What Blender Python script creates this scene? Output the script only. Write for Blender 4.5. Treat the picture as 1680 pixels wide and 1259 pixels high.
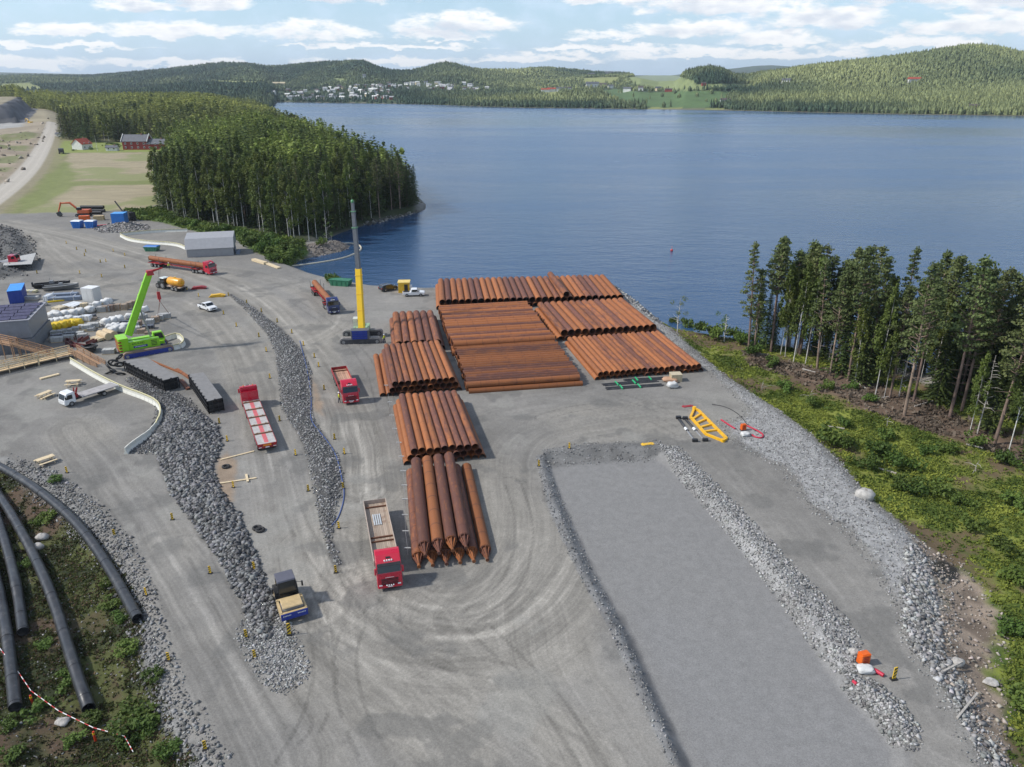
import bpy, math, random
import numpy as np
from mathutils import Vector, Matrix
R = math.radians
for o in list(bpy.data.objects): bpy.data.objects.remove(o)
SC = bpy.context.scene
COL = SC.collection
rng = np.random.default_rng(7)
random.seed(7)
# ------------------------------------------------------------------ camera
F = 1240.0; PITCH = R(21.86); CAMH = 48.0
CP, SP = math.cos(PITCH), math.sin(PITCH)
cam = bpy.data.cameras.new('camera'); co = bpy.data.objects.new('camera', cam); COL.objects.link(co)
co.location = (0, 0, CAMH); co.rotation_euler = (R(90) - PITCH, 0, 0)
cam.sensor_fit = 'HORIZONTAL'; cam.sensor_width = 36; cam.lens = 36 * F / 1680
cam.clip_start = 0.5; cam.clip_end = 40000
SC.camera = co
SC.view_settings.view_transform = 'Standard'; SC.view_settings.look = 'None'
SC.view_settings.exposure = 0.30; SC.view_settings.gamma = 1
SC.render.resolution_x = 1024; SC.render.resolution_y = 767
SC.render.engine = 'CYCLES'
SC.cycles.max_bounces = 6; SC.cycles.transparent_max_bounces = 12
# ------------------------------------------------------------------ sun and sky
SUN_EL, SUN_AZ = 43.0, 262.0        # azimuth clockwise from +Y
sl = bpy.data.lights.new('sun', 'SUN'); sl.energy = 3.4; sl.angle = R(3.0); sl.color = (1, .955, .89)
so = bpy.data.objects.new('sun', sl); COL.objects.link(so); so.location = (-200, 0, 300)
sd = Vector((math.sin(R(SUN_AZ)) * math.cos(R(SUN_EL)), math.cos(R(SUN_AZ)) * math.cos(R(SUN_EL)), math.sin(R(SUN_EL))))
so.rotation_euler = sd.to_track_quat('Z', 'Y').to_euler()

class NT:
    """tiny node-graph helper"""
    def __init__(s, tree): s.t = tree; s.n = tree.nodes; s.l = tree.links
    def node(s, typ, **kw):
        n = s.n.new(typ)
        for k, v in kw.items(): setattr(n, k, v)
        return n
    def put(s, sock, v):
        if hasattr(v, 'links') or isinstance(v, bpy.types.NodeSocket): s.l.new(v, sock)
        else:
            if isinstance(v, (tuple, list)) and len(v) == 3 and len(sock.default_value) == 4: v = (*v, 1)
            sock.default_value = v
    def m(s, op, a, b=0.0, c=None, clamp=False):
        n = s.node('ShaderNodeMath', operation=op, use_clamp=clamp)
        s.put(n.inputs[0], a); s.put(n.inputs[1], b)
        if c is not None: s.put(n.inputs[2], c)
        return n.outputs[0]
    def ss(s, v, a, b):      # smoothstep
        n = s.node('ShaderNodeMapRange', interpolation_type='SMOOTHSTEP')
        s.put(n.inputs[0], v); s.put(n.inputs[1], a); s.put(n.inputs[2], b); return n.outputs[0]
    def mix(s, f, a, b, mode='MIX'):
        n = s.node('ShaderNodeMix', data_type='RGBA', blend_type=mode)
        s.put(n.inputs[0], f); s.put(n.inputs[6], a); s.put(n.inputs[7], b); return n.outputs[2]
    def noise(s, vec, scale, detail=4, rough=.55, dist=0.0):
        n = s.node('ShaderNodeTexNoise'); 
        if vec is not None: s.l.new(vec, n.inputs['Vector'])
        s.put(n.inputs['Scale'], scale); n.inputs['Detail'].default_value = detail
        n.inputs['Roughness'].default_value = rough; n.inputs['Distortion'].default_value = dist
        return n.outputs[0]
    def comb(s, x, y, z):
        n = s.node('ShaderNodeCombineXYZ'); s.put(n.inputs[0], x); s.put(n.inputs[1], y); s.put(n.inputs[2], z); return n.outputs[0]

W = bpy.data.worlds.new('World'); SC.world = W; W.use_nodes = True
g = NT(W.node_tree); g.n.clear()
out = g.node('ShaderNodeOutputWorld'); bg = g.node('ShaderNodeBackground'); g.l.new(bg.outputs[0], out.inputs[0])
sky = g.node('ShaderNodeTexSky', sky_type='NISHITA'); sky.sun_disc = False
sky.sun_elevation = R(SUN_EL); sky.sun_rotation = R(SUN_AZ); sky.altitude = 100; sky.air_density = 1.0; sky.dust_density = 0.4; sky.ozone_density = 2.0
tc = g.node('ShaderNodeTexCoord'); sx = g.node('ShaderNodeSeparateXYZ'); g.l.new(tc.outputs['Generated'], sx.inputs[0])
X, Y, Z = sx.outputs
ya = g.m('MAXIMUM', g.m('ABSOLUTE', Y), 0.02)
hz = g.m('SQRT', g.m('ADD', g.m('MULTIPLY', X, X), g.m('MULTIPLY', Y, Y)))
az = g.m('MULTIPLY', g.m('ARCTAN2', X, Y), 57.2958)                      # degrees from north, east positive
el = g.m('MULTIPLY', g.m('ARCTAN2', Z, hz), 57.2958)
warp = g.noise(g.comb(g.m('MULTIPLY', az, .55), g.m('MULTIPLY', el, 1.5), 2.2), 1.0, 5, .6)
warp2 = g.noise(g.comb(g.m('MULTIPLY', az, .6), g.m('MULTIPLY', el, 1.7), 7.7), 1.0, 3, .5)
def cloud_density(elv, full=True):
    d = None
    # (azimuth, base elevation, half width, height) of the separate fair-weather clouds
    for (a, e, w, h) in [(-4.2, 3.35, 5.2, 1.15), (-4.4, 2.75, 3.4, .5), (-22, 2.85, 5.5, .85), (-13.5, 2.8, 4.2, 1.0), (-28, 2.7, 3.6, .6),
                         (-33.5, 4.0, 1.2, .9), (-24, 4.2, 2.6, .9), (-20, 4.6, 3, 1.1), (-11, 5.3, 5, 1.3), (5.2, 5.1, 2.2, 1.0), (9.0, 5.2, 2.4, .9), (-6.7, 5.6, 4, 1.2),
                         (13.5, 4.6, 6, 1.5), (12.2, 3.0, 5.2, .95), (20, 3.6, 5.5, 1.3), (24, 5.0, 6, 1.8), (31, 4.6, 6, 2.0), (17.5, 2.4, 3.6, .8), (29, 2.9, 5.5, 1.1), (6.5, 2.7, 3.6, .6),
                         (-31, .85, 5, .55), (-22, .95, 6, .4), (-9, 1.1, 6, .4), (2, 1.3, 7, .5), (12, 1.55, 6, .5), (-29, 1.9, 6, .25), (-8, 2.1, 8, .3), (7, 2.0, 7, .35), (18, 1.5, 6, .5), (26, 2.0, 5, .6)]:
        dx = g.m('DIVIDE', g.m('SUBTRACT', az, a), w)
        up = g.m('SUBTRACT', elv, e)
        dy = g.m('ADD', g.m('MAXIMUM', g.m('DIVIDE', up, h), 0.0), g.m('MAXIMUM', g.m('DIVIDE', up, -h * .42), 0.0))
        v = g.m('SUBTRACT', 1.0, g.m('ADD', g.m('MULTIPLY', dx, dx), g.m('MULTIPLY', dy, dy)))
        d = v if d is None else g.m('MAXIMUM', d, v)
    return g.m('MAXIMUM', d, -1.2)
n1 = g.noise(g.comb(g.m('MULTIPLY', az, .42), g.m('MULTIPLY', el, 1.25), 3.1), 1.0, 7, .62)
n2 = g.noise(g.comb(g.m('MULTIPLY', az, .3), g.m('MULTIPLY', el, .5), 9.1), 1.0, 5, .6)
wel = g.m('ADD', el, g.m('MULTIPLY', g.m('SUBTRACT', warp, .5), 1.5))
d0 = g.m('ADD', cloud_density(wel), g.m('MULTIPLY', g.m('SUBTRACT', n1, .52), 3.2))
d1 = g.m('ADD', cloud_density(g.m('ADD', wel, .42)), g.m('MULTIPLY', g.m('SUBTRACT', warp2, .52), 2.4))
cov = g.ss(d0, -.12, .75)
shade = g.m('MULTIPLY', g.ss(d1, .0, 1.4), g.ss(el, 1.2, 3.4))           # a thick mass of cloud above this point: we see its grey base
# thin veil of high cloud between the heaps
veil = g.m('MULTIPLY', g.ss(n2, .42, .75), .55)
skyc = g.mix(1.0, sky.outputs[0], (1.02, 1.05, 1.08), 'MULTIPLY')
low = g.mix(g.m('MULTIPLY', g.ss(el, 9.0, -1.0), .72), skyc, (3.3, 5.0, 7.4))
hi_t = g.mix(veil, low, (5.4, 6.6, 8.0))
ccol = g.mix(g.m('MULTIPLY', shade, .78), (8.6, 8.5, 8.4), (4.6, 5.15, 6.1))
upmask = g.ss(el, 40.0, 8.0)
cf = g.m('MULTIPLY', cov, .93)
zz_ = g.m('ADD', g.m('MAXIMUM', Z, 0.0), .10)
nh = g.noise(g.comb(g.m('DIVIDE', X, zz_), g.m('DIVIDE', Y, zz_), 4.4), 1.15, 6, .58)
hc = g.m('MULTIPLY', g.m('MULTIPLY', g.ss(nh, .47, .62), g.ss(el, 5.5, 9.5)), .85)          # the same cumulus field continuing overhead
final = g.mix(hc, g.mix(cf, hi_t, ccol), (6.0, 6.1, 6.4))
g.l.new(final, bg.inputs[0]); bg.inputs[1].default_value = 0.115

# ------------------------------------------------------------------ helpers
def at(px, py, z=0.0):
    """ground position seen at a pixel of the 1680 px photograph, at height z"""
    u = (px - 840) / F; v = (629.5 - py) / F
    t = (CAMH - z) / (SP - v * CP)
    return Vector((u * t, t * (CP + v * SP), z))
def pts(lst, z=0.0): return [tuple(at(x, y, z)[:2]) for x, y in lst]
def zat(py, Y):
    v = (629.5 - py) / F
    return CAMH + Y * (-SP + v * CP) / (CP + v * SP)
def tag(o, label=None, cat=None, group=None, kind=None):
    if label: o['label'] = label
    if cat: o['category'] = cat
    if group: o['group'] = group
    if kind: o['kind'] = kind
    return o
def link(o, parent=None):
    COL.objects.link(o)
    if parent: o.parent = parent
    return o
def thing(name, label, cat, loc=(0, 0, 0), rz=0.0, group=None):
    o = bpy.data.objects.new(name, None); o.empty_display_size = .5
    o.location = loc; o.rotation_euler = (0, 0, rz); link(o)
    return tag(o, label, cat, group)
KIDS = {}
def copy_tree(o, parent=None, label=None, loc=None, rz=None, scale=None):
    c = o.copy(); COL.objects.link(c)
    if parent: c.parent = parent
    if label: c['label'] = label
    if loc is not None: c.location = loc
    if rz is not None: c.rotation_euler = (0, 0, rz)
    if scale is not None: c.scale = scale
    for ch in list(o.children): copy_tree(ch, c)
    return c
def np_mesh(name, V, Fc, mats=(), smooth=False, mi=None, col=None):
    V = np.asarray(V, np.float32).reshape(-1, 3); Fc = np.asarray(Fc, np.int32)
    me = bpy.data.meshes.new(name); k = Fc.shape[1]; nf = len(Fc)
    me.vertices.add(len(V)); me.vertices.foreach_set('co', V.ravel())
    me.loops.add(nf * k); me.loops.foreach_set('vertex_index', Fc.ravel())
    me.polygons.add(nf); me.polygons.foreach_set('loop_start', np.arange(0, nf * k, k, dtype=np.int32))
    if smooth: me.polygons.foreach_set('use_smooth', np.ones(nf, bool))
    for m in mats: me.materials.append(m)
    if mi is not None: me.polygons.foreach_set('material_index', np.asarray(mi, np.int32))
    if col is not None:
        a = me.color_attributes.new('Col', 'FLOAT_COLOR', 'POINT')
        c4 = np.ones((len(V), 4), np.float32); c4[:, :3] = col; a.data.foreach_set('color', c4.ravel())
    me.update(calc_edges=True); return me
class MB:
    def __init__(s): s.v = []; s.f = []; s.sm = []; s.mi = []; s.cur = 0; s.M = Matrix()
    def add(s, vs, fs, smooth=False):
        b = len(s.v); s.v += [tuple(s.M @ Vector(p)) for p in vs]
        s.f += [tuple(b + i for i in f) for f in fs]; s.sm += [smooth] * len(fs); s.mi += [s.cur] * len(fs); return s
    def box(s, x0, x1, y0, y1, z0, z1, tx=0, ty=0, b=0.0):
        # tx, ty: inset of the top; b: chamfer on the vertical edges
        if b > 0:
            o = [(x0 + b, y0), (x1 - b, y0), (x1, y0 + b), (x1, y1 - b), (x1 - b, y1), (x0 + b, y1), (x0, y1 - b), (x0, y0 + b)]
            return s.prism([(x, y) for x, y in o], z0, z1)
        return s.add([(x0, y0, z0), (x1, y0, z0), (x1, y1, z0), (x0, y1, z0), (x0 + tx, y0 + ty, z1), (x1 - tx, y0 + ty, z1), (x1 - tx, y1 - ty, z1), (x0 + tx, y1 - ty, z1)],
                     [(0, 3, 2, 1), (4, 5, 6, 7), (0, 1, 5, 4), (1, 2, 6, 5), (2, 3, 7, 6), (3, 0, 4, 7)])
    def prism(s, poly, a0, a1, axis='z'):
        n = len(poly)
        def p3(u, w, a): return {'z': (u, w, a), 'y': (u, a, w), 'x': (a, u, w)}[axis]
        vs = [p3(u, w, a0) for u, w in poly] + [p3(u, w, a1) for u, w in poly]
        return s.add(vs, [tuple(reversed(range(n))), tuple(range(n, 2 * n))] + [(i, (i + 1) % n, n + (i + 1) % n, n + i) for i in range(n)])
    def cyl(s, p0, p1, r0, r1=None, n=12, caps=True, smooth=True):
        r1 = r0 if r1 is None else r1
        p0, p1 = Vector(p0), Vector(p1); d = (p1 - p0).normalized()
        a = d.orthogonal().normalized(); b = d.cross(a)
        vs = []
        for p, r in ((p0, r0), (p1, r1)):
            for i in range(n):
                t = 2 * math.pi * i / n; vs.append(p + a * (r * math.cos(t)) + b * (r * math.sin(t)))
        s.add(vs, [(i, (i + 1) % n, n + (i + 1) % n, n + i) for i in range(n)], smooth)
        if caps: s.add(vs, [tuple(reversed(range(n))), tuple(range(n, 2 * n))])
        return s
    def tube(s, path, r, n=8, caps=True):
        P = [Vector(p) for p in path]; rr = r if isinstance(r, (list, tuple)) else [r] * len(P); vs = []
        for i, p in enumerate(P):
            d = (P[min(i + 1, len(P) - 1)] - P[max(i - 1, 0)]).normalized()
            a = d.cross(Vector((0, 0, 1)));
            if a.length < .05: a = d.cross(Vector((0, 1, 0)))
            a.normalize(); b = d.cross(a)
            for k in range(n):
                t = 2 * math.pi * k / n; vs.append(p + a * (rr[i] * math.cos(t)) + b * (rr[i] * math.sin(t)))
        fs = [(i * n + k, i * n + (k + 1) % n, (i + 1) * n + (k + 1) % n, (i + 1) * n + k) for i in range(len(P) - 1) for k in range(n)]
        s.add(vs, fs, True)
        if caps: s.add(vs, [tuple(range(n)), tuple(range((len(P) - 1) * n, len(P) * n))])
        return s
    def ball(s, c, r, seg=12, ring=8, sc=(1, 1, 1)):
        vs = []
        for j in range(ring + 1):
            ph = math.pi * j / ring
            for i in range(seg):
                t = 2 * math.pi * i / seg; vs.append((c[0] + r * sc[0] * math.sin(ph) * math.cos(t), c[1] + r * sc[1] * math.sin(ph) * math.sin(t), c[2] + r * sc[2] * math.cos(ph)))
        return s.add(vs, [(j * seg + i, (j + 1) * seg + i, (j + 1) * seg + (i + 1) % seg, j * seg + (i + 1) % seg) for j in range(ring) for i in range(seg)], True)
    def mesh(s, name, mats):
        me = bpy.data.meshes.new(name); me.from_pydata(s.v, [], s.f)
        for m in (mats if isinstance(mats, (list, tuple)) else [mats]): me.materials.append(m)
        me.polygons.foreach_set('use_smooth', s.sm); me.polygons.foreach_set('material_index', s.mi); me.update(); return me
    def build(s, name, mats, parent=None, loc=(0, 0, 0), rz=0.0, bevel=0.0):
        o = bpy.data.objects.new(name, s.mesh(name, mats)); link(o, parent); o.location = loc; o.rotation_euler = (0, 0, rz)
        if bevel:
            b = o.modifiers.new('bevel', 'BEVEL'); b.width = bevel; b.segments = 2; b.limit_method = 'ANGLE'
        return o
# ------------------------------------------------------------------ materials
MATS = {}
def mat(name, col, rough=.6, metal=0.0, var=.12, scale=1.5, bump=0.0, dirt=0.0, rand=0.0, spec=.5, coat=0.0):
    if name in MATS: return MATS[name]
    m = bpy.data.materials.new(name); m.use_nodes = True; t = NT(m.node_tree); bs = t.n['Principled BSDF']
    oc = t.node('ShaderNodeTexCoord').outputs['Object']
    nz = t.noise(oc, scale, 6, .6)
    a = tuple(c * (1 - var) for c in col); b = tuple(min(1, c * (1 + var)) for c in col)
    c = t.mix(t.ss(nz, .3, .7), a, b)
    if dirt: c = t.mix(t.m('MULTIPLY', t.ss(t.noise(oc, scale * .6 + .3, 7, .7), .48, .72), dirt), c, (.2, .185, .165))
    if rand:
        oi = t.node('ShaderNodeObjectInfo').outputs['Random']
        hs = t.node('ShaderNodeHueSaturation'); t.put(hs.inputs['Value'], t.m('ADD', 1 - rand, t.m('MULTIPLY', oi, 2 * rand)))
        t.put(hs.inputs['Hue'], t.m('ADD', .5 - rand * .05, t.m('MULTIPLY', oi, rand * .1)))
        t.l.new(c, hs.inputs['Color']); c = hs.outputs[0]
    t.l.new(c, bs.inputs['Base Color']); t.put(bs.inputs['Roughness'], t.m('ADD', rough - .08, t.m('MULTIPLY', nz, .16)))
    bs.inputs['Metallic'].default_value = metal; bs.inputs['Specular IOR Level'].default_value = spec
    if coat: bs.inputs['Coat Weight'].default_value = coat; bs.inputs['Coat Roughness'].default_value = .15
    if bump:
        bn = t.node('ShaderNodeBump'); bn.inputs['Strength'].default_value = bump; bn.inputs['Distance'].default_value = .05
        t.l.new(t.noise(oc, scale * 8, 4), bn.inputs['Height']); t.l.new(bn.outputs[0], bs.inputs['Normal'])
    MATS[name] = m; return m
def leafmat(name, c0, c1, rand=.25, transl=.25):
    m = bpy.data.materials.new(name); m.use_nodes = True; t = NT(m.node_tree); bs = t.n['Principled BSDF']
    oc = t.node('ShaderNodeTexCoord').outputs['Object']
    geo = t.node('ShaderNodeNewGeometry')
    nz = t.noise(oc, .8, 3); ri = geo.outputs['Random Per Island']
    c = t.mix(t.m('ADD', t.m('MULTIPLY', nz, .5), t.m('MULTIPLY', ri, .5)), c0, c1)
    oi = t.node('ShaderNodeObjectInfo').outputs['Random']
    hs = t.node('ShaderNodeHueSaturation'); t.put(hs.inputs['Value'], t.m('ADD', 1 - rand, t.m('MULTIPLY', oi, 2 * rand)))
    t.put(hs.inputs['Hue'], t.m('ADD', .485, t.m('MULTIPLY', t.m('FRACT', t.m('MULTIPLY', oi, 7.3)), .03)))
    t.l.new(c, hs.inputs['Color']); t.l.new(hs.outputs[0], bs.inputs['Base Color'])
    bs.inputs['Roughness'].default_value = .65; bs.inputs['Specular IOR Level'].default_value = .25
    if transl:
        tr = t.node('ShaderNodeBsdfTranslucent'); t.l.new(hs.outputs[0], tr.inputs[0]); mx = t.node('ShaderNodeMixShader'); mx.inputs[0].default_value = transl
        t.l.new(bs.outputs[0], mx.inputs[1]); t.l.new(tr.outputs[0], mx.inputs[2]); t.l.new(mx.outputs[0], t.n['Material Output'].inputs[0])
    MATS[name] = m; return m
# ------------------------------------------------------------------ numpy noise and polygons
def vnoise(x, y, seed=0):
    xi = np.floor(x).astype(np.int64); yi = np.floor(y).astype(np.int64); fx = x - xi; fy = y - yi
    fx = fx * fx * (3 - 2 * fx); fy = fy * fy * (3 - 2 * fy)
    def h(a, b):
        n = (a * 374761393 + b * 668265263 + seed * 974634777) & 0x7fffffff
        n = ((n ^ (n >> 13)) * 1274126177) & 0x7fffffff
        return ((n ^ (n >> 16)) & 0xffff) / 65535.0
    a = h(xi, yi); b = h(xi + 1, yi); c = h(xi, yi + 1); d = h(xi + 1, yi + 1)
    return a + (b - a) * fx + (c - a) * fy + (a - b - c + d) * fx * fy
def fbm(x, y, scale, octv=4, seed=0, gain=.5):
    s = np.zeros_like(x); a = 1.0; t = 0; f = 1.0 / scale
    for i in range(octv):
        s += a * vnoise(x * f + i * 17.3, y * f - i * 9.7, seed + i); t += a; a *= gain; f *= 2.03
    return s / t
def sdpoly(x, y, poly, margin=12.0):
    """signed distance to polygon, positive inside; only evaluated near it"""
    P = np.array(poly, float); out = np.full(x.shape, -margin * 2.0)
    s = (x > P[:, 0].min() - margin) & (x < P[:, 0].max() + margin) & (y > P[:, 1].min() - margin) & (y < P[:, 1].max() + margin)
    if not s.any(): return out
    xs, ys = x[s], y[s]; d = np.full(xs.shape, 1e18); ins = np.zeros(xs.shape, bool); n = len(P)
    for i in range(n):
        ax, ay = P[i]; bx, by = P[(i + 1) % n]; ex, ey = bx - ax, by - ay
        t = np.clip(((xs - ax) * ex + (ys - ay) * ey) / (ex * ex + ey * ey + 1e-12), 0, 1)
        d = np.minimum(d, (xs - ax - t * ex) ** 2 + (ys - ay - t * ey) ** 2)
        if ay != by:
            c = ((ay > ys) != (by > ys)) & (xs < (bx - ax) * (ys - ay) / (by - ay) + ax); ins ^= c
    d = np.sqrt(d); out[s] = np.where(ins, d, -d); return out
def sdline(x, y, line, margin=12.0):
    """distance to an open polyline and signed side offset"""
    P = np.array(line, float); out = np.full(x.shape, 1e3); side = np.zeros(x.shape)
    s = (x > P[:, 0].min() - margin) & (x < P[:, 0].max() + margin) & (y > P[:, 1].min() - margin) & (y < P[:, 1].max() + margin)
    if not s.any(): return out
    xs, ys = x[s], y[s]; d = np.full(xs.shape, 1e18); sg = np.ones(xs.shape)
    for i in range(len(P) - 1):
        ax, ay = P[i]; bx, by = P[i + 1]; ex, ey = bx - ax, by - ay
        t = np.clip(((xs - ax) * ex + (ys - ay) * ey) / (ex * ex + ey * ey + 1e-12), 0, 1)
        q = (xs - ax - t * ex) ** 2 + (ys - ay - t * ey) ** 2; w = q < d
        d = np.where(w, q, d); sg = np.where(w, np.sign(ex * (ys - ay) - ey * (xs - ax)), sg)
    out[s] = np.sqrt(d) * sg; return out
def sst(v, a, b):
    t = np.clip((v - a) / (b - a), 0, 1); return t * t * (3 - 2 * t)
def smooth_poly(lst, it=2, closed=True):
    P = [tuple(p) for p in lst]
    for _ in range(it):
        Q = []; n = len(P)
        rngi = range(n) if closed else range(n - 1)
        if not closed: Q.append(P[0])
        for i in rngi:
            a, b = P[i], P[(i + 1) % n]
            Q += [(a[0] * .75 + b[0] * .25, a[1] * .75 + b[1] * .25), (a[0] * .25 + b[0] * .75, a[1] * .25 + b[1] * .75)]
        if not closed: Q.append(P[-1])
        P = Q
    return P
ORD = ['first', 'second', 'third', 'fourth', 'fifth', 'sixth', 'seventh', 'eighth', 'ninth', 'tenth', 'eleventh', 'twelfth', 'thirteenth', 'fourteenth', 'fifteenth', 'sixteenth', 'seventeenth', 'eighteenth', 'nineteenth', 'twentieth'] + ['twenty-' + q for q in ('first', 'second', 'third', 'fourth', 'fifth', 'sixth', 'seventh', 'eighth', 'ninth')] + ['thirtieth']
def ordn(i, n, a='left', b='right'):
    if i < (n + 1) // 2: return ORD[i] + ' from the ' + a
    return ORD[n - 1 - i] + ' from the ' + b
# ------------------------------------------------------------------ terrain
WZ = -1.6                                   # water level
def wpx(l, z=0): return pts(l, z)
HEAD_FRONT = wpx([(262, 342), (300, 366), (370, 378), (440, 392), (495, 402), (530, 392), (560, 378), (600, 366), (650, 354), (690, 345)], -.5)
BACK = [(-37, 330), (-52, 385), (-95, 500), (-170, 700), (-300, 1020), (-470, 1480)]
LAKE = wpx([(-200, 168), (480, 168)], WZ)[:0] + [(-640, 1900), (-470, 1480), (-300, 1020), (-170, 700), (-95, 500), (-52, 385), (-37, 330)] + \
    wpx([(697, 344), (688, 348), (650, 357), (600, 369), (560, 382), (535, 393), (522, 402), (560, 398), (575, 404), (560, 413), (520, 420), (490, 428), (480, 438), (515, 452), (560, 464), (620, 474), (700, 478), (760, 476), (860, 466), (960, 462), (1008, 468), (1040, 492), (1082, 526), (1105, 540),
         (1150, 548), (1200, 556), (1260, 566), (1340, 578), (1420, 592), (1500, 610), (1600, 640), (1700, 680)], WZ) + [(150, 90), (260, 60), (900, 50), (6000, 400), (6000, 9000), (-640, 9000)]
FOREST = wpx([(102, 226), (160, 230), (210, 233), (292, 238), (284, 262), (264, 300), (258, 342)]) + HEAD_FRONT[1:] + [(p[0] - 5, p[1]) for p in BACK] + [(-1000, 1480), (-.562 * 1100, 1100), (-.560 * 800, 800)]
FIELD = wpx([(112, 252), (286, 251), (268, 290), (262, 336), (232, 343), (150, 350), (40, 352), (82, 312), (104, 290)])
FIELDGREEN = wpx([(60, 300), (100, 268), (112, 262), (132, 297), (262, 298), (262, 304), (132, 308), (70, 340), (30, 352), (10, 352)])
FARM = wpx([(-500, 350), (0, 352), (40, 351), (110, 346), (150, 349), (200, 350), (232, 345), (262, 342), (290, 262), (296, 236), (102, 224)]) + [(-.55 * 1250, 1250), (-1500, 1250)]
YARD = wpx([(104, 232), (290, 238), (288, 250), (112, 252), (100, 262), (98, 244)])
SHORE_GREEN = wpx([(205, 345), (262, 342), (300, 360), (370, 372), (430, 384), (500, 398), (505, 412), (478, 432), (462, 436), (420, 416), (392, 396), (330, 384), (262, 366), (225, 362)])
BL = wpx([(-60, 745), (20, 768), (110, 838), (185, 905), (232, 990), (240, 1080), (285, 1180), (330, 1259), (360, 1330), (-200, 1330)])
BLSH = wpx([(-60, 730), (20, 752), (70, 775), (150, 840), (215, 930), (248, 1010), (262, 1090), (305, 1180), (352, 1259), (380, 1330), (-200, 1330)])
BERM1 = wpx([(258, 742), (250, 715), (280, 672), (318, 678), (352, 700), (362, 735), (346, 775), (362, 815), (390, 852), (412, 905), (432, 960), (448, 1010), (438, 1050), (418, 1030), (396, 985), (362, 920), (322, 865), (282, 808)])
BERM1C = wpx([(425, 990), (455, 1020), (476, 1070), (492, 1110), (470, 1130), (436, 1100), (408, 1045)])
BERM1B = wpx([(215, 625), (262, 640), (300, 660), (330, 690), (330, 700), (262, 745), (222, 742), (262, 700), (268, 668), (240, 645)])
BERM2 = wpx([(378, 486), (416, 509), (449, 534), (472, 556), (496, 582), (509, 614), (509, 662), (512, 688), (520, 704), (534, 728), (552, 752), (560, 785), (560, 805), (548, 845), (542, 890), (556, 930), (546, 915), (532, 880), (521, 822), (509, 768), (499, 727), (481, 700), (464, 669), (459, 614), (456, 586), (442, 553), (408, 515)])
BLUEG = wpx([(300, 870), (340, 910)])
PAD = wpx([(884, 752), (900, 744), (980, 738), (1085, 742), (1120, 768), (1180, 832), (1262, 925), (1340, 1030), (1400, 1118), (1445, 1165), (1495, 1225), (1500, 1330), (1150, 1330), (1108, 1259), (1055, 1140), (1010, 1040), (950, 930), (905, 820)])
PADFLOOR = wpx([(895, 768), (960, 758), (1095, 752), (1130, 790), (1200, 880), (1290, 980), (1370, 1085), (1420, 1140), (1480, 1225), (1490, 1330), (1168, 1330), (1125, 1259), (1075, 1140), (1030, 1040), (968, 930), (918, 820)], -1)
STRIP = wpx([(1085, 735), (1110, 738), (1150, 775), (1210, 838), (1290, 925), (1350, 985), (1400, 1040), (1412, 1080), (1395, 1112), (1370, 1095), (1320, 1030), (1250, 935), (1180, 850), (1120, 785)])
STRIP2 = wpx([(1395, 1120), (1430, 1130), (1470, 1160), (1496, 1200), (1495, 1228), (1470, 1210), (1440, 1165), (1405, 1140)])
PADLEFT = wpx([(880, 752), (892, 748), (915, 800), (960, 905), (1015, 1015), (1060, 1120), (1115, 1259), (1100, 1262), (1050, 1150), (1005, 1048), (945, 938), (898, 835)])
PADTOP = wpx([(890, 742), (960, 732), (1080, 728), (1092, 742), (1060, 752), (960, 756), (900, 764)])
SHOULDER = wpx([(1010, 476), (1040, 488), (1080, 524), (1140, 580), (1200, 628), (1280, 680), (1340, 722), (1390, 775), (1425, 820), (1500, 890), (1530, 935), (1545, 1000), (1540, 1060), (1580, 1130), (1620, 1200), (1665, 1275), (1640, 1290), (1590, 1200), (1545, 1120), (1505, 1060), (1480, 990), (1440, 925), (1400, 880), (1330, 830), (1295, 775), (1215, 730), (1190, 700), (1230, 690), (1235, 672), (1170, 612), (1120, 580), (1068, 532), (1030, 500)])
MEADOW = wpx([(1085, 528), (1140, 548), (1225, 560), (1360, 580), (1700, 700), (1900, 800), (1900, 1330), (1700, 1330), (1640, 1259), (1605, 1180), (1560, 1100), (1545, 1000), (1530, 935), (1500, 890), (1425, 822), (1385, 775), (1335, 722), (1278, 680), (1198, 628), (1140, 580)], -1)
FFLOOR = wpx([(1215, 575), (1280, 590), (1340, 605), (1420, 625), (1500, 650), (1600, 690), (1760, 760), (1760, 790), (1600, 735), (1500, 700), (1400, 668), (1300, 625), (1225, 598)], -1)
DIRT = wpx([(1495, 892), (1560, 915), (1605, 960), (1640, 1010), (1648, 1060), (1640, 1110), (1655, 1170), (1640, 1220), (1650, 1280), (1620, 1259), (1580, 1180), (1545, 1110), (1528, 1050), (1540, 1000), (1525, 935)], -1)
PUDDLE = wpx([(1522, 935), (1550, 925), (1575, 940), (1570, 962), (1545, 972), (1520, 962)], -1.5)
PUDDLE2 = wpx([(1190, 602), (1215, 600), (1232, 610), (1215, 618), (1196, 613)], -1.5)
RAILROCK = wpx([(0, 372), (28, 378), (55, 400), (62, 430), (40, 455), (-60, 470), (-200, 430), (-200, 372)])
GRAVELPILE = wpx([(152, 376), (180, 371), (215, 366), (238, 372), (246, 382), (205, 384), (170, 383)])
ROADL = wpx([(-140, 420), (-60, 362), (0, 322), (38, 290), (60, 262), (74, 236), (88, 212), (96, 196), (99, 185)])
QFLOOR = wpx([(-200, 235), (-40, 222), (40, 216), (62, 196), (90, 182), (98, 172), (60, 168), (40, 176), (20, 196), (-200, 214)])
QCLIFF = [((A_ - 840) * CP / F * y_, y_) for A_, y_ in ((-300, 820), (-60, 835), (10, 850), (24, 930), (34, 1040), (40, 1160), (38, 1500), (-300, 1500))]
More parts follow.
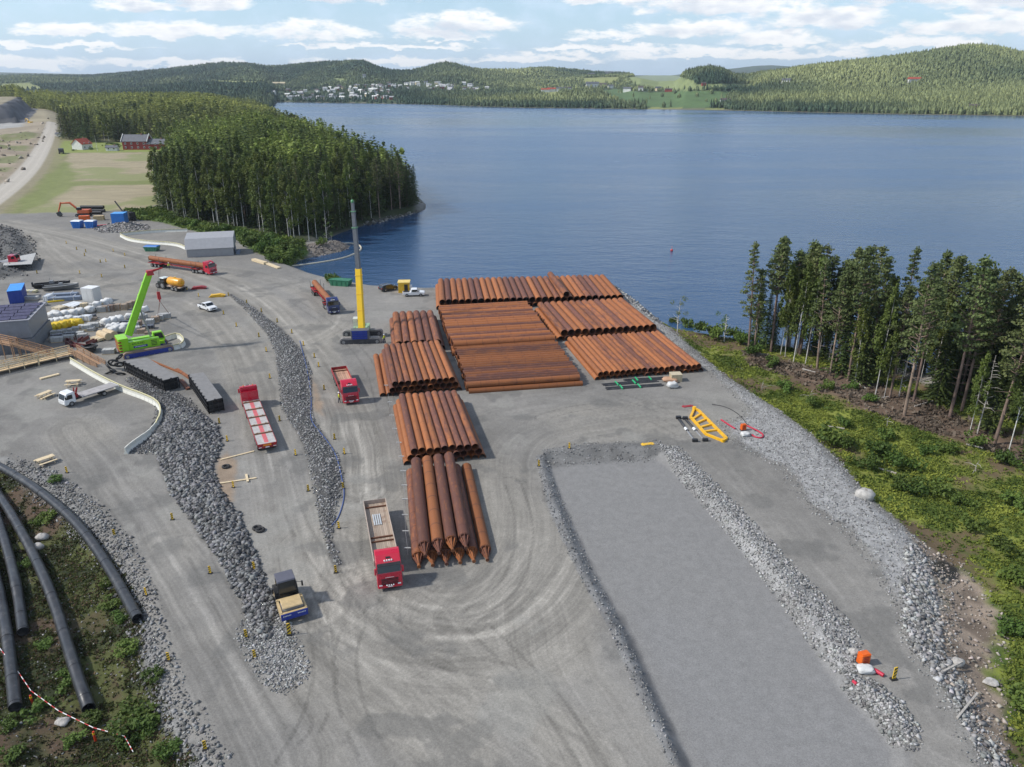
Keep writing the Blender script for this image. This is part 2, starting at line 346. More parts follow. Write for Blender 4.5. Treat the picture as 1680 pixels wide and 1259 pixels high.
RUBBLE = wpx([(-300, 236), (-20, 224), (55, 222), (80, 206), (78, 226), (52, 262), (30, 288), (-40, 330), (-200, 380), (-700, 380)])
QBACK = wpx([(-300, 166), (100, 164), (104, 190), (98, 224), (60, 224), (-300, 236)])
SPIT = wpx([(498, 408), (525, 402), (560, 399), (574, 404), (555, 412), (520, 418), (500, 416)], -.8)
SAND1 = wpx([(355, 772), (372, 745), (388, 760), (386, 800), (380, 825), (358, 815)])
SAND2 = wpx([(505, 615), (525, 640), (535, 690), (515, 680)])
GREYP = wpx([(50, 540), (110, 545), (120, 610), (60, 612)])
BROWN1 = wpx([(48, 508), (85, 515), (80, 560), (62, 565), (50, 535)])

COLS = [-400, -100, 0, 60, 110, 150, 200, 250, 300, 340, 370, 405, 440, 470, 500, 530, 560, 585, 600, 612, 625, 645, 675, 700, 715, 733, 750, 765, 790, 820, 850, 870, 895, 920, 950, 985, 1020, 1050, 1080, 1108, 1125, 1145, 1165, 1185, 1205, 1225, 1260, 1300, 1340, 1400, 1450, 1500, 1535, 1560, 1585, 1620, 1650, 1680, 1750, 1900, 2300]
CREST = [124, 123, 122, 122, 123, 123, 118, 113, 107, 102, 99, 99, 105, 104, 101, 99, 98, 96, 97, 103, 108, 113, 113, 107, 102, 99, 102, 107, 111, 112, 112, 109, 107, 109, 113, 116, 117, 120, 126, 124, 110, 105, 103, 107, 117, 120, 114, 108, 102, 95, 90, 83, 76, 71, 69, 72, 78, 85, 98, 115, 130]
CD = [4500, 4500, 4500, 4500, 4500, 4500, 4300, 4100, 4000, 4000, 4000, 3900, 3700, 3600, 3400, 3300, 3200, 3000, 2950, 2900, 2850, 2900, 3000, 3000, 3000, 3000, 3000, 3000, 3100, 3200, 3400, 3500, 3600, 3600, 3500, 3300, 3200, 2600, 2600, 2400, 1950, 1900, 1900, 1900, 2000, 2300, 2200, 2150, 2150, 2100, 2100, 2100, 2100, 2100, 2100, 2100, 2100, 2100, 2100, 2100, 2100]
SHP = [(-400, 195), (425, 195), (450, 167.5), (600, 170), (700, 172), (850, 177), (1050, 179.5), (1180, 181), (1300, 184), (1500, 188), (1680, 190.5), (2300, 196)]
def shoreD(A):
    py = np.interp(A, [p[0] for p in SHP], [p[1] for p in SHP]); v = (629.5 - py) / F
    t = (CAMH - WZ) / (SP - v * CP); return t * (CP + v * SP)
def zrow(py, Y):
    v = (629.5 - py) / F; return CAMH + Y * (-SP + v * CP) / (CP + v * SP)
def skyline(x, y):
    yy = np.maximum(y, 1.0); return 840 + F * (x / yy) / CP
def far_height(x, y):
    A = skyline(x, y); sh = shoreD(A)
    crestD = np.interp(A, COLS, CD); cz = zrow(np.interp(A, COLS, CREST), crestD) - 15
    mpy = np.interp(A, [-400, 150, 440, 600, 700, 800, 950, 1050, 1100, 1200, 1300, 1500, 1680, 2300], [146, 143, 141, 139, 146, 150, 146, 147, 148, 150, 146, 140, 142, 150])
    mD = sh + (crestD - sh) * np.interp(A, [440, 700, 950, 1100, 1250, 1500], [.42, .45, .4, .4, .38, .42])
    mz = zrow(mpy, mD) - 10
    s1 = np.clip((y - sh) / (mD - sh), 0, 1); s2 = np.clip((y - mD) / (crestD - mD), 0, 1)
    z = WZ + 2 * sst(y - sh, 0, 30) + (mz - WZ - 2) * (s1 ** 1.15) + (cz - mz) * (s2 * s2 * (3 - 2 * s2) * .6 + .4 * s2)
    s3 = np.clip((y - crestD) / 900, 0, 1); z = z - (cz - np.minimum(cz, 25)) * sst(s3, 0, 1)
    env = sst(y - sh, 60, 500) * (1 - .75 * sst(np.abs(y - crestD), 500, 0))
    z = z + env * (fbm(x, y, 420, 4, 51) - .5) * 46
    # distant blue ridge
    fr = zrow(np.interp(A, [-400, 0, 150, 600, 1100, 1205, 1235, 1262, 1290, 1330, 1600], [119, 119, 122, 122, 124, 112, 108.5, 107, 109, 115, 122]), 9500.0)
    z = np.where(y > 6500, np.maximum(z, 20 + (fr - 20) * np.clip((y - 6500) / 3000, 0, 1) * sst(13500 - y, 0, 3500)), z)
    z = np.where(y < sh, WZ - 3 * sst(sh - y, 0, 40), z)
    return z
def height(x, y):
    x = np.asarray(x, float); y = np.asarray(y, float)
    sl_ = sdpoly(x, y, LAKE, 60)
    z = np.zeros_like(x)
    z += 13 * sst(sdpoly(x, y, FOREST, 5), 4, 95)
    A = skyline(x, y)
    left = sst(-A, -110, -60)
    z += left * 9 * sst(y, 620, 1000)
    z += 15 * sst(sdpoly(x, y, QCLIFF, 50) + 26 * (fbm(x, y, 30, 4, 5) - .5), -1, 14)
    z += sst(sdpoly(x, y, RUBBLE, 10), 0, 30) * (fbm(x, y, 22, 4, 8) - .35) * 9 * sst(y, 300, 380)
    z += 1.6 * sst(sdpoly(x, y, RAILROCK, 5), 0, 6) * (.6 + fbm(x, y, 4, 3, 6))
    z += 2.0 * sst(sdpoly(x, y, GRAVELPILE, 5), 0, 8)
    z -= 1.7 * sst(sdpoly(x, y, BL, 8), -1.5, 4) * (1 - .25 * fbm(x, y, 6, 4, 9))
    z += sst(sdpoly(x, y, BL, 8), 2, 6) * (fbm(x, y, 5, 4, 10) - .5) * 1.3
    z += .45 * sst(sdpoly(x, y, BERM1, 4), -.6, 2.4) * (.55 + .8 * fbm(x, y, 2.5, 3, 11))
    z += .3 * sst(sdpoly(x, y, BERM1B, 4), -.6, 2.4) * (.55 + .8 * fbm(x, y, 2.5, 3, 12))
    z += .45 * sst(sdpoly(x, y, BERM2, 4), -.6, 1.8) * (.5 + .8 * fbm(x, y, 2.2, 3, 13))
    z -= .75 * sst(sdpoly(x, y, PAD, 4), -.1, 1.6)
    z += .12 * sst(sdpoly(x, y, STRIP, 4), 0, 1.4) + .4 * sst(sdpoly(x, y, STRIP2, 4), 0, 1.2)
    md = sdpoly(x, y, MEADOW, 30)
    z -= 1.35 * sst(md, -3.0, 3) ; z += sst(md, 2, 8) * (fbm(x, y, 7, 4, 14) - .5) * 1.2
    land = WZ + (np.maximum(z, WZ) - WZ) * sst(-sl_, 0, 4.5) + .35 * sst(-sl_, 0, 1)
    water = WZ - 3.5 * sst(sl_, 0, 8)
    zn = np.where(sl_ > 0, water, land)
    zf = far_height(x, y)
    bl_ = np.where(A < 480, sst(y, 1250, 1750), (y > 850).astype(float))
    return zn * (1 - bl_) + zf * bl_
def gz(x, y): return float(height(np.array([x], float), np.array([y], float))[0])
def gat(px, py, dz=0.0):
    z = 0.0
    for _ in range(4): p = at(px, py, z); z = gz(p.x, p.y)
    p = at(px, py, z); p.z = z + dz; return p

def C(*a): return np.array(a, np.float32)
TRACKS = [  # px polyline, stripe half width (m), strength
    ([(620, 990), (700, 1018), (790, 1008), (862, 955), (892, 880), (882, 800), (880, 740), (930, 712), (1020, 700), (1110, 690)], 7.5, 1.0),
    ([(540, 900), (580, 1000), (680, 1065), (800, 1070), (900, 1010), (945, 930)], 6, .8),
    ([(590, 810), (600, 900), (560, 1000), (560, 1080), (640, 1170), (700, 1259)], 5, .8),
    ([(500, 1010), (590, 1090), (700, 1150), (800, 1200), (900, 1270)], 5, .9),
    ([(120, 705), (185, 800), (270, 930), (330, 1040), (400, 1160), (450, 1270)], 4.2, 1.15),
    ([(0, 366), (100, 385), (200, 412), (320, 448), (400, 478), (460, 530), (510, 590), (560, 660), (585, 740), (590, 810)], 4.5, 2.0),
    ([(300, 440), (420, 450), (520, 480), (560, 530), (500, 560)], 4, 1.1),
    ([(340, 500), (400, 560), (430, 640), (450, 740), (475, 820), (490, 900), (520, 1000)], 4.5, 1.0),
    ([(820, 665), (900, 650), (1000, 668), (1080, 690), (1180, 700), (1230, 760), (1330, 860), (1420, 960), (1480, 1060), (1560, 1200)], 5, .5),
    ([(800, 780), (840, 860), (830, 960), (760, 1020)], 5, .7),
    ([(880, 1000), (900, 1100), (960, 1200), (1000, 1270)], 4, .8),
    ([(620, 540), (560, 590), (540, 560), (580, 500), (660, 500)], 3, .5),
    ([(60, 400), (70, 430), (160, 470), (300, 480)], 4, .9), ([(60, 385), (110, 440), (200, 470), (320, 500), (400, 590), (420, 660)], 4, 1.0), ([(0, 375), (90, 400), (180, 440), (290, 458)], 3, 1.0)]
THIN = [[(700, 1020), (760, 1110), (800, 1190), (850, 1270)], [(760, 1030), (840, 1110), (900, 1180), (950, 1262)], [(560, 960), (620, 1040), (700, 1100), (820, 1120)], [(640, 1000), (760, 1060), (880, 1030), (960, 940)], [(590, 980), (540, 1080), (560, 1190), (600, 1270)],
        [(300, 900), (345, 985), (400, 1090), (470, 1200)], [(200, 800), (270, 900), (330, 1010), (400, 1130)], [(830, 800), (850, 870), (830, 960), (760, 1010)], [(450, 780), (470, 860), (510, 930), (570, 1000)], [(415, 750), (425, 800), (450, 880), (500, 960)], [(590, 700), (600, 780), (590, 880), (600, 980)],
        [(900, 690), (980, 670), (1060, 690), (1130, 730)], [(1130, 760), (1230, 850), (1330, 960), (1420, 1080)], [(850, 640), (930, 640), (1010, 655), (1080, 680)], [(500, 1010), (520, 1100), (500, 1180), (450, 1262)], [(700, 1180), (820, 1170), (900, 1200), (980, 1262)], [(480, 500), (540, 540), (600, 600), (620, 680)]]
def ground_color(x, y, z):
    n = len(x); nA = fbm(x, y, 9, 5, 21); nB = fbm(x, y, 1.6, 4, 22); nC = fbm(x, y, 40, 4, 23); nF = fbm(x, y, .55, 2, 24)
    e = (nB - .5) * 1.6 + (nA - .5) * 2.5           # wobble for zone edges
    c = np.empty((n, 3), np.float32)
    grav = C(.203, .194, .177)[None] * (1 + (nA - .5) * .42 + (nB - .5) * .22 + (nC - .5) * .3)[:, None]
    c[:] = grav
    def lay(mask, col, var=0.0, nz=None):
        nonlocal c
        col = C(*col)[None] * (1 + ((nB if nz is None else nz) - .5) * var)[:, None]; m = mask[:, None].astype(np.float32); c = c * (1 - m) + col * m
    # tyre tracks: light compacted and dark loose stripes following the driven lines
    dust = np.zeros(n)
    for line, hw, st in TRACKS:
        L = smooth_poly(wpx(line), 3, False)
        d = sdline(x, y, L, hw + 3); w = sst(hw + 2.5 - np.abs(d), 0, 3.5)
        dd = d + (nA - .5) * 1.2
        s = vnoise(dd * 1.1 + 50, dd * 0 + 3.3 + nC * 3, 31) * .55 + vnoise(dd * 3.2 + 90, dd * 0 + nC * 6, 32) * .45
        brk = .45 + .8 * fbm(x, y, 6, 3, 33)
        s2 = vnoise(dd * 6.5 + 30, nC * 9 + x * .15, 34)
        c *= (1 + w * st * brk * ((s - .5) * .42 + (s2 - .5) * .3 * sst(y, 150, 90)))[:, None].astype(np.float32)
        for off in (-1.05, 1.05):
            rut = np.exp(-((np.abs(d) - 1.05 - .0) / .38) ** 2) * brk
        c *= (1 + rut * st * .13)[:, None].astype(np.float32)
        dust += w * st * .25
    for k_, line in enumerate(THIN):
        L = wpx(smooth_poly(line, 3, False)); P0 = L[0]
        for off in (0, 2.0):
            d = sdline(x, y, L, 5) - off; m = sst(.26 - np.abs(d), 0, .16) * (fbm(x, y, 5, 2, 60 + k_) > .36)
            tread = .5 + .5 * np.sin((x * .6 + y) * 13.0 + d * 5)
            c *= (1 - m * (.10 + .20 * tread) * (1 if k_ % 3 else -.6))[:, None].astype(np.float32)
    warm = sst(dust + (nA - .5) * .5, .12, .5)
    c *= (1 + warm[:, None] * C(.09, .07, .025)[None])
    lay(sst(fbm(x, y, 5, 5, 35), .60, .68) * .5 * (y < 200), (.12, .118, .11))         # damp spots
    lay(sst(fbm(x, y, 8, 5, 36), .64, .72) * .45 * (y < 200), (.27, .262, .235))
    # site zones
    pf = sdpoly(x, y, PADFLOOR, 3)
    lay(sst(sdpoly(x, y, PAD, 3), -.3, .5), (.15, .148, .145), .5)
    lay(sst(pf + (nB - .5) * .5, -.15, .4), (.208, .204, .196), .14, nF)
    lay(sst(pf, 0, 2) * sst(nC, .45, .65) * .25, (.215, .215, .215))
    lay(sst(sdpoly(x, y, STRIP, 3) + e * .5, -.2, .5), (.27, .268, .262), .9)
    lay(sst(sdpoly(x, y, STRIP2, 3) + e * .4, -.2, .5), (.27, .268, .262), .9)
    lay(sst(sdpoly(x, y, PADLEFT, 3) + e * .15, -.2, .3), (.20, .198, .192), .9)
    lay(sst(sdpoly(x, y, PADTOP, 3) + e * .5, -.3, .6), (.15, .148, .142), .8)
    lay(sst(sdpoly(x, y, SHOULDER, 5) + e * .9, -.3, .8), (.285, .283, .277), .8, nF)
    lay(sst(sdpoly(x, y, BERM1C, 4) + e, -1, .6), (.24, .238, .23), .9)
    for P_ in (BERM1, BERM1B, BERM2): lay(sst(sdpoly(x, y, P_, 4) + e * .6, -.6, .5), (.075, .074, .072), .9)  # near-black ground paints in the shade of the gaps between rocks
    for P_ in (SAND1, SAND2): lay(sst(sdpoly(x, y, P_, 4) + e * .6, -.5, .6), (.26, .2, .145), .5)
    lay(sst(sdpoly(x, y, BROWN1, 5) + e, -1, 1) * .8, (.24, .19, .14), .5)
    lay(sst(sdpoly(x, y, RAILROCK, 5) + e, -.6, 1), (.12, .118, .112), 1.0)
    lay(sst(sdpoly(x, y, GRAVELPILE, 5) + e, -.6, 1), (.22, .21, .2), 1.0)
    # greens
    gn = fbm(x, y, 3.2, 5, 41); gn2 = fbm(x, y, 12, 4, 42)
    def veg(mask, a=(.060, .092, .016), b=(.20, .23, .042), br=(.12, .088, .05), brn=.25):
        t = sst(gn, .36, .66)[:, None]; col = C(*a)[None] * (1 - t) + C(*b)[None] * t
        k = (sst(gn2 + (gn - .5) * .6, 1 - brn - .08, 1 - brn + .08))[:, None]
        col = col * (1 - k) + C(*br)[None] * k; m = mask[:, None]
        nonlocal c; c = c * (1 - m) + col * m
    veg(sst(sdpoly(x, y, MEADOW, 5) + e * .9, -.3, .6), brn=.42)
    veg(sst(sdpoly(x, y, SHORE_GREEN, 5) + e, -.5, 1), brn=.25)
    lay(sst(sdpoly(x, y, BLSH, 4) + e * .8, -.3, .5), (.20, .198, .19), .9, nF)
    veg(sst(sdpoly(x, y, BL, 4) + e * .9, -.2, .8), (.026, .034, .013), (.075, .085, .026), (.085, .058, .038), .42)
    lay(sst(sdpoly(x, y, FFLOOR, 6) + e * 1.5, -1, 1.5), (.135, .095, .068), .7)
    lay(sst(sdpoly(x, y, DIRT, 6) + e * 1.2, -.5, 1), (.25, .20, .155), .7)
    lay(sst(sdpoly(x, y, DIRT, 6) - .5, -.5, 1) * sst(gn, .5, .62) * .7, (.10, .078, .06), .4)
    lay(sst(sdpoly(x, y, SPIT, 5) + e * .6, -.4, .5), (.19, .165, .14), .8)
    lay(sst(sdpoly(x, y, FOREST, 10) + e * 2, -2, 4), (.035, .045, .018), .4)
    # farm land
    far = y > 260
    fn = fbm(x, y, 30, 4, 44); stripes = vnoise(x * .12 + y * .02, y * .7 + fn * 4, 45)
    fieldc = sst(sdpoly(x, y, FIELD, 12) + e * 2, -1, 2)
    lay(sst(sdpoly(x, y, FARM, 12) + e * 3 + (nC - .5) * 14, -1.5, 2), (.20, .19, .09), .5, gn)
    lay(fieldc, (.30, .255, .165), .35, stripes)
    lay(fieldc * sst(fn, .5, .62) * .8, (.20, .22, .085), .2)
    lay(sst(sdpoly(x, y, FIELDGREEN, 12) + (fn - .5) * 14, -2, 4) * .9, (.165, .19, .06), .4, gn)
    lay(sst(sdpoly(x, y, YARD, 8) + e, -1, 2), (.20, .235, .06), .4)
    lay(sst(sdpoly(x, y, SHORE_GREEN, 5) + e, -.5, 1) * (y > 200) * 1.0, (.065, .105, .022), .9, gn)
    lay(sst(sdpoly(x, y, RUBBLE, 12) + e * 2, -2, 2), (.29, .235, .17), .8, fbm(x, y, 14, 4, 46))
    lay(sst(sdpoly(x, y, RUBBLE, 12) - 4, -2, 4) * sst(fbm(x, y, 25, 3, 47), .52, .6) * .8, (.15, .17, .06), .4)
    lay(sst(sdpoly(x, y, QBACK, 12), -2, 5), (.30, .25, .18), .5, fbm(x, y, 20, 4, 48))
    lay(sst(sdpoly(x, y, QFLOOR, 12) + e * 3, -3, 5), (.34, .33, .31), .4, gn2)
    q = sdpoly(x, y, QCLIFF, 30); lay(((q > -9) & (q < 13)) * 1.0, (.10, .10, .105), 1.0, fbm(x, y, 9, 4, 49))
    lay((q >= 13) * 1.0, (.26, .22, .15), .5, gn2)
    rl = np.abs(sdline(x, y, smooth_poly(ROADL, 2, False), 25)); wd = 5.5 + 0 * y
    lay(sst(wd + 5 - rl + e, -1, 2) * .6, (.25, .21, .15), .5)
    lay(sst(wd - rl, -1, 1), (.40, .365, .31), .15)
    lay(sst(1.2 - np.abs(rl - 2.2), 0, 1) * .5, (.47, .43, .37), .1)
    # wet margin and lake bed
    sl_ = sdpoly(x, y, LAKE, 12); lay(sst(sl_, -1.2, .2) * .8, (.09, .085, .075), .6)
    pd = np.maximum(sdpoly(x, y, PUDDLE, 3), sdpoly(x, y, PUDDLE2, 3)) + (nB - .5) * .8
    pud = sst(pd, -.1, .4); lay(pud, (.035, .032, .028), 0)
    return np.clip(c, .004, .8), pud

def hills_color(x, y):
    A = skyline(x, y); n = fbm(x, y, 160, 5, 61); n2 = fbm(x, y, 40, 4, 62); sh = shoreD(A)
    c = C(.040, .062, .024)[None] * (1 + (n - .5) * 1.2)[:, None]
    f = field_mask(x, y)
    for k, col in ((1, (.20, .24, .10)), (2, (.085, .14, .05)), (3, (.23, .25, .09))):
        m = (f == k)[:, None]; c = np.where(m, C(*col)[None] * (1 + (n2 - .5) * .35)[:, None], c)
    lf = sst(-A, -118, -95) * (y < 1550); c = c * (1 - lf[:, None]) + (C(.26, .225, .15)[None] * (.6 + .8 * n2)[:, None]) * lf[:, None]
    q = sdpoly(x, y, QCLIFF, 40); k = (q > -9) & (q < 16); c[k] = C(.085, .087, .095)[None] * (.3 + 1.6 * fbm(x[k], y[k], 9, 4, 49))[:, None]
    s = ((y - sh) > -6) & ((y - sh) < 9); c[s] = C(.16, .14, .10)
    return np.clip(c, .003, .8)
def rowof(x, y):
    """photo row of hill terrain, used to lay out the fields on the far slope"""
    z = far_height(x, y); d = y * CP - (z - CAMH) * SP; v = (y * SP + (z - CAMH) * CP) / d
    return 629.5 - F * v
FIELDS_FAR = [(1, [(1030, 127), (1072, 123), (1108, 124), (1140, 133), (1135, 146), (1100, 150), (1058, 142), (1035, 136)]),
              (1, [(1140, 138), (1235, 138), (1240, 146), (1150, 148), (1120, 150)]),
              (2, [(1060, 152), (1160, 149), (1205, 150), (1188, 172), (1150, 178), (1085, 178), (1020, 168), (985, 150), (1010, 146)]),
              (3, [(1070, 176), (1190, 178), (1210, 181), (1060, 181)]), (3, [(880, 152), (915, 150), (925, 160), (900, 160)]), (3, [(955, 128), (1020, 126), (1010, 136), (960, 138)]),
              (1, [(540, 130), (560, 128), (575, 134), (556, 136)]), (3, [(345, 132), (430, 134), (440, 140), (360, 139)]), (3, [(0, 138), (45, 136), (70, 145), (0, 150)])]
def field_mask(x, y):
    A = skyline(x, y); r = rowof(x, y); out = np.zeros(len(x), int)
    for k, P_ in FIELDS_FAR:
        out[(sdpoly(A, r, P_, 5) > 0)] = k
    return out

def polar_sheet(r0s, th):
    RR, TT = np.meshgrid(r0s, th, indexing='ij'); x = (RR * np.sin(TT)).ravel(); y = (RR * np.cos(TT)).ravel()
    nr, nt = RR.shape; i = np.arange(nr - 1)[:, None] * nt + np.arange(nt - 1)[None]
    Fc = np.stack([i, i + 1, i + nt + 1, i + nt], -1).reshape(-1, 4); return x, y, Fc
def radii(a, b, k):
    out = [a]
    while out[-1] < b: out.append(out[-1] * (1 + k))
    return np.array(out)
TH = np.radians(np.linspace(-50, 48, 1150))
ra = radii(24.0, 1000, .0042)
gx, gy, gF = polar_sheet(ra, TH)
gzv = height(gx, gy); gcol, gpud = ground_color(gx, gy, gzv)
rb = np.concatenate([[ra[-1]], radii(ra[-1] * 1.008, 16000, .011)])
hx, hy, hF = polar_sheet(rb, np.radians(np.linspace(-50, 48, 900)))
hzv = height(hx, hy); hcol = hills_color(hx, hy)

def ground_mat(name, near=True):
    m = bpy.data.materials.new(name); m.use_nodes = True; t = NT(m.node_tree); bs = t.n['Principled BSDF']
    at_ = t.node('ShaderNodeAttribute'); at_.attribute_name = 'Col'
    oc = t.node('ShaderNodeTexCoord').outputs['Object']; c = at_.outputs['Color']
    if near:
        n1 = t.noise(oc, 7.0, 5, .75); n3 = t.noise(oc, 21.0, 3, .8); n2 = t.noise(oc, 1.3, 6, .7)
        f = t.m('ADD', -.36, t.m('ADD', t.m('ADD', t.m('MULTIPLY', n1, 1.15), t.m('MULTIPLY', n3, 1.1)), t.m('MULTIPLY', n2, .5)))
        c = t.mix(1.0, c, t.comb(f, f, f), 'MULTIPLY')
        bn = t.node('ShaderNodeBump'); bn.inputs['Strength'].default_value = .55; bn.inputs['Distance'].default_value = .06
        t.l.new(t.noise(oc, 3.5, 8, .75), bn.inputs['Height']); t.l.new(bn.outputs[0], bs.inputs['Normal'])
    else:
        n2 = t.noise(oc, .05, 8, .75); f = t.m('ADD', .5, n2); c = t.mix(1.0, c, t.comb(f, f, f), 'MULTIPLY')
    t.l.new(c, bs.inputs['Base Color'])
    ap = t.node('ShaderNodeAttribute'); ap.attribute_name = 'pud'
    t.put(bs.inputs['Roughness'], t.m('SUBTRACT', .92, t.m('MULTIPLY', ap.outputs['Fac'], .8))); bs.inputs['Specular IOR Level'].default_value = .3
    return m
gme = np_mesh('ground', np.stack([gx, gy, gzv], 1), gF, [ground_mat('ground_surface')], True, None, gcol)
pa = gme.attributes.new('pud', 'FLOAT', 'POINT'); pa.data.foreach_set('value', gpud.astype(np.float32))
link(bpy.data.objects.new('ground', gme)); tag(bpy.data.objects['ground'], kind='structure')
hme = np_mesh('hills', np.stack([hx, hy, hzv], 1), hF, [ground_mat('hill_surface', False)], True, None, hcol)
link(bpy.data.objects.new('hills', hme)); tag(bpy.data.objects['hills'], kind='structure')
# ------------------------------------------------------------------ lake
wm = bpy.data.materials.new('lake_water'); wm.use_nodes = True; t = NT(wm.node_tree); bs = t.n['Principled BSDF']
oc = t.node('ShaderNodeTexCoord').outputs['Object']
def mapped(scale, rot=0.0):
    mp = t.node('ShaderNodeMapping'); mp.inputs['Scale'].default_value = scale; mp.inputs['Rotation'].default_value = (0, 0, rot); t.l.new(oc, mp.inputs[0]); return mp.outputs[0]
gust = t.ss(t.noise(mapped((.0022, .006, 1), .1), 1.0, 5, .6, .4), .35, .66)           # wind-ruffled and calm patches
t.put(bs.inputs['Base Color'], t.mix(gust, (.020, .060, .135), (.048, .105, .20)))  # sky reflection partly painted into the blue base, paler in ruffled patches
t.put(bs.inputs['Roughness'], t.m('ADD', .13, t.m('MULTIPLY', gust, .15))); bs.inputs['IOR'].default_value = 1.333
b1 = t.node('ShaderNodeBump'); t.put(b1.inputs['Strength'], t.m('ADD', .45, t.m('MULTIPLY', gust, .55))); b1.inputs['Distance'].default_value = .45
t.l.new(t.noise(mapped((.22, .5, 1), .25), 1.0, 6, .62), b1.inputs['Height'])
b2 = t.node('ShaderNodeBump'); b2.inputs['Strength'].default_value = .35; b2.inputs['Distance'].default_value = .9
t.l.new(t.noise(mapped((.05, .12, 1), -.2), 1.0, 4, .6), b2.inputs['Height']); t.l.new(b1.outputs[0], b2.inputs['Normal']); t.l.new(b2.outputs[0], bs.inputs['Normal'])
wx = MB(); wx.add([(-4000, 40, WZ), (9000, 40, WZ), (9000, 9000, WZ), (-4000, 9000, WZ)], [(0, 1, 2, 3)])
tag(wx.build('lake_water', wm), kind='structure')
# ------------------------------------------------------------------ rocks (loose blocks nobody could count)
CUB_V = np.array([(x, y, z) for x in (-.62, .62) for y in (-.62, .62) for z in (-.62, .62)])
CUB_F = np.array([(0, 1, 3), (0, 3, 2), (4, 6, 7), (4, 7, 5), (0, 4, 5), (0, 5, 1), (2, 3, 7), (2, 7, 6), (0, 2, 6), (0, 6, 4), (1, 5, 7), (1, 7, 3)])
def in_poly_points(poly, n, seed=0, pad=0.0):
    r = np.random.default_rng(seed); P = np.array(poly); lo, hi = P.min(0) - pad, P.max(0) + pad; xs = []
    while sum(len(a) for a in xs) < n:
        q = r.random((n * 3, 2)) * (hi - lo) + lo; s = sdpoly(q[:, 0], q[:, 1], poly, 30) > -pad * r.random(len(q)) ** .5; xs.append(q[s])
    return np.concatenate(xs)[:n]
def rand_rot(r, n):
    q = r.normal(size=(n, 4)); q /= np.linalg.norm(q, axis=1)[:, None]; w, x, y, z = q.T
    return np.stack([1 - 2 * (y * y + z * z), 2 * (x * y - z * w), 2 * (x * z + y * w), 2 * (x * y + z * w), 1 - 2 * (x * x + z * z), 2 * (y * z - x * w), 2 * (x * z - y * w), 2 * (y * z + x * w), 1 - 2 * (x * x + y * y)], 1).reshape(n, 3, 3)
def attr_mat(name, rough=.85, nscale=3.0, transl=0.0, spec=.3, contrast=.4):
    if name in MATS: return MATS[name]
    m = bpy.data.materials.new(name); m.use_nodes = True; t = NT(m.node_tree); bs = t.n['Principled BSDF']
    a = t.node('ShaderNodeAttribute'); a.attribute_name = 'Col'
    n = t.noise(t.node('ShaderNodeTexCoord').outputs['Object'], nscale, 4, .6); f = t.m('ADD', 1 - contrast / 2, t.m('MULTIPLY', n, contrast))
    c = t.mix(1.0, a.outputs['Color'], t.comb(f, f, f), 'MULTIPLY'); t.l.new(c, bs.inputs['Base Color']); bs.inputs['Roughness'].default_value = rough
    bs.inputs['Specular IOR Level'].default_value = spec
    if transl:
        tr = t.node('ShaderNodeBsdfTranslucent'); t.l.new(c, tr.inputs[0]); mx = t.node('ShaderNodeMixShader'); mx.inputs[0].default_value = transl
        t.l.new(bs.outputs[0], mx.inputs[1]); t.l.new(tr.outputs[0], mx.inputs[2]); t.l.new(mx.outputs[0], t.n['Material Output'].inputs[0])
    MATS[name] = m; return m
def rocks(name, spec, seed):
    """spec: list of (polygon, count, min size, max size, base colour, edge spill)"""
    Vs, Fs, Cs = [], [], []; b = 0; r = np.random.default_rng(seed)
    for poly, n, s0, s1, col, pad in spec:
        q = in_poly_points(poly, n, seed + 3, pad); s = s0 + (s1 - s0) * r.random(n) ** 3.6
        V = CUB_V[None] + r.normal(size=(n, 8, 3)) * .2; V = V * (np.array([1, .8, .62])[None, None] * (.75 + .5 * r.random((n, 1, 3))))
        V = np.einsum('nij,nkj->nki', rand_rot(r, n), V) * (s / 2)[:, None, None]
        V[:, :, 2] *= .8; V += np.stack([q[:, 0], q[:, 1], height(q[:, 0], q[:, 1]) + s * .12], 1)[:, None]
        sh = (.38 + 1.15 * r.random(n) ** 1.3)[:, None]; tint = 1 + (r.random((n, 3)) - .5) * .06
        Cs.append(np.repeat(np.clip(C(*col)[None] * sh * tint, 0, .7), 8, 0)); Vs.append(V.reshape(-1, 3)); Fs.append((CUB_F[None] + (np.arange(n) * 8)[:, None, None] + b).reshape(-1, 3)); b += n * 8
    me = np_mesh(name, np.concatenate(Vs), np.concatenate(Fs), [attr_mat('broken_rock', .9, 4.0)], False, None, np.concatenate(Cs))
    return tag(link_(name, me), kind='stuff')
def link_(name, me, parent=None):
    o = bpy.data.objects.new(name, me); return link(o, parent)
DK = (.18, .18, .18); MD = (.25, .248, .243); LT = (.31, .307, .298)
rocks('blasted_rock', [(BERM1, 19000, .1, .85, DK, .35), (BERM1C, 5200, .06, .36, LT, 1.3), (BERM1B, 9500, .09, .45, DK, 1.2), (BERM2, 17000, .08, .46, MD, .4), (RAILROCK, 3600, .3, 1.2, (.15, .145, .14), 1)], 3)
rocks('crushed_stone', [(STRIP, 11000, .06, .42, LT, .5), (STRIP2, 2600, .07, .5, LT, .8), (PADLEFT, 2600, .05, .30, MD, .2), (PADTOP, 1300, .07, .32, MD, .6), (SHOULDER, 26000, .06, .32, LT, 1.8),
      (wpx([(1500, 900), (1520, 960), (1530, 1050), (1570, 1130), (1620, 1240), (1650, 1270), (1600, 1200), (1560, 1130), (1500, 1060), (1490, 980)]), 2600, .15, .75, LT, 1), (GRAVELPILE, 2200, .3, 1.1, (.27, .26, .25), 1)], 4)
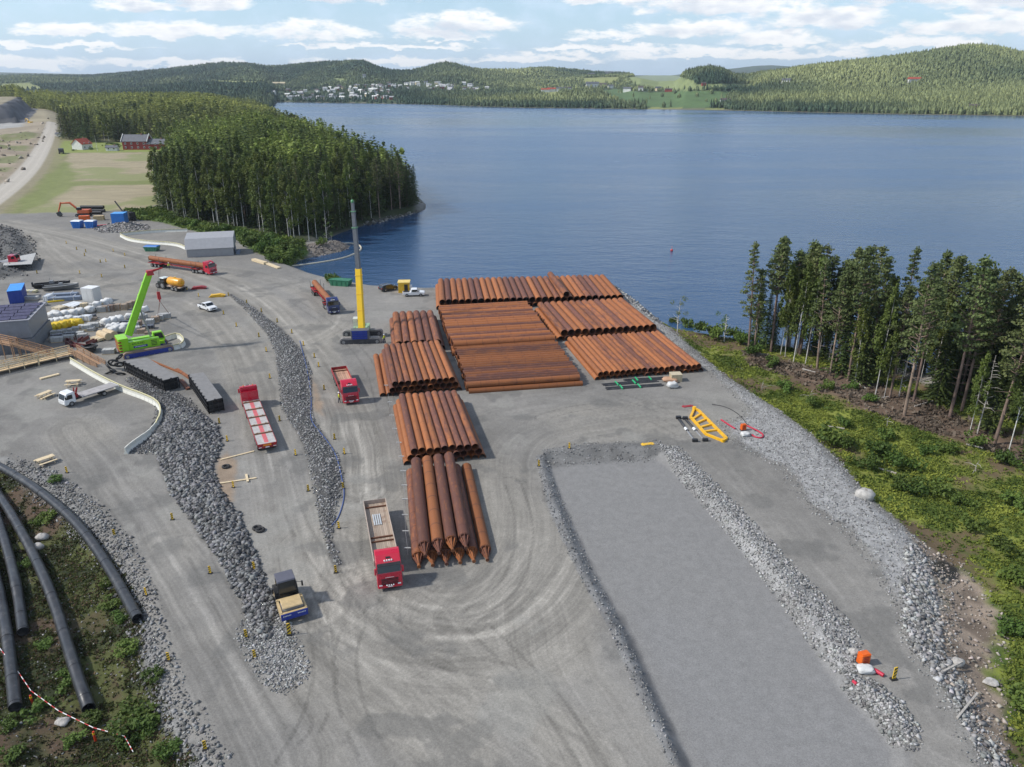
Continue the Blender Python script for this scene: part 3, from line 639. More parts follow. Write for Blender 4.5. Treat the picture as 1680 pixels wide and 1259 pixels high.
rocks('road_edge_stone', [(wpx([(20, 765), (60, 772), (150, 840), (200, 900), (240, 1000), (255, 1080), (300, 1180), (350, 1259), (335, 1262), (285, 1180), (240, 1080), (228, 1000), (180, 905), (105, 838)]), 7500, .07, .5, (.23, .228, .222), 1.6),
      (wpx([(495, 412), (525, 405), (565, 400), (572, 406), (520, 418)], -1), 500, .3, .9, (.25, .22, .2), 1), (wpx([(600, 366), (650, 354), (690, 345), (694, 348), (650, 360), (600, 371)], -1), 260, .6, 2, (.2, .19, .17), 1),
      (wpx([(1012, 470), (1045, 490), (1085, 525), (1078, 528), (1040, 497), (1010, 478)]), 900, .3, 1.1, LT, .8), (DIRT, 1500, .08, .6, (.32, .28, .24), 1), (RUBBLE, 700, .8, 4, (.3, .26, .21), 1)], 5)
rocks('slope_gravel', [(BLSH, 5200, .07, .3, (.25, .247, .24), .6)], 6)

# ------------------------------------------------------------------ tree meshes
def quads(P, L, Wd, D, N):
    """leaf cards: centre, length, width, direction, normal"""
    D = D / (np.linalg.norm(D, axis=1)[:, None] + 1e-9); S = np.cross(D, N); S /= (np.linalg.norm(S, axis=1)[:, None] + 1e-9)
    a = D * (L / 2)[:, None]; b = S * (Wd / 2)[:, None]
    V = np.stack([P - a, P + b * 1.0 - a * .1, P + a, P - b * 1.0 + a * .1], 1); return V.reshape(-1, 3)
def spruce_cards(r, h=18.0, rad=2.7, lev=34, per=8, seg=6, base=.07):
    P, Dn, L, Wd = [], [], [], []; k = 1.0
    for i in range(lev):
        t = i / (lev - 1); zz = h * (base + (1 - base) * t); rr = rad * ((1 - t) ** .8) * (.78 + .45 * r.random()) + .12
        for j in range(per):
            a = 2 * math.pi * (j + r.random() * .8) / per + i * 1.7; ln = rr * (.7 + .5 * r.random()); droop = .18 + .3 * (1 - t)
            for s in range(seg):
                u = (s + .5 + r.random() * .5) / seg
                P.append((math.cos(a) * ln * u + (r.random() - .5) * .3, math.sin(a) * ln * u + (r.random() - .5) * .3, zz - droop * ln * u * u + .15 * ln * u + (r.random() - .5) * .25))
                sp = (r.random() - .5) * 1.6; Dn.append((math.cos(a + sp), math.sin(a + sp), -.35 + .5 * r.random())); sc = (.55 + .35 * r.random()) * (.55 + .5 * (1 - t)) * (6.0 / seg) ** .5 * (rad / 2.7)
                L.append(sc * 1.35); Wd.append(sc * .62)
    P.append((0, 0, h)); Dn.append((0, 0, 1)); L.append(1.4); Wd.append(.25)
    n = len(P); N = np.array([(0, 0, 1.0)] * n) + r.normal(size=(n, 3)) * .45
    return quads(np.array(P), np.array(L), np.array(Wd), np.array(Dn), N)
def clump_cards(r, centers, rads, n, size, up=.5):
    P, L = [], []; Nn = []
    for c, rd in zip(centers, rads):
        d = r.normal(size=(n, 3)); d /= np.linalg.norm(d, axis=1)[:, None]; q = d * (r.random((n, 1)) ** .4) * np.array(rd)[None]
        P.append(q + np.array(c)[None]); Nn.append(d + np.array([0, 0, up])[None] + r.normal(size=(n, 3)) * .5)
    P = np.concatenate(P); N = np.concatenate(Nn); m = len(P); s = size * (.6 + .8 * r.random(m))
    return quads(P, s, s * .75, r.normal(size=(m, 3)), N)
def birch_cards(r, h, ncl=44, n=46, size=.55, w=1.0, lo=.28):
    cs, rs = [], []
    for i in range(ncl):
        t = lo + (1 - lo) * r.random() ** .85; rr = w * 2.5 * math.sin(math.pi * min(1, (t - lo + .08) / (1.08 - lo)) ** .75) ** .8 * (.5 + .6 * r.random()); a = r.random() * 6.283
        cs.append((math.cos(a) * rr, math.sin(a) * rr, h * t * .97 - .3 * rr)); q = (.62 + .5 * r.random()) * w; rs.append((q, q, q * 1.35))
    cs.append((0, 0, h * .97)); rs.append((.45, .45, 1.0))
    return clump_cards(r, cs, rs, n, size)
def pine_parts(r, h, ncl=26, n=60, size=.42, lo=.5, w=1.0):
    cs, rs, limbs = [], [], []; ncl = int(ncl * 1.7); n = int(n * .62)
    for i in range(ncl):
        t = lo + (1 - lo) * (i + r.random()) / ncl; prof = min(1, (t - lo + .06) / .16) * (1.02 - ((t - lo) / (1 - lo)) ** 1.3 * .82)
        rr = w * 2.5 * prof * (.35 + .8 * r.random()); a = i * 2.4 + r.random(); c = (math.cos(a) * rr, math.sin(a) * rr, h * t + .25 * rr)
        cs.append(c); q = w * (.62 + .5 * r.random()) * (.6 + .4 * prof); rs.append((q, q, q * .34)); limbs.append(((0, 0, h * t - .3 * rr), c))
    cs.append((0, 0, h)); rs.append((.6, .6, .6))
    return clump_cards(r, cs, rs, n, size, 1.2), limbs
def qf(n): return np.arange(n * 4).reshape(-1, 4)
M_SPR = leafmat('spruce_needles', (.032, .054, .017), (.10, .135, .036), .3, .12)
M_PIN = leafmat('pine_needles', (.05, .075, .026), (.16, .185, .06), .22, .15)
M_BIR = leafmat('birch_leaves', (.05, .08, .017), (.17, .205, .045), .25, .3)
M_BUSH = leafmat('shrub_leaves', (.045, .085, .016), (.14, .20, .04), .3, .25)
M_TRK = mat('conifer_bark', (.16, .12, .09), .9, 0, .35, 2.0, .4, rand=.2)
M_PTRK = mat('pine_bark', (.23, .165, .125), .9, 0, .45, .5, .4, rand=.35)
M_BTRK = mat('birch_bark', (.50, .48, .44), .8, 0, .3, 3.0, .2, rand=.2)
M_DEAD = mat('dead_wood', (.40, .37, .33), .9, 0, .2, 3, .2)
def trunk_mb(h, r0, r, limbs=(), n=7, lean=0.0, stubs=0, top=1.0):
    b = MB(); k = 7; ph = r.random() * 6
    path = [(math.sin(ph + i * .9) * .12 * i / k + lean * (i / k) * h * .1, math.cos(ph + i * 1.1) * .1 * i / k, -0.5 + (h * top + .5) * i / k) for i in range(k + 1)]
    b.tube(path, [r0 * (1 - .8 * i / k) for i in range(k + 1)], n)
    for a, c in limbs: b.tube([a, (c[0] * .5, c[1] * .5, (a[2] + c[2]) / 2 - .1), c], [r0 * .28, r0 * .18, r0 * .06], 4, False)
    for i in range(stubs):
        a = r.random() * 6.28; zz = h * (.2 + .4 * r.random()); l = .6 + 1.6 * r.random(); b.tube([(0, 0, zz), (math.cos(a) * l, math.sin(a) * l, zz + .1 * l)], [r0 * .18, r0 * .05], 4, False)
    return b
def tree_variant(kind, i):
    r = np.random.default_rng(100 + i * 7 + len(kind))
    if kind == 'spruce_tree':
        V = spruce_cards(r); tm = trunk_mb(17.5, .2, r); mats = (M_SPR, M_TRK)
    elif kind == 'birch_tree':
        V = birch_cards(r, 20.0, 46, 48, .5, .95, .30 + .1 * (i % 2)); tm = trunk_mb(19, .15, r, [((0, 0, 20 * q), (1.3 * math.cos(q * 40), 1.3 * math.sin(q * 40), 20 * q + 2)) for q in (.3, .38, .46, .55, .64)]); mats = (M_BIR, M_BTRK)
    else:
        V, limbs = pine_parts(r, 20.0, 28 + 3 * i, 72, .34, .34 + .05 * i, 1.0 + .08 * (i % 3)); tm = trunk_mb(20, .24, r, limbs, 8, 0, 14); mats = (M_PIN, M_PTRK)
    cm = np_mesh('crown', V, qf(len(V) // 4), [mats[0]]); return tm.mesh('trunk', mats[1]), cm
TREE_MESH = {k: [tree_variant(k, i) for i in range(n)] for k, n in (('spruce_tree', 5), ('birch_tree', 5), ('pine_tree', 5))}
def plant_tree(kind, x, y, h, label, group, v=None, lean=(0, 0), sx=1.0):
    tm, cm = TREE_MESH[kind][random.randrange(5) if v is None else v]
    base = {'spruce_tree': 18.0, 'birch_tree': 20.0, 'pine_tree': 20.0}[kind]; s = h / base
    o = thing(kind, label, kind.replace('_', ' '), (x, y, gz(x, y) - .05), random.random() * 6.28, group)
    o.rotation_euler[0], o.rotation_euler[1] = lean; o.scale = (s * sx, s * sx, s)
    link_('trunk', tm, o); link_('crown', cm, o); return o
# baked, coarser trees for the parts of the woods that read as one mass
def bake_trees(name, label, specs, mat_, seed, kind='stuff', trunkcol=None):
    """specs: list of (templates, X, Y, Z, height scale, width scale, colour rows)"""
    r = np.random.default_rng(seed); Vs, Cs, nf, ks = [], [], 0, None
    for temps, x, y, z, hs, ws, col in specs:
        idx = r.integers(0, len(temps), len(x))
        for ti, T in enumerate(temps):
            s = idx == ti; n = int(s.sum())
            if not n: continue
            a = r.random(n) * 6.283; ca, sa = np.cos(a), np.sin(a); V = np.empty((n, len(T), 3), np.float32)
            V[:, :, 0] = (T[None, :, 0] * ca[:, None] - T[None, :, 1] * sa[:, None]) * ws[s][:, None] + x[s][:, None]
            V[:, :, 1] = (T[None, :, 0] * sa[:, None] + T[None, :, 1] * ca[:, None]) * ws[s][:, None] + y[s][:, None]
            V[:, :, 2] = T[None, :, 2] * hs[s][:, None] + z[s][:, None]
            qa = .1 if 'hill' in name else .2; q = 1 - qa + 2 * qa * np.repeat(r.random((n, len(T) // 4)), 4, 1)
            Vs.append(V.reshape(-1, 3)); Cs.append((col[s][:, None, :] * q[:, :, None]).reshape(-1, 3))
    V = np.concatenate(Vs); me = np_mesh(name, V, qf(len(V) // 4), [mat_], False, None, np.clip(np.concatenate(Cs), .004, .5)); return tag(link_(name, me), kind=kind)
r_ = np.random.default_rng(55)
MID_S = [spruce_cards(r_, 1.0 * 18, 2.9, 15, 6, 2) for _ in range(4)]; MID_B = [birch_cards(r_, 18.0, 22, 9, 1.15, 1.15, .2) for _ in range(4)]
FAR_S = [spruce_cards(r_, 18, 3.0, 12, 5, 1) * np.array([1.0, 1.0, 1]) for _ in range(4)]; FAR_B = [birch_cards(r_, 17.0, 14, 8, 1.5, 1.3, .15) for _ in range(4)]
def poisson(poly, sp, seed, cond=None):
    P = np.array(poly); lo, hi = P.min(0), P.max(0); r = np.random.default_rng(seed)
    nx, ny = int((hi[0] - lo[0]) / sp) + 1, int((hi[1] - lo[1]) / sp) + 1
    X_, Y_ = np.meshgrid(np.arange(nx), np.arange(ny)); x = lo[0] + (X_ + .5 + (r.random(X_.shape) - .5) * .85 + .5 * (Y_ % 2)) * sp; y = lo[1] + (Y_ + .5 + (r.random(X_.shape) - .5) * .85) * sp
    x, y = x.ravel(), y.ravel(); s = sdpoly(x, y, poly, 30) > .5; return x[s], y[s]
# headland wood: the trees of its front as individuals
hx_, hy_ = poisson([p for p in FOREST], 4.3, 9)
m_ = sdpoly(hx_, hy_, LAKE, 20) < -1.5; hx_, hy_ = hx_[m_], hy_[m_]
A_ = skyline(hx_, hy_); sfr = hy_ < 620
dl = np.abs(sdline(hx_, hy_, HEAD_FRONT, 200))
ml = sdpoly(hx_, hy_, FOREST, 60)
dv = np.minimum(dl, 200) + (hy_ - 230) * .12
order = np.argsort(np.where((hy_ < 430), dv, 1e6)); NIND = 250
ind = order[:NIND]; rest = np.ones(len(hx_), bool); rest[ind] = False
for i in ind:
    x, y = float(hx_[i]), float(hy_[i]); a = A_[i]; q = random.random()
    edge = dl[i] < 9
    if edge and a < 560: kind = 'birch_tree' if q < .72 else 'spruce_tree'
    elif a > 600: kind = 'spruce_tree' if q < .6 else 'pine_tree'
    else: kind = 'spruce_tree' if q < .45 else ('birch_tree' if q < .8 else 'pine_tree')
    hgt = {'birch_tree': 20, 'spruce_tree': 19, 'pine_tree': 19}[kind] * (.82 + .34 * random.random()) * (.85 if a > 650 else 1) * (1.12 if random.random() < .15 else 1)
    pos = 'front edge' if edge else 'second ranks'
    if a > 640: pos = 'lake tip'
    lab = {'birch_tree': 'slender pale-trunked birch at the %s of the headland wood', 'spruce_tree': 'dark conical spruce at the %s of the headland wood', 'pine_tree': 'dark round-topped pine at the %s of the headland wood'}[kind] % pos
    plant_tree(kind, x, y, hgt, lab, {'birch': 'birches', 'spruce': 'spruces', 'pine': 'pines'}[lab.split(' at ')[0].split()[-1]] + ' at the ' + pos + ' of the headland wood', sx=1.05)
for i, (px, py, k, h) in enumerate([(104, 227, 's', 26), (109, 228, 'p', 25), (114, 229, 's', 27), (120, 229, 'p', 26), (127, 230, 's', 25), (133, 231, 's', 27), (139, 232, 's', 28), (146, 233, 's', 28), (152, 233, 's', 27), (158, 234, 's', 24), (172, 231, 'b', 23), (179, 233, 'b', 22), (190, 232, 's', 25), (197, 233, 's', 26), (205, 232, 'b', 22), (216, 231, 'p', 22), (228, 231, 's', 21), (238, 232, 'b', 20), (250, 233, 'p', 21), (268, 236, 'b', 17), (274, 237, 'b', 18), (281, 238, 'b', 17), (292, 240, 's', 20)]):
    p = gat(px, py); kk = {'s': 'spruce_tree', 'p': 'pine_tree', 'b': 'birch_tree'}[k]; plant_tree(kk, p.x, p.y, h, 'tall %s behind the farm, %s' % (kk.split('_')[0], ordn(i, 23)), 'tall trees behind the farm', sx=1.25)
LM = attr_mat('distant_foliage', .7, .25, .18, .2, .5)
def tree_cols(x, y, n, a, b, sc=45, seed=70):
    t = np.clip(fbm(x, y, sc, 4, seed) * 1.5 - .25 + (r_.random(n) - .5) * .7, 0, 1)[:, None]; return (C(*a)[None] * (1 - t) + C(*b)[None] * t)
rx, ry = hx_[rest], hy_[rest]; nr_ = rest & (hy_ < 640); nn = int(nr_.sum()); x, y = hx_[nr_], hy_[nr_]
kb = r_.random(nn) < .25; z = height(x, y) - .3; hs = .95 * (.72 + .5 * r_.random(nn)); colr = tree_cols(x, y, nn, (.055, .082, .022), (.235, .29, .065))  # sunlit canopy painted in as brighter yellow-green leaf colours
colr[kb] *= 1.15
bake_trees('headland_wood', None, [(MID_S, x[~kb], y[~kb], z[~kb], hs[~kb], hs[~kb] * 1.15, colr[~kb]), (MID_B, x[kb], y[kb], z[kb], hs[kb], hs[kb] * 1.1, colr[kb])], LM, 5)
fm = (hy_ >= 640); k2 = np.nonzero(fm)[0]; k2 = k2[r_.random(len(k2)) < .5]; x, y = hx_[k2], hy_[k2]; nn = len(x); kb = r_.random(nn) < .3; z = height(x, y) - .3; hs = .9 * (.75 + .45 * r_.random(nn))
colr = tree_cols(x, y, nn, (.085, .115, .035), (.40, .42, .11), 80)  # sunlight on the far wood painted into its paler leaf colours
bake_trees('inland_wood', None, [(FAR_S, x[~kb], y[~kb], z[~kb], hs[~kb], hs[~kb] * 1.5, colr[~kb]), (FAR_B, x[kb], y[kb], z[kb], hs[kb], hs[kb] * 1.4, colr[kb])], LM, 6)
# wooded hills across the lake
TREES_N = 72000
q = r_.random((TREES_N * 2, 2)); A = -150 + q[:, 0] * 2000
cd = np.interp(A, COLS, CD) + 500; s0 = np.maximum(shoreD(A) + 6, 1000); y = s0 + (cd - s0) * q[:, 1] ** 1.15; x = (A - 840) * CP / F * y
f = field_mask(x, y); rw = rowof(x, y)
vill = ((sdpoly(A, rw, [(430, 158), (450, 148), (500, 146), (560, 140), (620, 136), (780, 136), (820, 146), (790, 153), (700, 153), (640, 150), (665, 170), (590, 170), (520, 166), (470, 168)], 5) > 0))
farm = sdpoly(A, rw, [(880, 140), (960, 132), (1040, 138), (1130, 146), (1130, 152), (1010, 153), (900, 154)], 5) > 0
tr = rw - 12.0 * F / y; f2 = np.where((sdpoly(A, tr, FIELDS_FAR[0][1], 5) > 0) | (sdpoly(A, tr, FIELDS_FAR[2][1], 5) > 0), 1, 0)
dens = np.where(vill, .13, np.where(farm, .25, 1.0)) * (f == 0) * np.where((f2 == 1) & (r_.random(len(A)) < .6), 0, 1); hedge = (A > 1000) & (A < 1210) & (rw > 150) & (f > 0) & (r_.random(len(A)) < .006)
dens = np.where(((A < 440) & (y < 1300)) | ((A < 112) & (y < 1560)), 0, dens)
s = (r_.random(len(A)) < dens) | hedge; x, y, A, rw = x[s][:TREES_N], y[s][:TREES_N], A[s][:TREES_N], rw[s][:TREES_N]; nn = len(x)
sel = y < 2000; z = height(x, y) - .5
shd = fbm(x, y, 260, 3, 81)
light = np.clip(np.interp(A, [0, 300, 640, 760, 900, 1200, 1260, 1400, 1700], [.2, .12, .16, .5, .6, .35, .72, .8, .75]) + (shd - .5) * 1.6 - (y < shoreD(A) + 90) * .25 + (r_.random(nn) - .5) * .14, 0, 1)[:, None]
colr = C(.040, .072, .044)[None] * (1 - light) + C(.25, .275, .115)[None] * light  # sunlit and shaded slopes painted into the tree colours
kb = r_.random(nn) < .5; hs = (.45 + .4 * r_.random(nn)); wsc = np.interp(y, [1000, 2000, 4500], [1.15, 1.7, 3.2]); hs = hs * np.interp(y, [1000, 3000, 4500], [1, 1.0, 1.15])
def cone_t(r, n=5):
    V = []
    for zz, rr, tp in ((1.5, 2.5, 12), (7, 1.9, 18.5)):
        for i in range(n):
            a0, a1 = 6.283 * i / n, 6.283 * (i + 1) / n; j = .8 + .4 * r.random(); V += [(math.cos(a0) * rr * j, math.sin(a0) * rr * j, zz), (math.cos(a1) * rr * j, math.sin(a1) * rr * j, zz - .5), (0.1, 0, tp), (-.1, 0, tp - .5)]
    return np.array(V)
def blob_t(r):
    V = []
    for zz, rr, r2, zt in ((1, 2.6, 3.3, 8), (8, 3.3, .6, 15)):
        for i in range(6):
            a0, a1 = 6.283 * i / 6, 6.283 * (i + 1) / 6; j = .8 + .4 * r.random(); V += [(math.cos(a0) * rr * j, math.sin(a0) * rr * j, zz), (math.cos(a1) * rr * j, math.sin(a1) * rr * j, zz), (math.cos(a1) * r2 * j, math.sin(a1) * r2 * j, zt), (math.cos(a0) * r2 * j, math.sin(a0) * r2 * j, zt)]
    return np.array(V)
CT = [cone_t(r_) for _ in range(5)]; BT = [blob_t(r_) for _ in range(4)]
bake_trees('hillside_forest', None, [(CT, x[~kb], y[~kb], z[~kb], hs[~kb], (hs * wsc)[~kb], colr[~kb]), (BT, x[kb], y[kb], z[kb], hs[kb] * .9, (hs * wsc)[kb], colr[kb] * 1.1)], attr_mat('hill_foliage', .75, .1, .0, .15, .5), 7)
# shore pines on the right
RP = [(150, 630, 'p', 21), (180, 620, 'p', 16), (265, 625, 'p', 22), (315, 640, 'b', 17), (340, 650, 'b', 18), (383, 675, 'b', 19), (415, 640, 'p', 21), (445, 685, 'b', 20), (505, 710, 'p', 20), (570, 745, 'p', 18), (595, 730, 'p', 20), (630, 745, 's', 18), (665, 770, 'p', 23),
      (700, 790, 'b', 16), (725, 790, 's', 14), (805, 850, 'b', 19), (850, 865, 'b', 12), (880, 860, 'p', 19), (955, 950, 'p', 24), (1000, 890, 'p', 20), (1120, 890, 's', 16), (1190, 960, 'p', 25), (1250, 930, 'p', 23), (1290, 1050, 'b', 13), (1390, 1040, 's', 12), (1420, 1100, 'p', 24), (1490, 1150, 'b', 17), (1560, 1100, 'p', 22),
      (1620, 1180, 's', 15), (1660, 1140, 'p', 22)]
KK = {'p': 'pine_tree', 's': 'spruce_tree', 'b': 'birch_tree'}
NM = {'p': 'tall pine with a bare reddish trunk', 's': 'dark green spruce', 'b': 'slim pale-trunked birch'}
for (zx, zy, k, h) in RP:
    p = gat(1180 + zx / 3.148, 380 + zy / 3.148); same = [q for q in RP if q[2] == k]; oi_ = ordn(same.index((zx, zy, k, h)), len(same))
    plant_tree(KK[k], p.x, p.y, h, NM[k].replace('with a bare reddish trunk', 'reddish-trunked').replace('tall pine reddish-trunked', 'tall bare-trunked pine') + ', %s of its kind in the right front tree row' % oi_, KK[k].replace('_', ' ') + 's in the front row of the right shore wood', lean=(0, R(random.uniform(-2, 4))), sx=.95 if k != 'b' else .7)
SHW = wpx([(1222, 562), (1240, 574), (1330, 592), (1450, 622), (1550, 655), (1690, 705), (1780, 740), (1820, 700), (1690, 650), (1600, 622), (1500, 598), (1400, 580), (1300, 564)], -1)
sx_, sy_ = poisson(SHW, 2.0, 19); n_ = 0
for x, y in zip(sx_, sy_):
    q = random.random(); k = 's' if q < .32 else ('p' if q < .68 else 'b'); A0 = skyline(np.array([x]), np.array([y]))[0]
    h = {'s': random.uniform(9, 17), 'p': random.uniform(17, 22), 'b': random.uniform(10, 17)}[k]
    plant_tree(KK[k], float(x), float(y), h, NM[k].replace('tall ', '') + ' inside the right shore wood', KK[k].replace('_', ' ') + 's inside the right shore wood', sx=.95 if k != 'b' else .7); n_ += 1
# shrubs
def shrub_mesh(i, s=1.0):
    r = np.random.default_rng(300 + i); cs = [(r.normal() * .5, r.normal() * .5, .45 + .5 * r.random()) for _ in range(9)]; rs = [(.5, .5, .42)] * 9
    V = clump_cards(r, cs, rs, 55, .24, .6); return np_mesh('shrub', V, qf(len(V) // 4), [M_BUSH])
SHM = [shrub_mesh(i) for i in range(5)]
def shrub(px, py, s, label, group=None, hz=1.0):
    p = gat(px, py); o = link_('shrub', SHM[random.randrange(5)]); o.location = p; o.scale = (s, s, s * hz); o.rotation_euler[2] = random.random() * 6; tag(o, label, 'shrub', group)
for (px, py, s) in [(1362, 724, 2.0), (1390, 738, 1.6), (1440, 752, 2.1), (1470, 765, 1.9), (1425, 772, 1.7), (1480, 800, 1.4), (1500, 815, 1.5), (1545, 810, 1.6), (1570, 825, 1.3), (1590, 870, 1.5), (1380, 700, 1.3), (1455, 720, 1.2), (1520, 745, 1.2), (1290, 640, 1.3), (1330, 665, 1.2), (1555, 745, 1.4), (1610, 735, 1.5), (1650, 760, 1.6), (1665, 830, 1.5), (1640, 905, 1.4), (1670, 960, 1.6), (1270, 600, 1.4), (1400, 640, 1.1), (1430, 660, 1.2), (1660, 1040, 1.4), (1672, 1160, 1.5), (1360, 640, 1.3)]:
    shrub(px, py, s, 'leafy green shrub growing in the grassy meadow on the right', 'shrubs of the right meadow')
for (px, py, s) in [(1130, 540, 1.3), (1150, 548, 1.7), (1165, 552, 1.4), (1180, 556, 1.9), (1205, 558, 1.7), (1218, 565, 1.8), (1105, 533, 1.1), (1240, 585, 1.5)]:
    shrub(px, py, s, 'bushy green shrub on the lake bank behind the pipe stacks', 'shrubs of the lake bank', 1.3)
for (px, py, s) in [(405, 395, 2.2), (420, 402, 2.5), (440, 405, 2.6), (460, 408, 2.4), (478, 412, 2.2), (430, 416, 2.2), (455, 422, 2.3), (475, 424, 2.0), (492, 405, 1.6), (395, 388, 2.0), (370, 382, 1.9), (345, 380, 1.8), (300, 368, 1.6), (530, 402, 1.4), (540, 463, 1.5), (550, 465, 1.3), (320, 372, 1.7), (485, 416, 1.9), (445, 430, 1.6), (465, 432, 1.5)]:
    shrub(px, py, s * 1.15, 'bushy green shrub at the foot of the headland wood', 'shrubs at the foot of the headland wood', 1.1)
for (px, py, s) in [(60, 860, .8), (85, 850, 1.0), (50, 925, .8), (195, 1020, 1.0), (185, 1000, 1.0), (120, 1115, 1.1), (215, 1070, 1.1), (225, 1175, 1.5), (240, 1190, 1.3), (60, 1165, 1.0), (20, 1190, .8), (155, 1185, .9), (275, 1240, 1.0), (205, 1225, 1.0), (95, 790, .9), (125, 1215, .9), (30, 1240, .8), (255, 1110, .9), (70, 1060, .7), (180, 960, .8)]:
    shrub(px, py, s, 'low green shrub in the rough ground among the black pipes', 'shrubs among the black pipes', .7)
for (px, py, s) in [(262, 236, 5.5), (190, 240, 2.6), (182, 238, 2.2), (176, 241, 1.8), (150, 246, 1.6), (120, 248, 1.3), (196, 243, 2)]:
    shrub(px, py, s, 'round garden bush on the farmyard lawn', 'bushes in the farmyard', .8)
# grass and ground cover
def tufts(name, spec, seed):
    r = np.random.default_rng(seed); Vs, Cs = [], []
    for poly, n, s0, a, b, per in spec:
        q = in_poly_points(poly, n, seed); z = height(q[:, 0], q[:, 1]); s = s0 * (.5 + r.random(n)); ok = z > WZ + .1
        gate = fbm(q[:, 0], q[:, 1], 12, 4, 42) + (fbm(q[:, 0], q[:, 1], 3.2, 5, 41) - .5) * .9 < .54; ok &= gate | (r.random(n) < .22); ok &= (sdpoly(q[:, 0], q[:, 1], DIRT, 5) < -.3) & ((sdpoly(q[:, 0], q[:, 1], FFLOOR, 5) < 0) | (name[0] == 'f')); q, z, s = q[ok], z[ok], s[ok]; n = len(q)
        P = np.repeat(np.stack([q[:, 0], q[:, 1], z + s * .18], 1), per, 0) + r.normal(size=(n * per, 3)) * np.repeat(s, per)[:, None] * np.array([.35, .35, .1]); ss = np.repeat(s, per) * (.5 + .6 * r.random(n * per))
        V = quads(P, ss, ss * .5, r.normal(size=(n * per, 3)) * np.array([.8, .8, .9]), r.normal(size=(n * per, 3)) * .6 + np.array([0, 0, .5])); t = np.clip(fbm(q[:, 0], q[:, 1], 4, 4, 41) * 2 - .5 + (r.random(n) - .5) * .6, 0, 1)[:, None]
        col = np.repeat(C(*a)[None] * (1 - t) + C(*b)[None] * t, per, 0); Vs.append(V); Cs.append(np.repeat(col, 4, 0))
    V = np.concatenate(Vs); return tag(link_(name, np_mesh(name, V, qf(len(V) // 4), [attr_mat('ground_cover', .8, 1.0, .2, .2, .3)], False, None, np.concatenate(Cs))), kind='stuff')
tufts('meadow_grass', [(MEADOW, 36000, .38, (.065, .10, .018), (.27, .30, .055), 5), (SHORE_GREEN, 2600, 1.3, (.05, .09, .016), (.15, .2, .04), 5)], 11)
tufts('heath_growth', [(BL, 12000, .26, (.03, .04, .012), (.085, .10, .028), 6), (BL, 7000, .26, (.06, .045, .03), (.14, .10, .06), 5)], 12)
tufts('forest_floor_litter', [(FFLOOR, 2600, .7, (.10, .075, .055), (.22, .18, .14), 4)], 13)
# ------------------------------------------------------------------ rusty pipes
def rust_mat(name, dark=0.0, bands=0.0):
    m = bpy.data.materials.new(name); m.use_nodes = True; t = NT(m.node_tree); bs = t.n['Principled BSDF']
    tcn = t.node('ShaderNodeTexCoord'); oc = tcn.outputs['Object']; oi = t.node('ShaderNodeObjectInfo').outputs['Random']
    off = t.node('ShaderNodeVectorMath', operation='ADD'); t.l.new(oc, off.inputs[0]); t.l.new(t.comb(t.m('MULTIPLY', oi, 40), t.m('MULTIPLY', oi, 90), 0), off.inputs[1]); v = off.outputs[0]
    mp = t.node('ShaderNodeMapping'); mp.inputs['Scale'].default_value = (1.6, .35, 1.6); t.l.new(v, mp.inputs[0])
    n1 = t.noise(mp.outputs[0], 1.0, 7, .65); n2 = t.noise(v, 9, 4, .7)
    c = t.mix(t.ss(t.m('ADD', n1, t.m('MULTIPLY', t.m('SUBTRACT', oi, .5), .62)), .38, .66), (.30, .108, .038), (.145, .060, .042))
    c = t.mix(t.m('MULTIPLY', t.ss(t.noise(mp.outputs[0], 2.3, 5, .6), .5, .7), .5), c, (.37, .14, .045))
    c = t.mix(t.m('MULTIPLY', t.ss(n2, .5, .75), .45), c, (.10, .04, .03))
    f = t.m('ADD', 1.0 - dark, t.m('MULTIPLY', t.m('SUBTRACT', t.m('FRACT', t.m('MULTIPLY', oi, 13.7)), .5), .3)); c = t.mix(1.0, c, t.comb(f, f, f), 'MULTIPLY')
    # girth welds every few metres
    sp = t.node('ShaderNodeSeparateXYZ'); t.l.new(oc, sp.inputs[0]); w = t.m('PINGPONG', t.m('ADD', sp.outputs[1], t.m('MULTIPLY', oi, 1.5)), 1.5)
    c = t.mix(t.m('MULTIPLY', t.ss(w, .14 + bands * .12, .03), .35 + bands), c, (.09, .032, .024))
    t.l.new(c, bs.inputs['Base Color']); t.put(bs.inputs['Roughness'], t.m('ADD', .55, t.m('MULTIPLY', n2, .3))); bs.inputs['Specular IOR Level'].default_value = .35
    return m
M_RUST = rust_mat('rusty_steel'); M_RUSTD = rust_mat('dark_rusty_steel', .22); M_RUSTB = rust_mat('banded_rusty_steel', .15, .3)
def tube_mesh(r, L, m, n=28, th=.022):
    """hollow open pipe along +Y starting at the origin"""
    b = MB(); ri = r - th; vs = []
    for (rr, y) in ((r, 0), (r, L), (ri, L), (ri, 0)):
        for i in range(n): a = 2 * math.pi * i / n; vs.append((rr * math.cos(a), y, rr * math.sin(a)))
    def ring(a, c, sm): return [(a * n + i, c * n + i, c * n + (i + 1) % n, a * n + (i + 1) % n) for i in range(n)]
    b.add(vs, ring(0, 1, 1), True); b.add(vs, ring(2, 3, 1), True); b.add(vs, ring(1, 2, 0)); b.add(vs, ring(3, 0, 0)); return b.mesh('pipe', m)
def at_Y(px, py, Y):
    u = (px - 840) / F; v = (629.5 - py) / F; t = Y / (CP + v * SP); return Vector((u * t, Y, CAMH + t * (-SP + v * CP)))
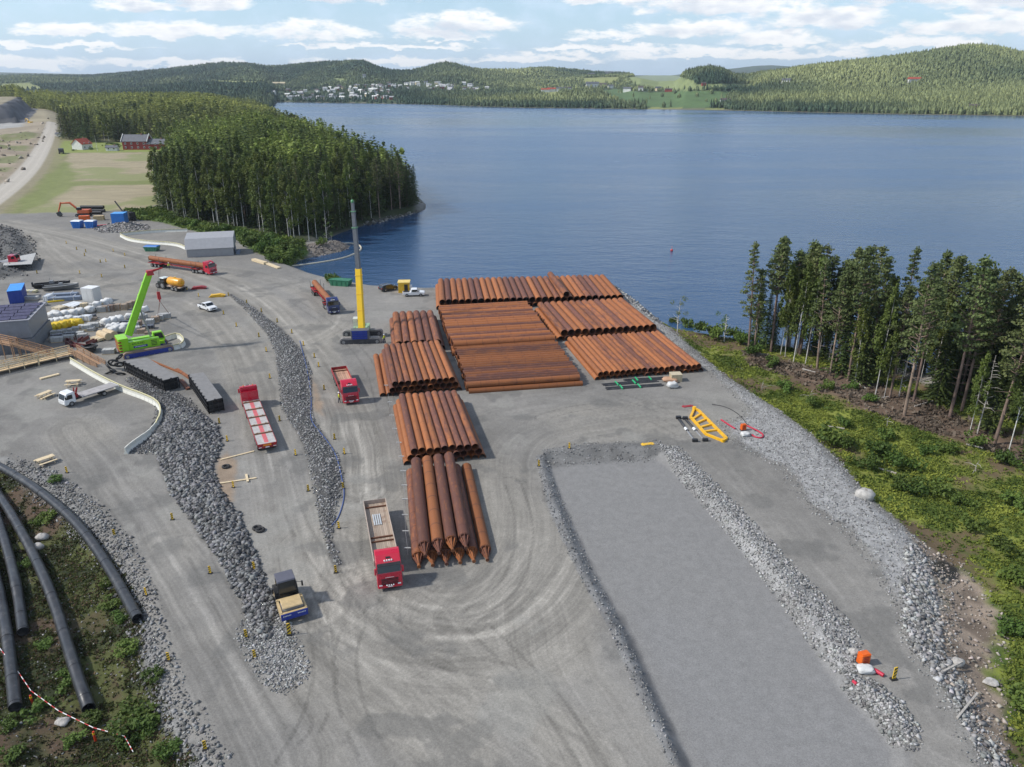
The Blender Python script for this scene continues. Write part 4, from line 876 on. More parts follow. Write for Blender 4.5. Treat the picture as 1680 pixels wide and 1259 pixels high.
def stack(desc, pl, pr, n, layers, L, m, group, side=1, extra0=0, long=('left', 'right'), flip=False, ext=(0, 0)):
    """pl, pr: photo positions of the centres of the outermost top pipes' near ends"""
    zt = 1.3
    for _ in range(4):
        A, B = at(*pl, zt), at(*pr, zt); pitch = (B - A).length / (n - 1); zt = pitch * .5 + (layers - 1) * pitch * .866
    r = pitch * .49; u = (B - A); u.z = 0; u.normalize(); d = Vector((-u.y, u.x, 0)) * side
    me = tube_mesh(r, L, m); ang = math.atan2(-d.x, d.y); names = {1: ['single'], 2: ['bottom', 'top'], 3: ['bottom', 'middle', 'top']}[layers]
    for k in range(layers):
        dn = layers - 1 - k; z = pitch * .5 + k * pitch * .866; x0 = -dn * .5 * pitch; cnt = n + dn
        if k == 0: x0 -= ext[0] * pitch; cnt += ext[0] + ext[1]
        for i in range(cnt):
            p = A + u * (x0 + i * pitch); j = (random.random() - .5) * .5
            o = link_('steel_pipe', me); o.location = (p.x - d.x * j, p.y - d.y * j, z + gz(p.x, p.y) * 0); o.rotation_euler = (0, 0, ang)
            tag(o, 'pipe %s, %s layer, %s' % (ordn(i, cnt, *long), names[k], desc), 'pipe', group)
    return A, B, u, d, pitch
G = 'rusty pipes of the '
stA = stack('wide stack nearest the lake', (725.9, 496.8), (1018, 488.5), 29, 2, 19.5, M_RUST, G + 'stack nearest the lake')
stC = stack('upper right stack', (926, 547), (1072.5, 537.9), 14, 2, 20.5, M_RUST, G + 'upper right stack')
stE = stack('lower right stack', (985, 614), (1147, 601.6), 19, 2, 19.5, M_RUST, G + 'lower right stack')
stF = stack('short stack beside the yellow crane', (655, 566), (718, 562.5), 6, 2, 20, M_RUST, G + 'stack beside the yellow crane')
stG = stack('stack left of the dark ones', (648.6, 631.6), (742.2, 623.9), 10, 3, 19.5, M_RUST, G + 'stack left of the dark ones', ext=(1, 0))
stH = stack('stack behind the cone-ended pipes', (680.3, 742.4), (779.2, 732.6), 9, 3, 19.5, M_RUST, G + 'stack behind the cone-ended pipes')
stD = stack('dark sideways stack in front', (766, 632), (745.5, 572), 18, 2, 19.3, M_RUSTD, G + 'dark sideways stack', side=-1, long=('front', 'back'))
stB = stack('sideways stack behind the dark one', (741.5, 566), (720, 507), 17, 2, 19.5, M_RUST, G + 'sideways stack behind', side=-1, long=('front', 'back'))
# one odd pipe lying on top
_, _, u, d, pt = stA
p = at(929.5, 483.5, 3.9); o = link_('steel_pipe', tube_mesh(pt * .49, 19, M_RUST)); o.location = p; o.rotation_euler = (0, 0, math.atan2(-d.x, d.y) + .04)
tag(o, 'single rusty pipe lying on top of the wide stack nearest the lake', 'pipe')
# cone-ended pipes
def cone_pipe(loc, ang, r, L, lab):
    o = thing('cone_ended_pipe', lab, 'pipe', loc, ang, 'cone-ended pipes beside the red truck')
    link_('tube', tube_mesh(r, L, M_RUSTB), o)
    b = MB(); b.cyl((0, 0, 0), (0, -.12, 0), r * .96, r * .96, 20); b.cyl((0, -.1, 0), (0, -1.35, 0), r * .62, r * .24, 16); b.cyl((0, -1.3, 0), (0, -1.95, 0), r * .24, r * .24, 14, False); b.cyl((0, -1.85, 0), (0, -1.97, 0), r * .31, r * .31, 14); b.build('cone_tip', M_RUSTD, o)
    f = MB()
    for k in range(8):
        a = k * math.pi / 4; c, s = math.cos(a), math.sin(a); w = .025; q = Vector((-s, 0, c)) * w
        P = [Vector((c * r * .98, -.1, s * r * .98)), Vector((c * r * .26, -1.45, s * r * .26)), Vector((c * r * .2, -1.3, s * r * .2)), Vector((c * r * .5, -.1, s * r * .5))]
        f.add([p + q for p in P] + [p - q for p in P], [(0, 1, 2, 3), (7, 6, 5, 4), (0, 4, 5, 1), (1, 5, 6, 2), (2, 6, 7, 3), (3, 7, 4, 0)])
    f.build('tip_fins', M_RUST, o); return o
pa_, pb_ = at(686, 913.5, .63), at(796, 903, .63); ud = (pb_ - pa_).normalized(); pitch = (pb_ - pa_).length / 5; r = pitch * .46
d = at(683, 757, 1.65) - at(697, 899, 1.65); d.z = 0; d.normalize(); ang = math.atan2(-d.x, d.y)
for i in range(6):
    p = pa_ + ud * (pitch * i); cone_pipe((p.x, p.y, r + .03), ang - (.0 if i < 5 else .0), r, 19.2 - random.random() * .6, 'cone-ended rusty pipe on the ground, %s of six' % ordn(i, 6))
for i in range(4):
    p = pa_ + ud * (pitch * (i + .5)); cone_pipe((p.x + d.x * .25 * i, p.y + d.y * .25 * i, r + .03 + pitch * .866), ang, r, 19.4, 'cone-ended rusty pipe in the upper layer, %s of four' % ordn(i, 4))
# ------------------------------------------------------------------ vehicles
RED = mat('red_truck_paint', (.50, .010, .035), .28, 0, .05, 1, coat=.6); DRED = mat('dark_red_paint', (.30, .015, .02), .45, dirt=.25)
WHITE = mat('white_paint', (.74, .75, .75), .35, 0, .04, 1, dirt=.18, coat=.3); BLACKP = mat('black_plastic', (.018, .018, .02), .5, 0, .2, 3)
RUB = mat('tyre_rubber', (.022, .022, .023), .85, 0, .2, 5, dirt=.5); GLASS = mat('dark_window_glass', (.012, .016, .018), .08, 0, .05, 1, spec=.8); STEEL = mat('worn_steel', (.32, .32, .32), .45, .5, .15, 2, dirt=.3)
DSTEEL = mat('dark_steel', (.06, .062, .066), .55, .2, .2, 3, dirt=.3); LAMP = mat('lamp_glass', (.85, .85, .82), .15); PLANK = None
ORLAMP = mat('amber_lens', (.8, .25, .02), .3); REDLAMP = mat('red_lens', (.5, .02, .02), .3); YEL = mat('yellow_paint', (.72, .42, .02), .4, dirt=.15); BLUE = mat('blue_paint', (.012, .035, .26), .35, dirt=.12)
GREENP = mat('lime_green_paint', (.26, .60, .02), .35, 0, .05, 1, dirt=.08); TAN = mat('tan_paint', (.50, .37, .19), .5, dirt=.2); DBLUE = mat('dark_blue_paint', (.02, .03, .12), .3, coat=.5)
def plank_mat(name, col, per=5.0, axis=1, gap=.5):
    m = bpy.data.materials.new(name); m.use_nodes = True; t = NT(m.node_tree); bs = t.n['Principled BSDF']; oc = t.node('ShaderNodeTexCoord').outputs['Object']
    sp = t.node('ShaderNodeSeparateXYZ'); t.l.new(oc, sp.inputs[0]); u = t.m('MULTIPLY', sp.outputs[axis], per); idx = t.m('FLOOR', u); fr = t.m('FRACT', u)
    wn = t.node('ShaderNodeTexWhiteNoise', noise_dimensions='1D'); t.l.new(idx, wn.inputs['W'])
    sc = (1.2, 14, 1) if axis == 1 else (14, 1.2, 1); mp = t.node('ShaderNodeMapping'); mp.inputs['Scale'].default_value = sc; t.l.new(oc, mp.inputs[0]); n = t.noise(mp.outputs[0], 1, 5, .7)
    f = t.m('ADD', .62, t.m('ADD', t.m('MULTIPLY', wn.outputs['Value'], .35), t.m('MULTIPLY', n, .4))); c = t.mix(1.0, col, t.comb(f, f, f), 'MULTIPLY')
    c = t.mix(t.m('MULTIPLY', t.ss(t.noise(oc, .7, 5, .7), .5, .68), .55), c, (.16, .075, .04))
    c = t.mix(t.m('MULTIPLY', t.m('ADD', t.ss(fr, .1, .03), t.ss(fr, .9, .97)), gap), c, (.03, .025, .02)); t.l.new(c, bs.inputs['Base Color']); bs.inputs['Roughness'].default_value = .8; MATS[name] = m; return m
M_BED = plank_mat('worn_bed_planks', (.36, .285, .22)); M_BEDR = plank_mat('rust_stained_bed', (.46, .27, .18), 3.0)
def wheel(root, x, y, r=.5, w=.3, name='wheel', rim=None):
    s = 1 if y > 0 else -1; b = MB(); b.cyl((x, y - w / 2, r), (x, y + w / 2, r), r, n=18); o = b.build(name, RUB, root)
    c = MB(); c.cyl((x, y + s * w * .42, r), (x, y + s * (w / 2 + .012), r), r * .55, n=12); c.cyl((x, y + s * w * .5, r), (x, y + s * (w / 2 + .06), r), r * .18, n=8); c.build('rim', rim or STEEL, o); return o
def slab_on(b, p, q, y0, y1, t=.03):
    """thin panel proud of a sloping face between side-profile points p and q"""
    nx, nz = (q[1] - p[1]), -(q[0] - p[0]); l = math.hypot(nx, nz); nx, nz = nx / l * t, nz / l * t
    if nx < 0: nx, nz = -nx, -nz
    vs = [(p[0], y0, p[1]), (p[0], y1, p[1]), (q[0], y1, q[1]), (q[0], y0, q[1])]; v2 = [(a + nx, y, c + nz) for a, y, c in vs]
    b.add(vs + v2, [(0, 3, 2, 1), (4, 5, 6, 7), (0, 1, 5, 4), (1, 2, 6, 5), (2, 3, 7, 6), (3, 0, 4, 7)])
def cab(root, paint, h=3.55, lit=True, marks=WHITE):
    W = 1.25; prof = [(0, .38), (.02, 1.1), (-.02, 1.55), (-.1, 1.95), (-.42, 2.78), (-.62, 2.98), (-1.25, h - .15), (-1.75, h), (-2.15, h), (-2.2, 1.0), (-1.9, 1.0), (-1.75, .55), (-.35, .38)]
    b = MB(); b.prism(prof, -W, W, 'y'); o = b.build('cab', paint, root, bevel=.07)
    g_ = MB(); slab_on(g_, (-.12, 2.02), (-.40, 2.74), -W + .1, W - .1, .025); g_.build('windscreen', GLASS, o)
    g_ = MB()
    for s in (-1, 1): g_.box(-1.35, -.5, s * (W + .012) - .012, s * (W + .012) + .012, 1.95, 2.6, .08)
    g_.build('side_window', GLASS, o)
    v = MB(); v.prism([(-.3, 2.86), (-.12, 2.80), (-.10, 2.84), (-.42, 2.97)], -W + .08, W - .08, 'y'); v.build('sun_visor', BLACKP, o)
    gr = MB()
    for k in range(5): gr.box(.0, .045, -.85, .85, .72 + k * .15, .80 + k * .15)
    gr.build('grille', BLACKP, o); bp = MB(); bp.box(-.1, .1, -W + .03, W - .03, .38, .62, b=.05); bp.build('bumper', paint, o)
    for s in (-1, 1):
        l = MB(); l.box(0, .06, s * .92 - .16, s * .92 + .16, .60, .76, b=.02); l.build('headlight', LAMP, o)
        mi = MB(); mi.box(-.32, -.12, s * (W + .12) - .09, s * (W + .12) + .09, 1.9, 2.55, b=.04); mi.box(-.3, -.2, min(s * (W - .02), s * (W + .2)), max(s * (W - .02), s * (W + .2)), 2.5, 2.57); mi.build('mirror', paint, o)
    p = MB(); p.box(.09, .115, -.26, .26, .46, .57); p.build('licence_plate', LAMP, o)
    if lit:
        l = MB()
        for k in range(4): l.ball((-.70, -.36 + .24 * k, 3.10), .085, 8, 6)
        for k in range(4): l.ball((.1, -.33 + .22 * k, .68), .08, 8, 6)
        l.build('spotlights', LAMP, o)
    # sign-writing strokes on the brow and front panel (illegible at this distance in the photo)
    l = MB()
    for k in range(9): 
        z0 = 2.99 + 0.0; x0 = -.66 - .0; hh = .13 if k % 3 == 0 else .09
        l.add([(x0 + .035, -.42 + k * .095, z0 + .01), (x0 + .035, -.42 + k * .095 + .055, z0 + .01), (x0 - .12 * hh / .09 + .035, -.42 + k * .095 + .055, z0 + .07 * hh / .09), (x0 - .12 * hh / .09 + .035, -.42 + k * .095, z0 + .07 * hh / .09)], [(0, 1, 2, 3)])
    for k in range(8): l.box(-.005, .02, -.42 + k * .11, -.42 + k * .11 + .07, 1.50, 1.56)
    l.build('sign_writing', marks, o)
    hb = MB(); hb.box(-1.3, -.85, -.22, .22, 3.2, 3.3); hb.M = Matrix(); hb.build('roof_hatch', BLACKP, o)
    return o
def truck(name, label, front, rear, paint, style, cat='truck', length=None, hr=3.55, lit=True):
    f, r = gat(*front), gat(*rear); d = f - r; L = length or d.length; rz = math.atan2(d.y, d.x)
    o = thing(name, label, cat, (f.x, f.y, f.z), rz); cab(o, paint, hr, lit)
    c = MB()
    for s in (-1, 1): c.box(-6.8, -.6, s * .42 - .05, s * .42 + .05, .75, 1.02)
    c.box(-6.8, -6.6, -.5, .5, .7, 1.0); c.build('chassis', DRED if paint is RED else DSTEEL, o)
    fu = MB()
    for s in (-1, 1): fu.box(-4.4, -2.9, s * .95 - .25, s * .95 + .25, .5, 1.0, b=.08)
    fu.build('fuel_tank', STEEL, o)
    for s in (-1, 1): wheel(o, -1.35, s * 1.08, .5, .32); wheel(o, -5.0, s * 1.0, .5, .5); wheel(o, -6.25, s * 1.0, .5, .5)
    x0, x1 = -2.75, -L
    if style == 'flat':      # red stripes, bolsters
        b = MB(); b.box(x1, x0, -1.25, 1.25, 1.15, 1.38); dk = b.build('load_bed', mat('grey_bed', (.42, .40, .38), .7, dirt=.5), o)
        s_ = MB(); s_.box(x1 + .3, x0 - .1, -.28, .28, 1.375, 1.387); s_.build('red_floor_stripe', mat('faded_red', (.55, .12, .13), .6, dirt=.2), dk)
        s_ = MB()
        for y in (-1, 1): s_.box(x1, x0, y * 1.27 - .03, y * 1.27 + .03, 1.12, 1.43)
        s_.build('side_rail', DRED, dk)
        for k in range(5):
            xx = x0 - .9 - k * (L - 5.2) / 4.6; bb = MB(); bb.box(xx - .09, xx + .09, -1.24, 1.24, 1.385, 1.56); 
            for s in (-1, 1): bb.prism([(-.0, 1.5), (.55, 1.5), (0, 1.95)], xx - .05, xx + .05, 'x') if False else bb.cyl((xx, s * 1.18, 1.5), (xx, s * .72, 1.62), .05, n=6)
            bb.build('bolster', mat('bolster_brown', (.24, .14, .08), .7, dirt=.3), dk)
        hd = MB(); hd.box(x0 - .02, x0 + .08, -1.25, 1.25, 1.38, 2.9); hd.build('headboard', RED, o)
        t_ = MB(); t_.box(x1 - .1, x1, -1.25, 1.25, .75, 1.36); rp = t_.build('rear_panel', DRED, o)
        t_ = MB(); t_.box(x1 - .13, x1 - .1, -.55, .55, 1.05, 1.3); t_.build('hazard_plate', ORLAMP, rp); t_ = MB(); t_.box(x1 - .13, x1 - .1, -.26, .26, .8, .93); t_.build('licence_plate', LAMP, rp)
        for s in (-1, 1):
            t_ = MB(); t_.cyl((x1 - .1, s * .98, 1.15), (x1 - .14, s * .98, 1.15), .13, n=12); t_.build('tail_light', REDLAMP, rp); t_ = MB(); t_.box(x1 - .135, x1 - .1, s * .98 - .2, s * .98 + .2, .84, .93); t_.build('reflector', LAMP, rp)
        be = MB()
        for s in (-.7, .7): be.cyl((-1.9, s, hr + .02), (-1.9, s, hr + .2), .07, n=8)
        be.build('beacon', ORLAMP, o)
    elif style in ('sided', 'sidedr'):
        b = MB(); b.box(x1, x0, -1.25, 1.25, 1.15, 1.33); dk = b.build('load_bed', M_BED if style == 'sided' else M_BEDR, o)
        sd_ = mat('pale_side_boards', (.42, .34, .28), .6, dirt=.5)
        for s in (-1, 1):
            e = MB(); e.box(x1, x0, s * 1.275 - .03, s * 1.275 + .03, 1.12, 1.82); e.build('side_board', sd_ if style == 'sided' else DRED, o)
        e = MB(); e.box(x1 - .06, x1, -1.3, 1.3, 1.12, 1.82); e.build('tailboard', sd_ if style == 'sided' else DRED, o)
        xm = x0 - (L - 2.75) * .36; 
        for q0, q1 in ((xm - .5, xm - .36), (xm + .3, xm + .42), (x1 + .9, x1 + 1.05)): e = MB(); e.box(q0, q1, -1.22, 1.22, 1.335, 1.5); e.build('cross_beam', mat('rusty_beam', (.15, .065, .035), .8), dk)
        if style == 'sided':
            e = MB()
            for k in range(4): e.box(x1 + 2.6, x1 + 4.9, -.55 + k * .24, -.40 + k * .24, 1.335, 1.43)
            e.build('aluminium_ramp', mat('pale_aluminium', (.6, .62, .62), .4, .4), dk)
    else:                    # low trailer for pipes
        b = MB(); b.box(x1, -3.4, -.5, .5, .95, 1.2); b.box(x1, x1 + 5.4, -1.25, 1.25, 1.1, 1.25); b.box(-7.2, -4.4, -1.2, 1.2, 1.1, 1.25); dk = b.build('trailer_frame', DRED, o)
        for xx in (x1 + .5, x1 + 4.6, -6.6, -4.8):
            bb = MB(); bb.box(xx - .1, xx + .1, -1.25, 1.25, 1.25, 1.42)
            for s in (-1, 1): bb.cyl((xx, s * 1.2, 1.3), (xx, s * 1.22, 2.9), .05, n=6)
            bb.build('stake', DSTEEL, dk)
    for k in range(3 if L > 12 else 0):
        for s in (-1, 1): wheel(o, x1 + 1.4 + 1.35 * k, s * 1.02, .48, .45)
    mf = MB()
    for s in (-1, 1): mf.box(-6.9, -4.3, s * 1.0 - .27, s * 1.0 + .27, 1.04, 1.08)
    mf.build('mudguard', BLACKP, o)
    return o, L
truck('flatbed_truck', 'red truck with an open plank load bed parked beside the cone-ended pipes', (641, 968), (616, 842), RED, 'sided', hr=3.6)
truck('flatbed_truck', 'red truck seen from behind, empty grey bed with a red stripe', (409, 660), (440, 742), RED, 'flat', hr=3.5)
truck('flatbed_truck', 'red truck with rust-stained empty bed facing the camera near the crane', (577, 664), (557, 618), RED, 'sidedr', hr=3.6)
t4, L4 = truck('pipe_truck', 'dark blue truck carrying one rusty pipe left of the yellow crane', (549, 516), (518, 478), DBLUE, 'pipe', hr=3.4)
t5, L5 = truck('pipe_truck', 'red truck carrying one long rusty pipe in front of the grey shed', (351, 451), (250, 436), RED, 'pipe', hr=3.5)
def load_pipe(tr, L, ln, lab, r=.68):
    o = link_('steel_pipe', tube_mesh(r, ln, M_RUST)); a = tr.rotation_euler[2]; x = -L - .3; o.location = (tr.location.x + math.cos(a) * x, tr.location.y + math.sin(a) * x, tr.location.z + 1.42 + r); o.rotation_euler = (0, 0, a - math.pi / 2); tag(o, lab, 'pipe')
load_pipe(t4, L4, L4 - 2.5, 'rusty pipe loaded on the dark blue truck'); load_pipe(t5, L5, L5 - 2.3, 'long rusty pipe loaded on the red truck before the grey shed')
def car(name, label, a, b, paint, pickup, cat):
    r, f = gat(*a), gat(*b); d = f - r; L = 5.2 if pickup else 4.5; W = .92; o = thing(name, label, cat, tuple((r + f) / 2), math.atan2(d.y, d.x)); h = L / 2
    if pickup: prof = [(-h, .5), (-h, 1.05), (-.75, 1.08), (-.55, 1.72), (-.3, 1.78), (.75, 1.78), (1.4, 1.16), (h - .15, 1.02), (h, .85), (h, .42), (h - .4, .35), (-h + .4, .38)]
    else: prof = [(-h, .45), (-h + .05, 1.0), (-h + .3, 1.5), (-h + .6, 1.58), (.5, 1.6), (1.15, 1.1), (h - .2, .95), (h, .75), (h, .4), (h - .3, .3), (-h + .3, .3)]
    m = MB(); m.prism(prof, -W, W, 'y'); bd = m.build('body', paint, o, bevel=.09)
    x0, x1 = ((-.5, .8) if pickup else (-h + .35, .55)); zt = 1.7 if pickup else 1.5
    w = MB(); 
    for s in (-1, 1): w.prism([(x0 + .1, 1.15), (x1 + .45, 1.15), (x1 - .02, zt), (x0 + .15, zt)], s * (W + .01) - .01, s * (W + .01) + .01, 'y')
    w.build('side_window', GLASS, bd); w = MB(); slab_on(w, (1.36, 1.2) if pickup else (1.12, 1.13), (.80, 1.73) if pickup else (.56, 1.55), -W + .12, W - .12, .02); w.build('windscreen', GLASS, bd)
    if pickup: w = MB(); w.box(-h + .12, -.95, -W + .14, W - .14, 1.06, 1.085); w.build('cargo_bed', BLACKP, bd)
    for s in (-1, 1):
        l = MB(); l.box(h - .08, h + .02, s * .68 - .16, s * .68 + .16, .72, .88, b=.02); l.build('headlight', LAMP, bd); l = MB(); l.box(-h - .02, -h + .05, s * .8 - .08, s * .8 + .08, .75, 1.0); l.build('tail_light', REDLAMP, bd)
        l = MB(); l.box(.75, .92, s * (W + .1) - .09, s * (W + .1) + .09, 1.12, 1.3, b=.03); l.build('mirror', paint, bd)
        for xx in (-h + 1.0, h - .95): wheel(o, xx, s * (W - .1), .38, .26)
    l = MB(); l.box(h - .02, h + .03, -.45, .45, .6, .85); l.build('grille', BLACKP, bd)
    l = MB(); l.box(h - .01, h + .04, -.25, .25, .45, .55); l.build('licence_plate', LAMP, bd)
    if not pickup: l = MB(); [l.box(-1.4, .3, s * .7 - .03, s * .7 + .03, 1.6, 1.66) for s in (-1, 1)]; l.build('roof_rail', STEEL, bd)
    return o
car('pickup_truck', 'white double-cab pickup parked in front of the yellow hut', (661, 486), (697, 485), WHITE, True, 'pickup')
car('pickup_truck', 'white pickup standing alone on the gravel near the green crane', (330, 505), (352, 512), WHITE, True, 'pickup')
car('parked_car', 'black estate car parked left of the yellow hut', (629, 478), (645, 475), mat('black_car_paint', (.012, .012, .014), .2, coat=.8), False, 'car')
# small white flatbed lorry
f, r = gat(103, 668), gat(190, 640); d = f - r; o = thing('flatbed_truck', 'small white flatbed lorry parked inside the white barrier bend', 'truck', tuple(f), math.atan2(d.y, d.x)); L = d.length
m = MB(); m.prism([(0, .4), (.02, 1.1), (-.35, 2.05), (-.6, 2.25), (-1.6, 2.3), (-1.75, 2.2), (-1.75, .55), (-.3, .4)], -1.0, 1.0, 'y'); cb = m.build('cab', WHITE, o, bevel=.06)
m = MB(); slab_on(m, (-.04, 1.2), (-.34, 2.0), -.88, .88, .02); m.build('windscreen', GLASS, cb); m = MB(); [m.prism([(-1.3, 1.25), (-.35, 1.25), (-.55, 1.95), (-1.3, 1.95)], s * 1.01 - .01, s * 1.01 + .01, 'y') for s in (-1, 1)]; m.build('side_window', GLASS, cb)
for s in (-1, 1): m = MB(); m.box(-.02, .05, s * .75 - .15, s * .75 + .15, .62, .8); m.build('headlight', LAMP, cb); m = MB(); m.box(-.3, -.1, s * 1.18 - .08, s * 1.18 + .08, 1.4, 1.8, b=.03); m.build('mirror', BLACKP, cb); wheel(o, -1.0, s * .88, .42, .28); wheel(o, -L + 2.4, s * .85, .42, .45)
m = MB(); m.box(-L, -2.7, -1.15, 1.15, .95, 1.1); m.build('load_bed', mat('grey_deck', (.36, .34, .33), .7, dirt=.4), o); m = MB(); [m.box(-L, -1.8, s * .4 - .06, s * .4 + .06, .65, .92) for s in (-1, 1)]; m.build('chassis', BLACKP, o)
m = MB(); m.box(-2.5, -2.0, -.3, .3, .9, 1.5); m.cyl((-2.25, .1, 1.4), (-2.3, .9, 2.7), .12, n=8); m.cyl((-2.3, .9, 2.7), (-2.3, .1, 1.9), .09, n=8); m.cyl((-2.3, -.6, 1.0), (-2.3, -.3, 2.4), .1, n=8); m.build('loader_crane', DRED, o)
m = MB(); m.box(-L - .1, -L, -1.15, 1.15, .75, 1.1); m.build('rear_panel', WHITE, o)
# tractor with yellow tank
f, r = gat(262, 471), gat(300, 478); d = f - r; rz = math.atan2(d.y, d.x); o = thing('tractor', 'dark tractor with a pale roof towing the yellow tank', 'tractor', tuple(f), rz)
m = MB(); m.prism([(-.0, .8), (0, 1.5), (-1.6, 1.75), (-1.6, .8)], -.45, .45, 'y'); m.build('bonnet', mat('dark_green_paint', (.03, .05, .04), .4), o, bevel=.05)
m = MB(); m.prism([(-1.6, 1.0), (-1.5, 2.6), (-2.9, 2.6), (-3.1, 1.0)], -.75, .75, 'y'); m.build('cabin', GLASS, o); m = MB(); m.box(-3.1, -1.4, -.85, .85, 2.6, 2.75, .1, .1); m.build('roof', mat('pale_roof', (.6, .66, .64), .5), o)
for s in (-1, 1): wheel(o, -.7, s * .85, .65, .45); wheel(o, -2.7, s * .95, .92, .55); m = MB(); m.box(-3.4, -2.0, s * .95 - .28, s * .95 + .28, 1.86, 1.92); m.build('mudguard', BLACKP, o)
o = thing('tank_trailer', 'yellow round tank trailer hitched behind the dark tractor', 'trailer', (f.x, f.y, f.z), rz)
TY = mat('amber_tank_paint', (.72, .33, .02), .35, dirt=.2); m = MB()
prf = [(-4.0, .55), (-4.25, .95), (-4.5, 1.02), (-8.2, 1.02), (-8.5, .9), (-8.75, .5)]; m.tube([(x, 0, 2.1) for x, _ in prf], [q for _, q in prf], 20); m.build('tank', TY, o)
m = MB(); m.box(-8.9, -3.2, -.5, .5, .85, 1.05); m.box(-8.9, -4.2, -1.1, 1.1, .95, 1.02); m.build('chassis', mat('dusty_frame', (.45, .36, .28), .8, dirt=.3), o)
m = MB(); m.cyl((-8.7, 0, 2.1), (-8.95, 0, 2.1), .25, n=10); m.cyl((-6.3, 0, 3.1), (-6.3, 0, 3.25), .3, n=10); m.build('hatch', YEL, o); m = MB(); m.box(-9.0, -8.9, -1.1, 1.1, .7, 1.0); m.build('rear_bumper', BLACKP, o)
for s in (-1, 1): wheel(o, -6.2, s * 1.0, .6, .4); wheel(o, -7.5, s * 1.0, .6, .4)
# crawler track
def crawler(root, x0, x1, y, w, h, frame_m, shoe_m, side_m=None):
    """long track between x0 and x1 at side y"""
    b = MB(); rr = h / 2; n = 10; poly = []
    for k in range(n + 1): a = -math.pi / 2 + math.pi * k / n; poly.append((x1 - rr + rr * math.cos(a), rr + rr * math.sin(a)))
    for k in range(n + 1): a = math.pi / 2 + math.pi * k / n; poly.append((x0 + rr + rr * math.cos(a), rr + rr * math.sin(a)))
    b.prism(poly, y - w / 2, y + w / 2, 'y'); P = poly + [poly[0]]; per = []
    for i in range(len(P) - 1):
        a, c = P[i], P[i + 1]; l = math.hypot(c[0] - a[0], c[1] - a[1]); k = max(1, int(l / .24))
        for j in range(k): t_ = (j + .5) / k; per.append((a[0] + (c[0] - a[0]) * t_, a[1] + (c[1] - a[1]) * t_, math.atan2(c[1] - a[1], c[0] - a[0])))
    for (px_, pz_, an) in per:
        c_, s_ = math.cos(an), math.sin(an); q = [(-.09, 0), (.09, 0), (.07, -.06), (-.07, -.06)]; nrm = [(px_ + a * c_ - bb * -s_ * -1, pz_ + a * s_ + bb * c_) for a, bb in q]
        b.prism(nrm, y - w / 2 - .02, y + w / 2 + .02, 'y')
    t_ = b.build('crawler_track', shoe_m, root); f = MB()
    for s in (-1, 1):
        yy = y + s * (w / 2 + .03); pl = [(x0 + rr * .9 + (rr * .62) * (-math.sin(k)), rr + rr * .62 * math.cos(k)) for k in [i * math.pi / 8 for i in range(9)]] + [(x1 - rr * .9 + (rr * .62) * math.sin(k), rr - rr * .62 * math.cos(k)) for k in [i * math.pi / 8 for i in range(9)]]
        f.prism(pl, yy - .04, yy + .04, 'y')
    f.build('track_frame', frame_m, t_); w_ = MB()
    for s in (-1, 1):
        for xx in (x0 + rr * .95, x1 - rr * .95): w_.cyl((xx, y + s * (w / 2 + .04), rr), (xx, y + s * (w / 2 + .12), rr), rr * .42, n=12)
        k = int((x1 - x0) / .8)
        for i in range(1, k): xx = x0 + (x1 - x0) * i / k; w_.cyl((xx, y + s * (w / 2 + .05), rr * .38), (xx, y + s * (w / 2 + .1), rr * .38), rr * .2, n=8)
    w_.build('track_roller', side_m or STEEL, t_); return t_
SHOE = mat('dusty_track_shoes', (.30, .28, .26), .8, .1, .2, 4, dirt=.4)
def boom_section(b, p, q, w0, w1=None):
    w1 = w1 or w0; p, q = Vector(p), Vector(q); d = (q - p).normalized(); a = Vector((0, 1, 0)); c = d.cross(a).normalized(); vs = []
    for P, w in ((p, w0), (q, w1)):
        for (i, j) in ((-.42, -.5), (.42, -.5), (.5, .3), (.36, .55), (-.36, .55), (-.5, .3)): vs.append(P + a * (w * i) - c * (w * j * 1.15))
    n = 6; b.add(vs, [tuple(reversed(range(n))), tuple(range(n, 2 * n))] + [(i, (i + 1) % n, n + (i + 1) % n, n + i) for i in range(n)])
# yellow crane: tracks across the view, upper works turned away from the camera
l_, r_p = at(560, 565), at(627, 563); ctr = at(594, 559); tr_ang = math.atan2(r_p.y - l_.y, r_p.x - l_.x); TL = (r_p - l_).length
o = thing('crawler_crane', 'tall yellow telescopic crawler crane with blue counterweight beside the pipe stacks', 'crane', tuple(ctr), tr_ang)
DARKTRK = mat('dark_track_frame', (.05, .05, .055), .6, dirt=.4)
for s in (-1, 1): crawler(o, -TL / 2, TL / 2, s * 2.5, 1.1, 1.5, DARKTRK, SHOE)
m = MB(); m.box(-1.6, 1.6, -2.2, 2.2, .5, 1.15); m.cyl((0, 0, 1.15), (0, 0, 1.45), 1.1, n=24); m.build('undercarriage', DARKTRK, o)
up = MB(); up.box(-1.45, 1.45, -1.6, 3.6, 1.45, 2.5, b=.1); up.build('upper_deck', mat('pale_green_deck', (.28, .42, .26), .5, dirt=.3), o)
m = MB(); m.box(-1.75, 1.75, -3.3, -1.6, 1.3, 3.1, b=.12); cw = m.build('counterweight', mat('dark_grey_ballast', (.10, .105, .115), .6), o)
for k in range(4): m = MB(); m.box(-1.45, 1.45, -3.38, -3.29, 1.38 + k * .43, 1.76 + k * .43, b=0); m.build('ballast_slab', BLUE, cw)
m = MB(); m.box(-1.75, -.75, 1.6, 3.4, 2.2, 4.0, .05, .1); cbn = m.build('operator_cabin', mat('cream_cab', (.55, .58, .52), .4), o); m = MB(); m.box(-1.77, -.73, 1.8, 3.3, 2.9, 3.7); m.build('cabin_window', GLASS, cbn)
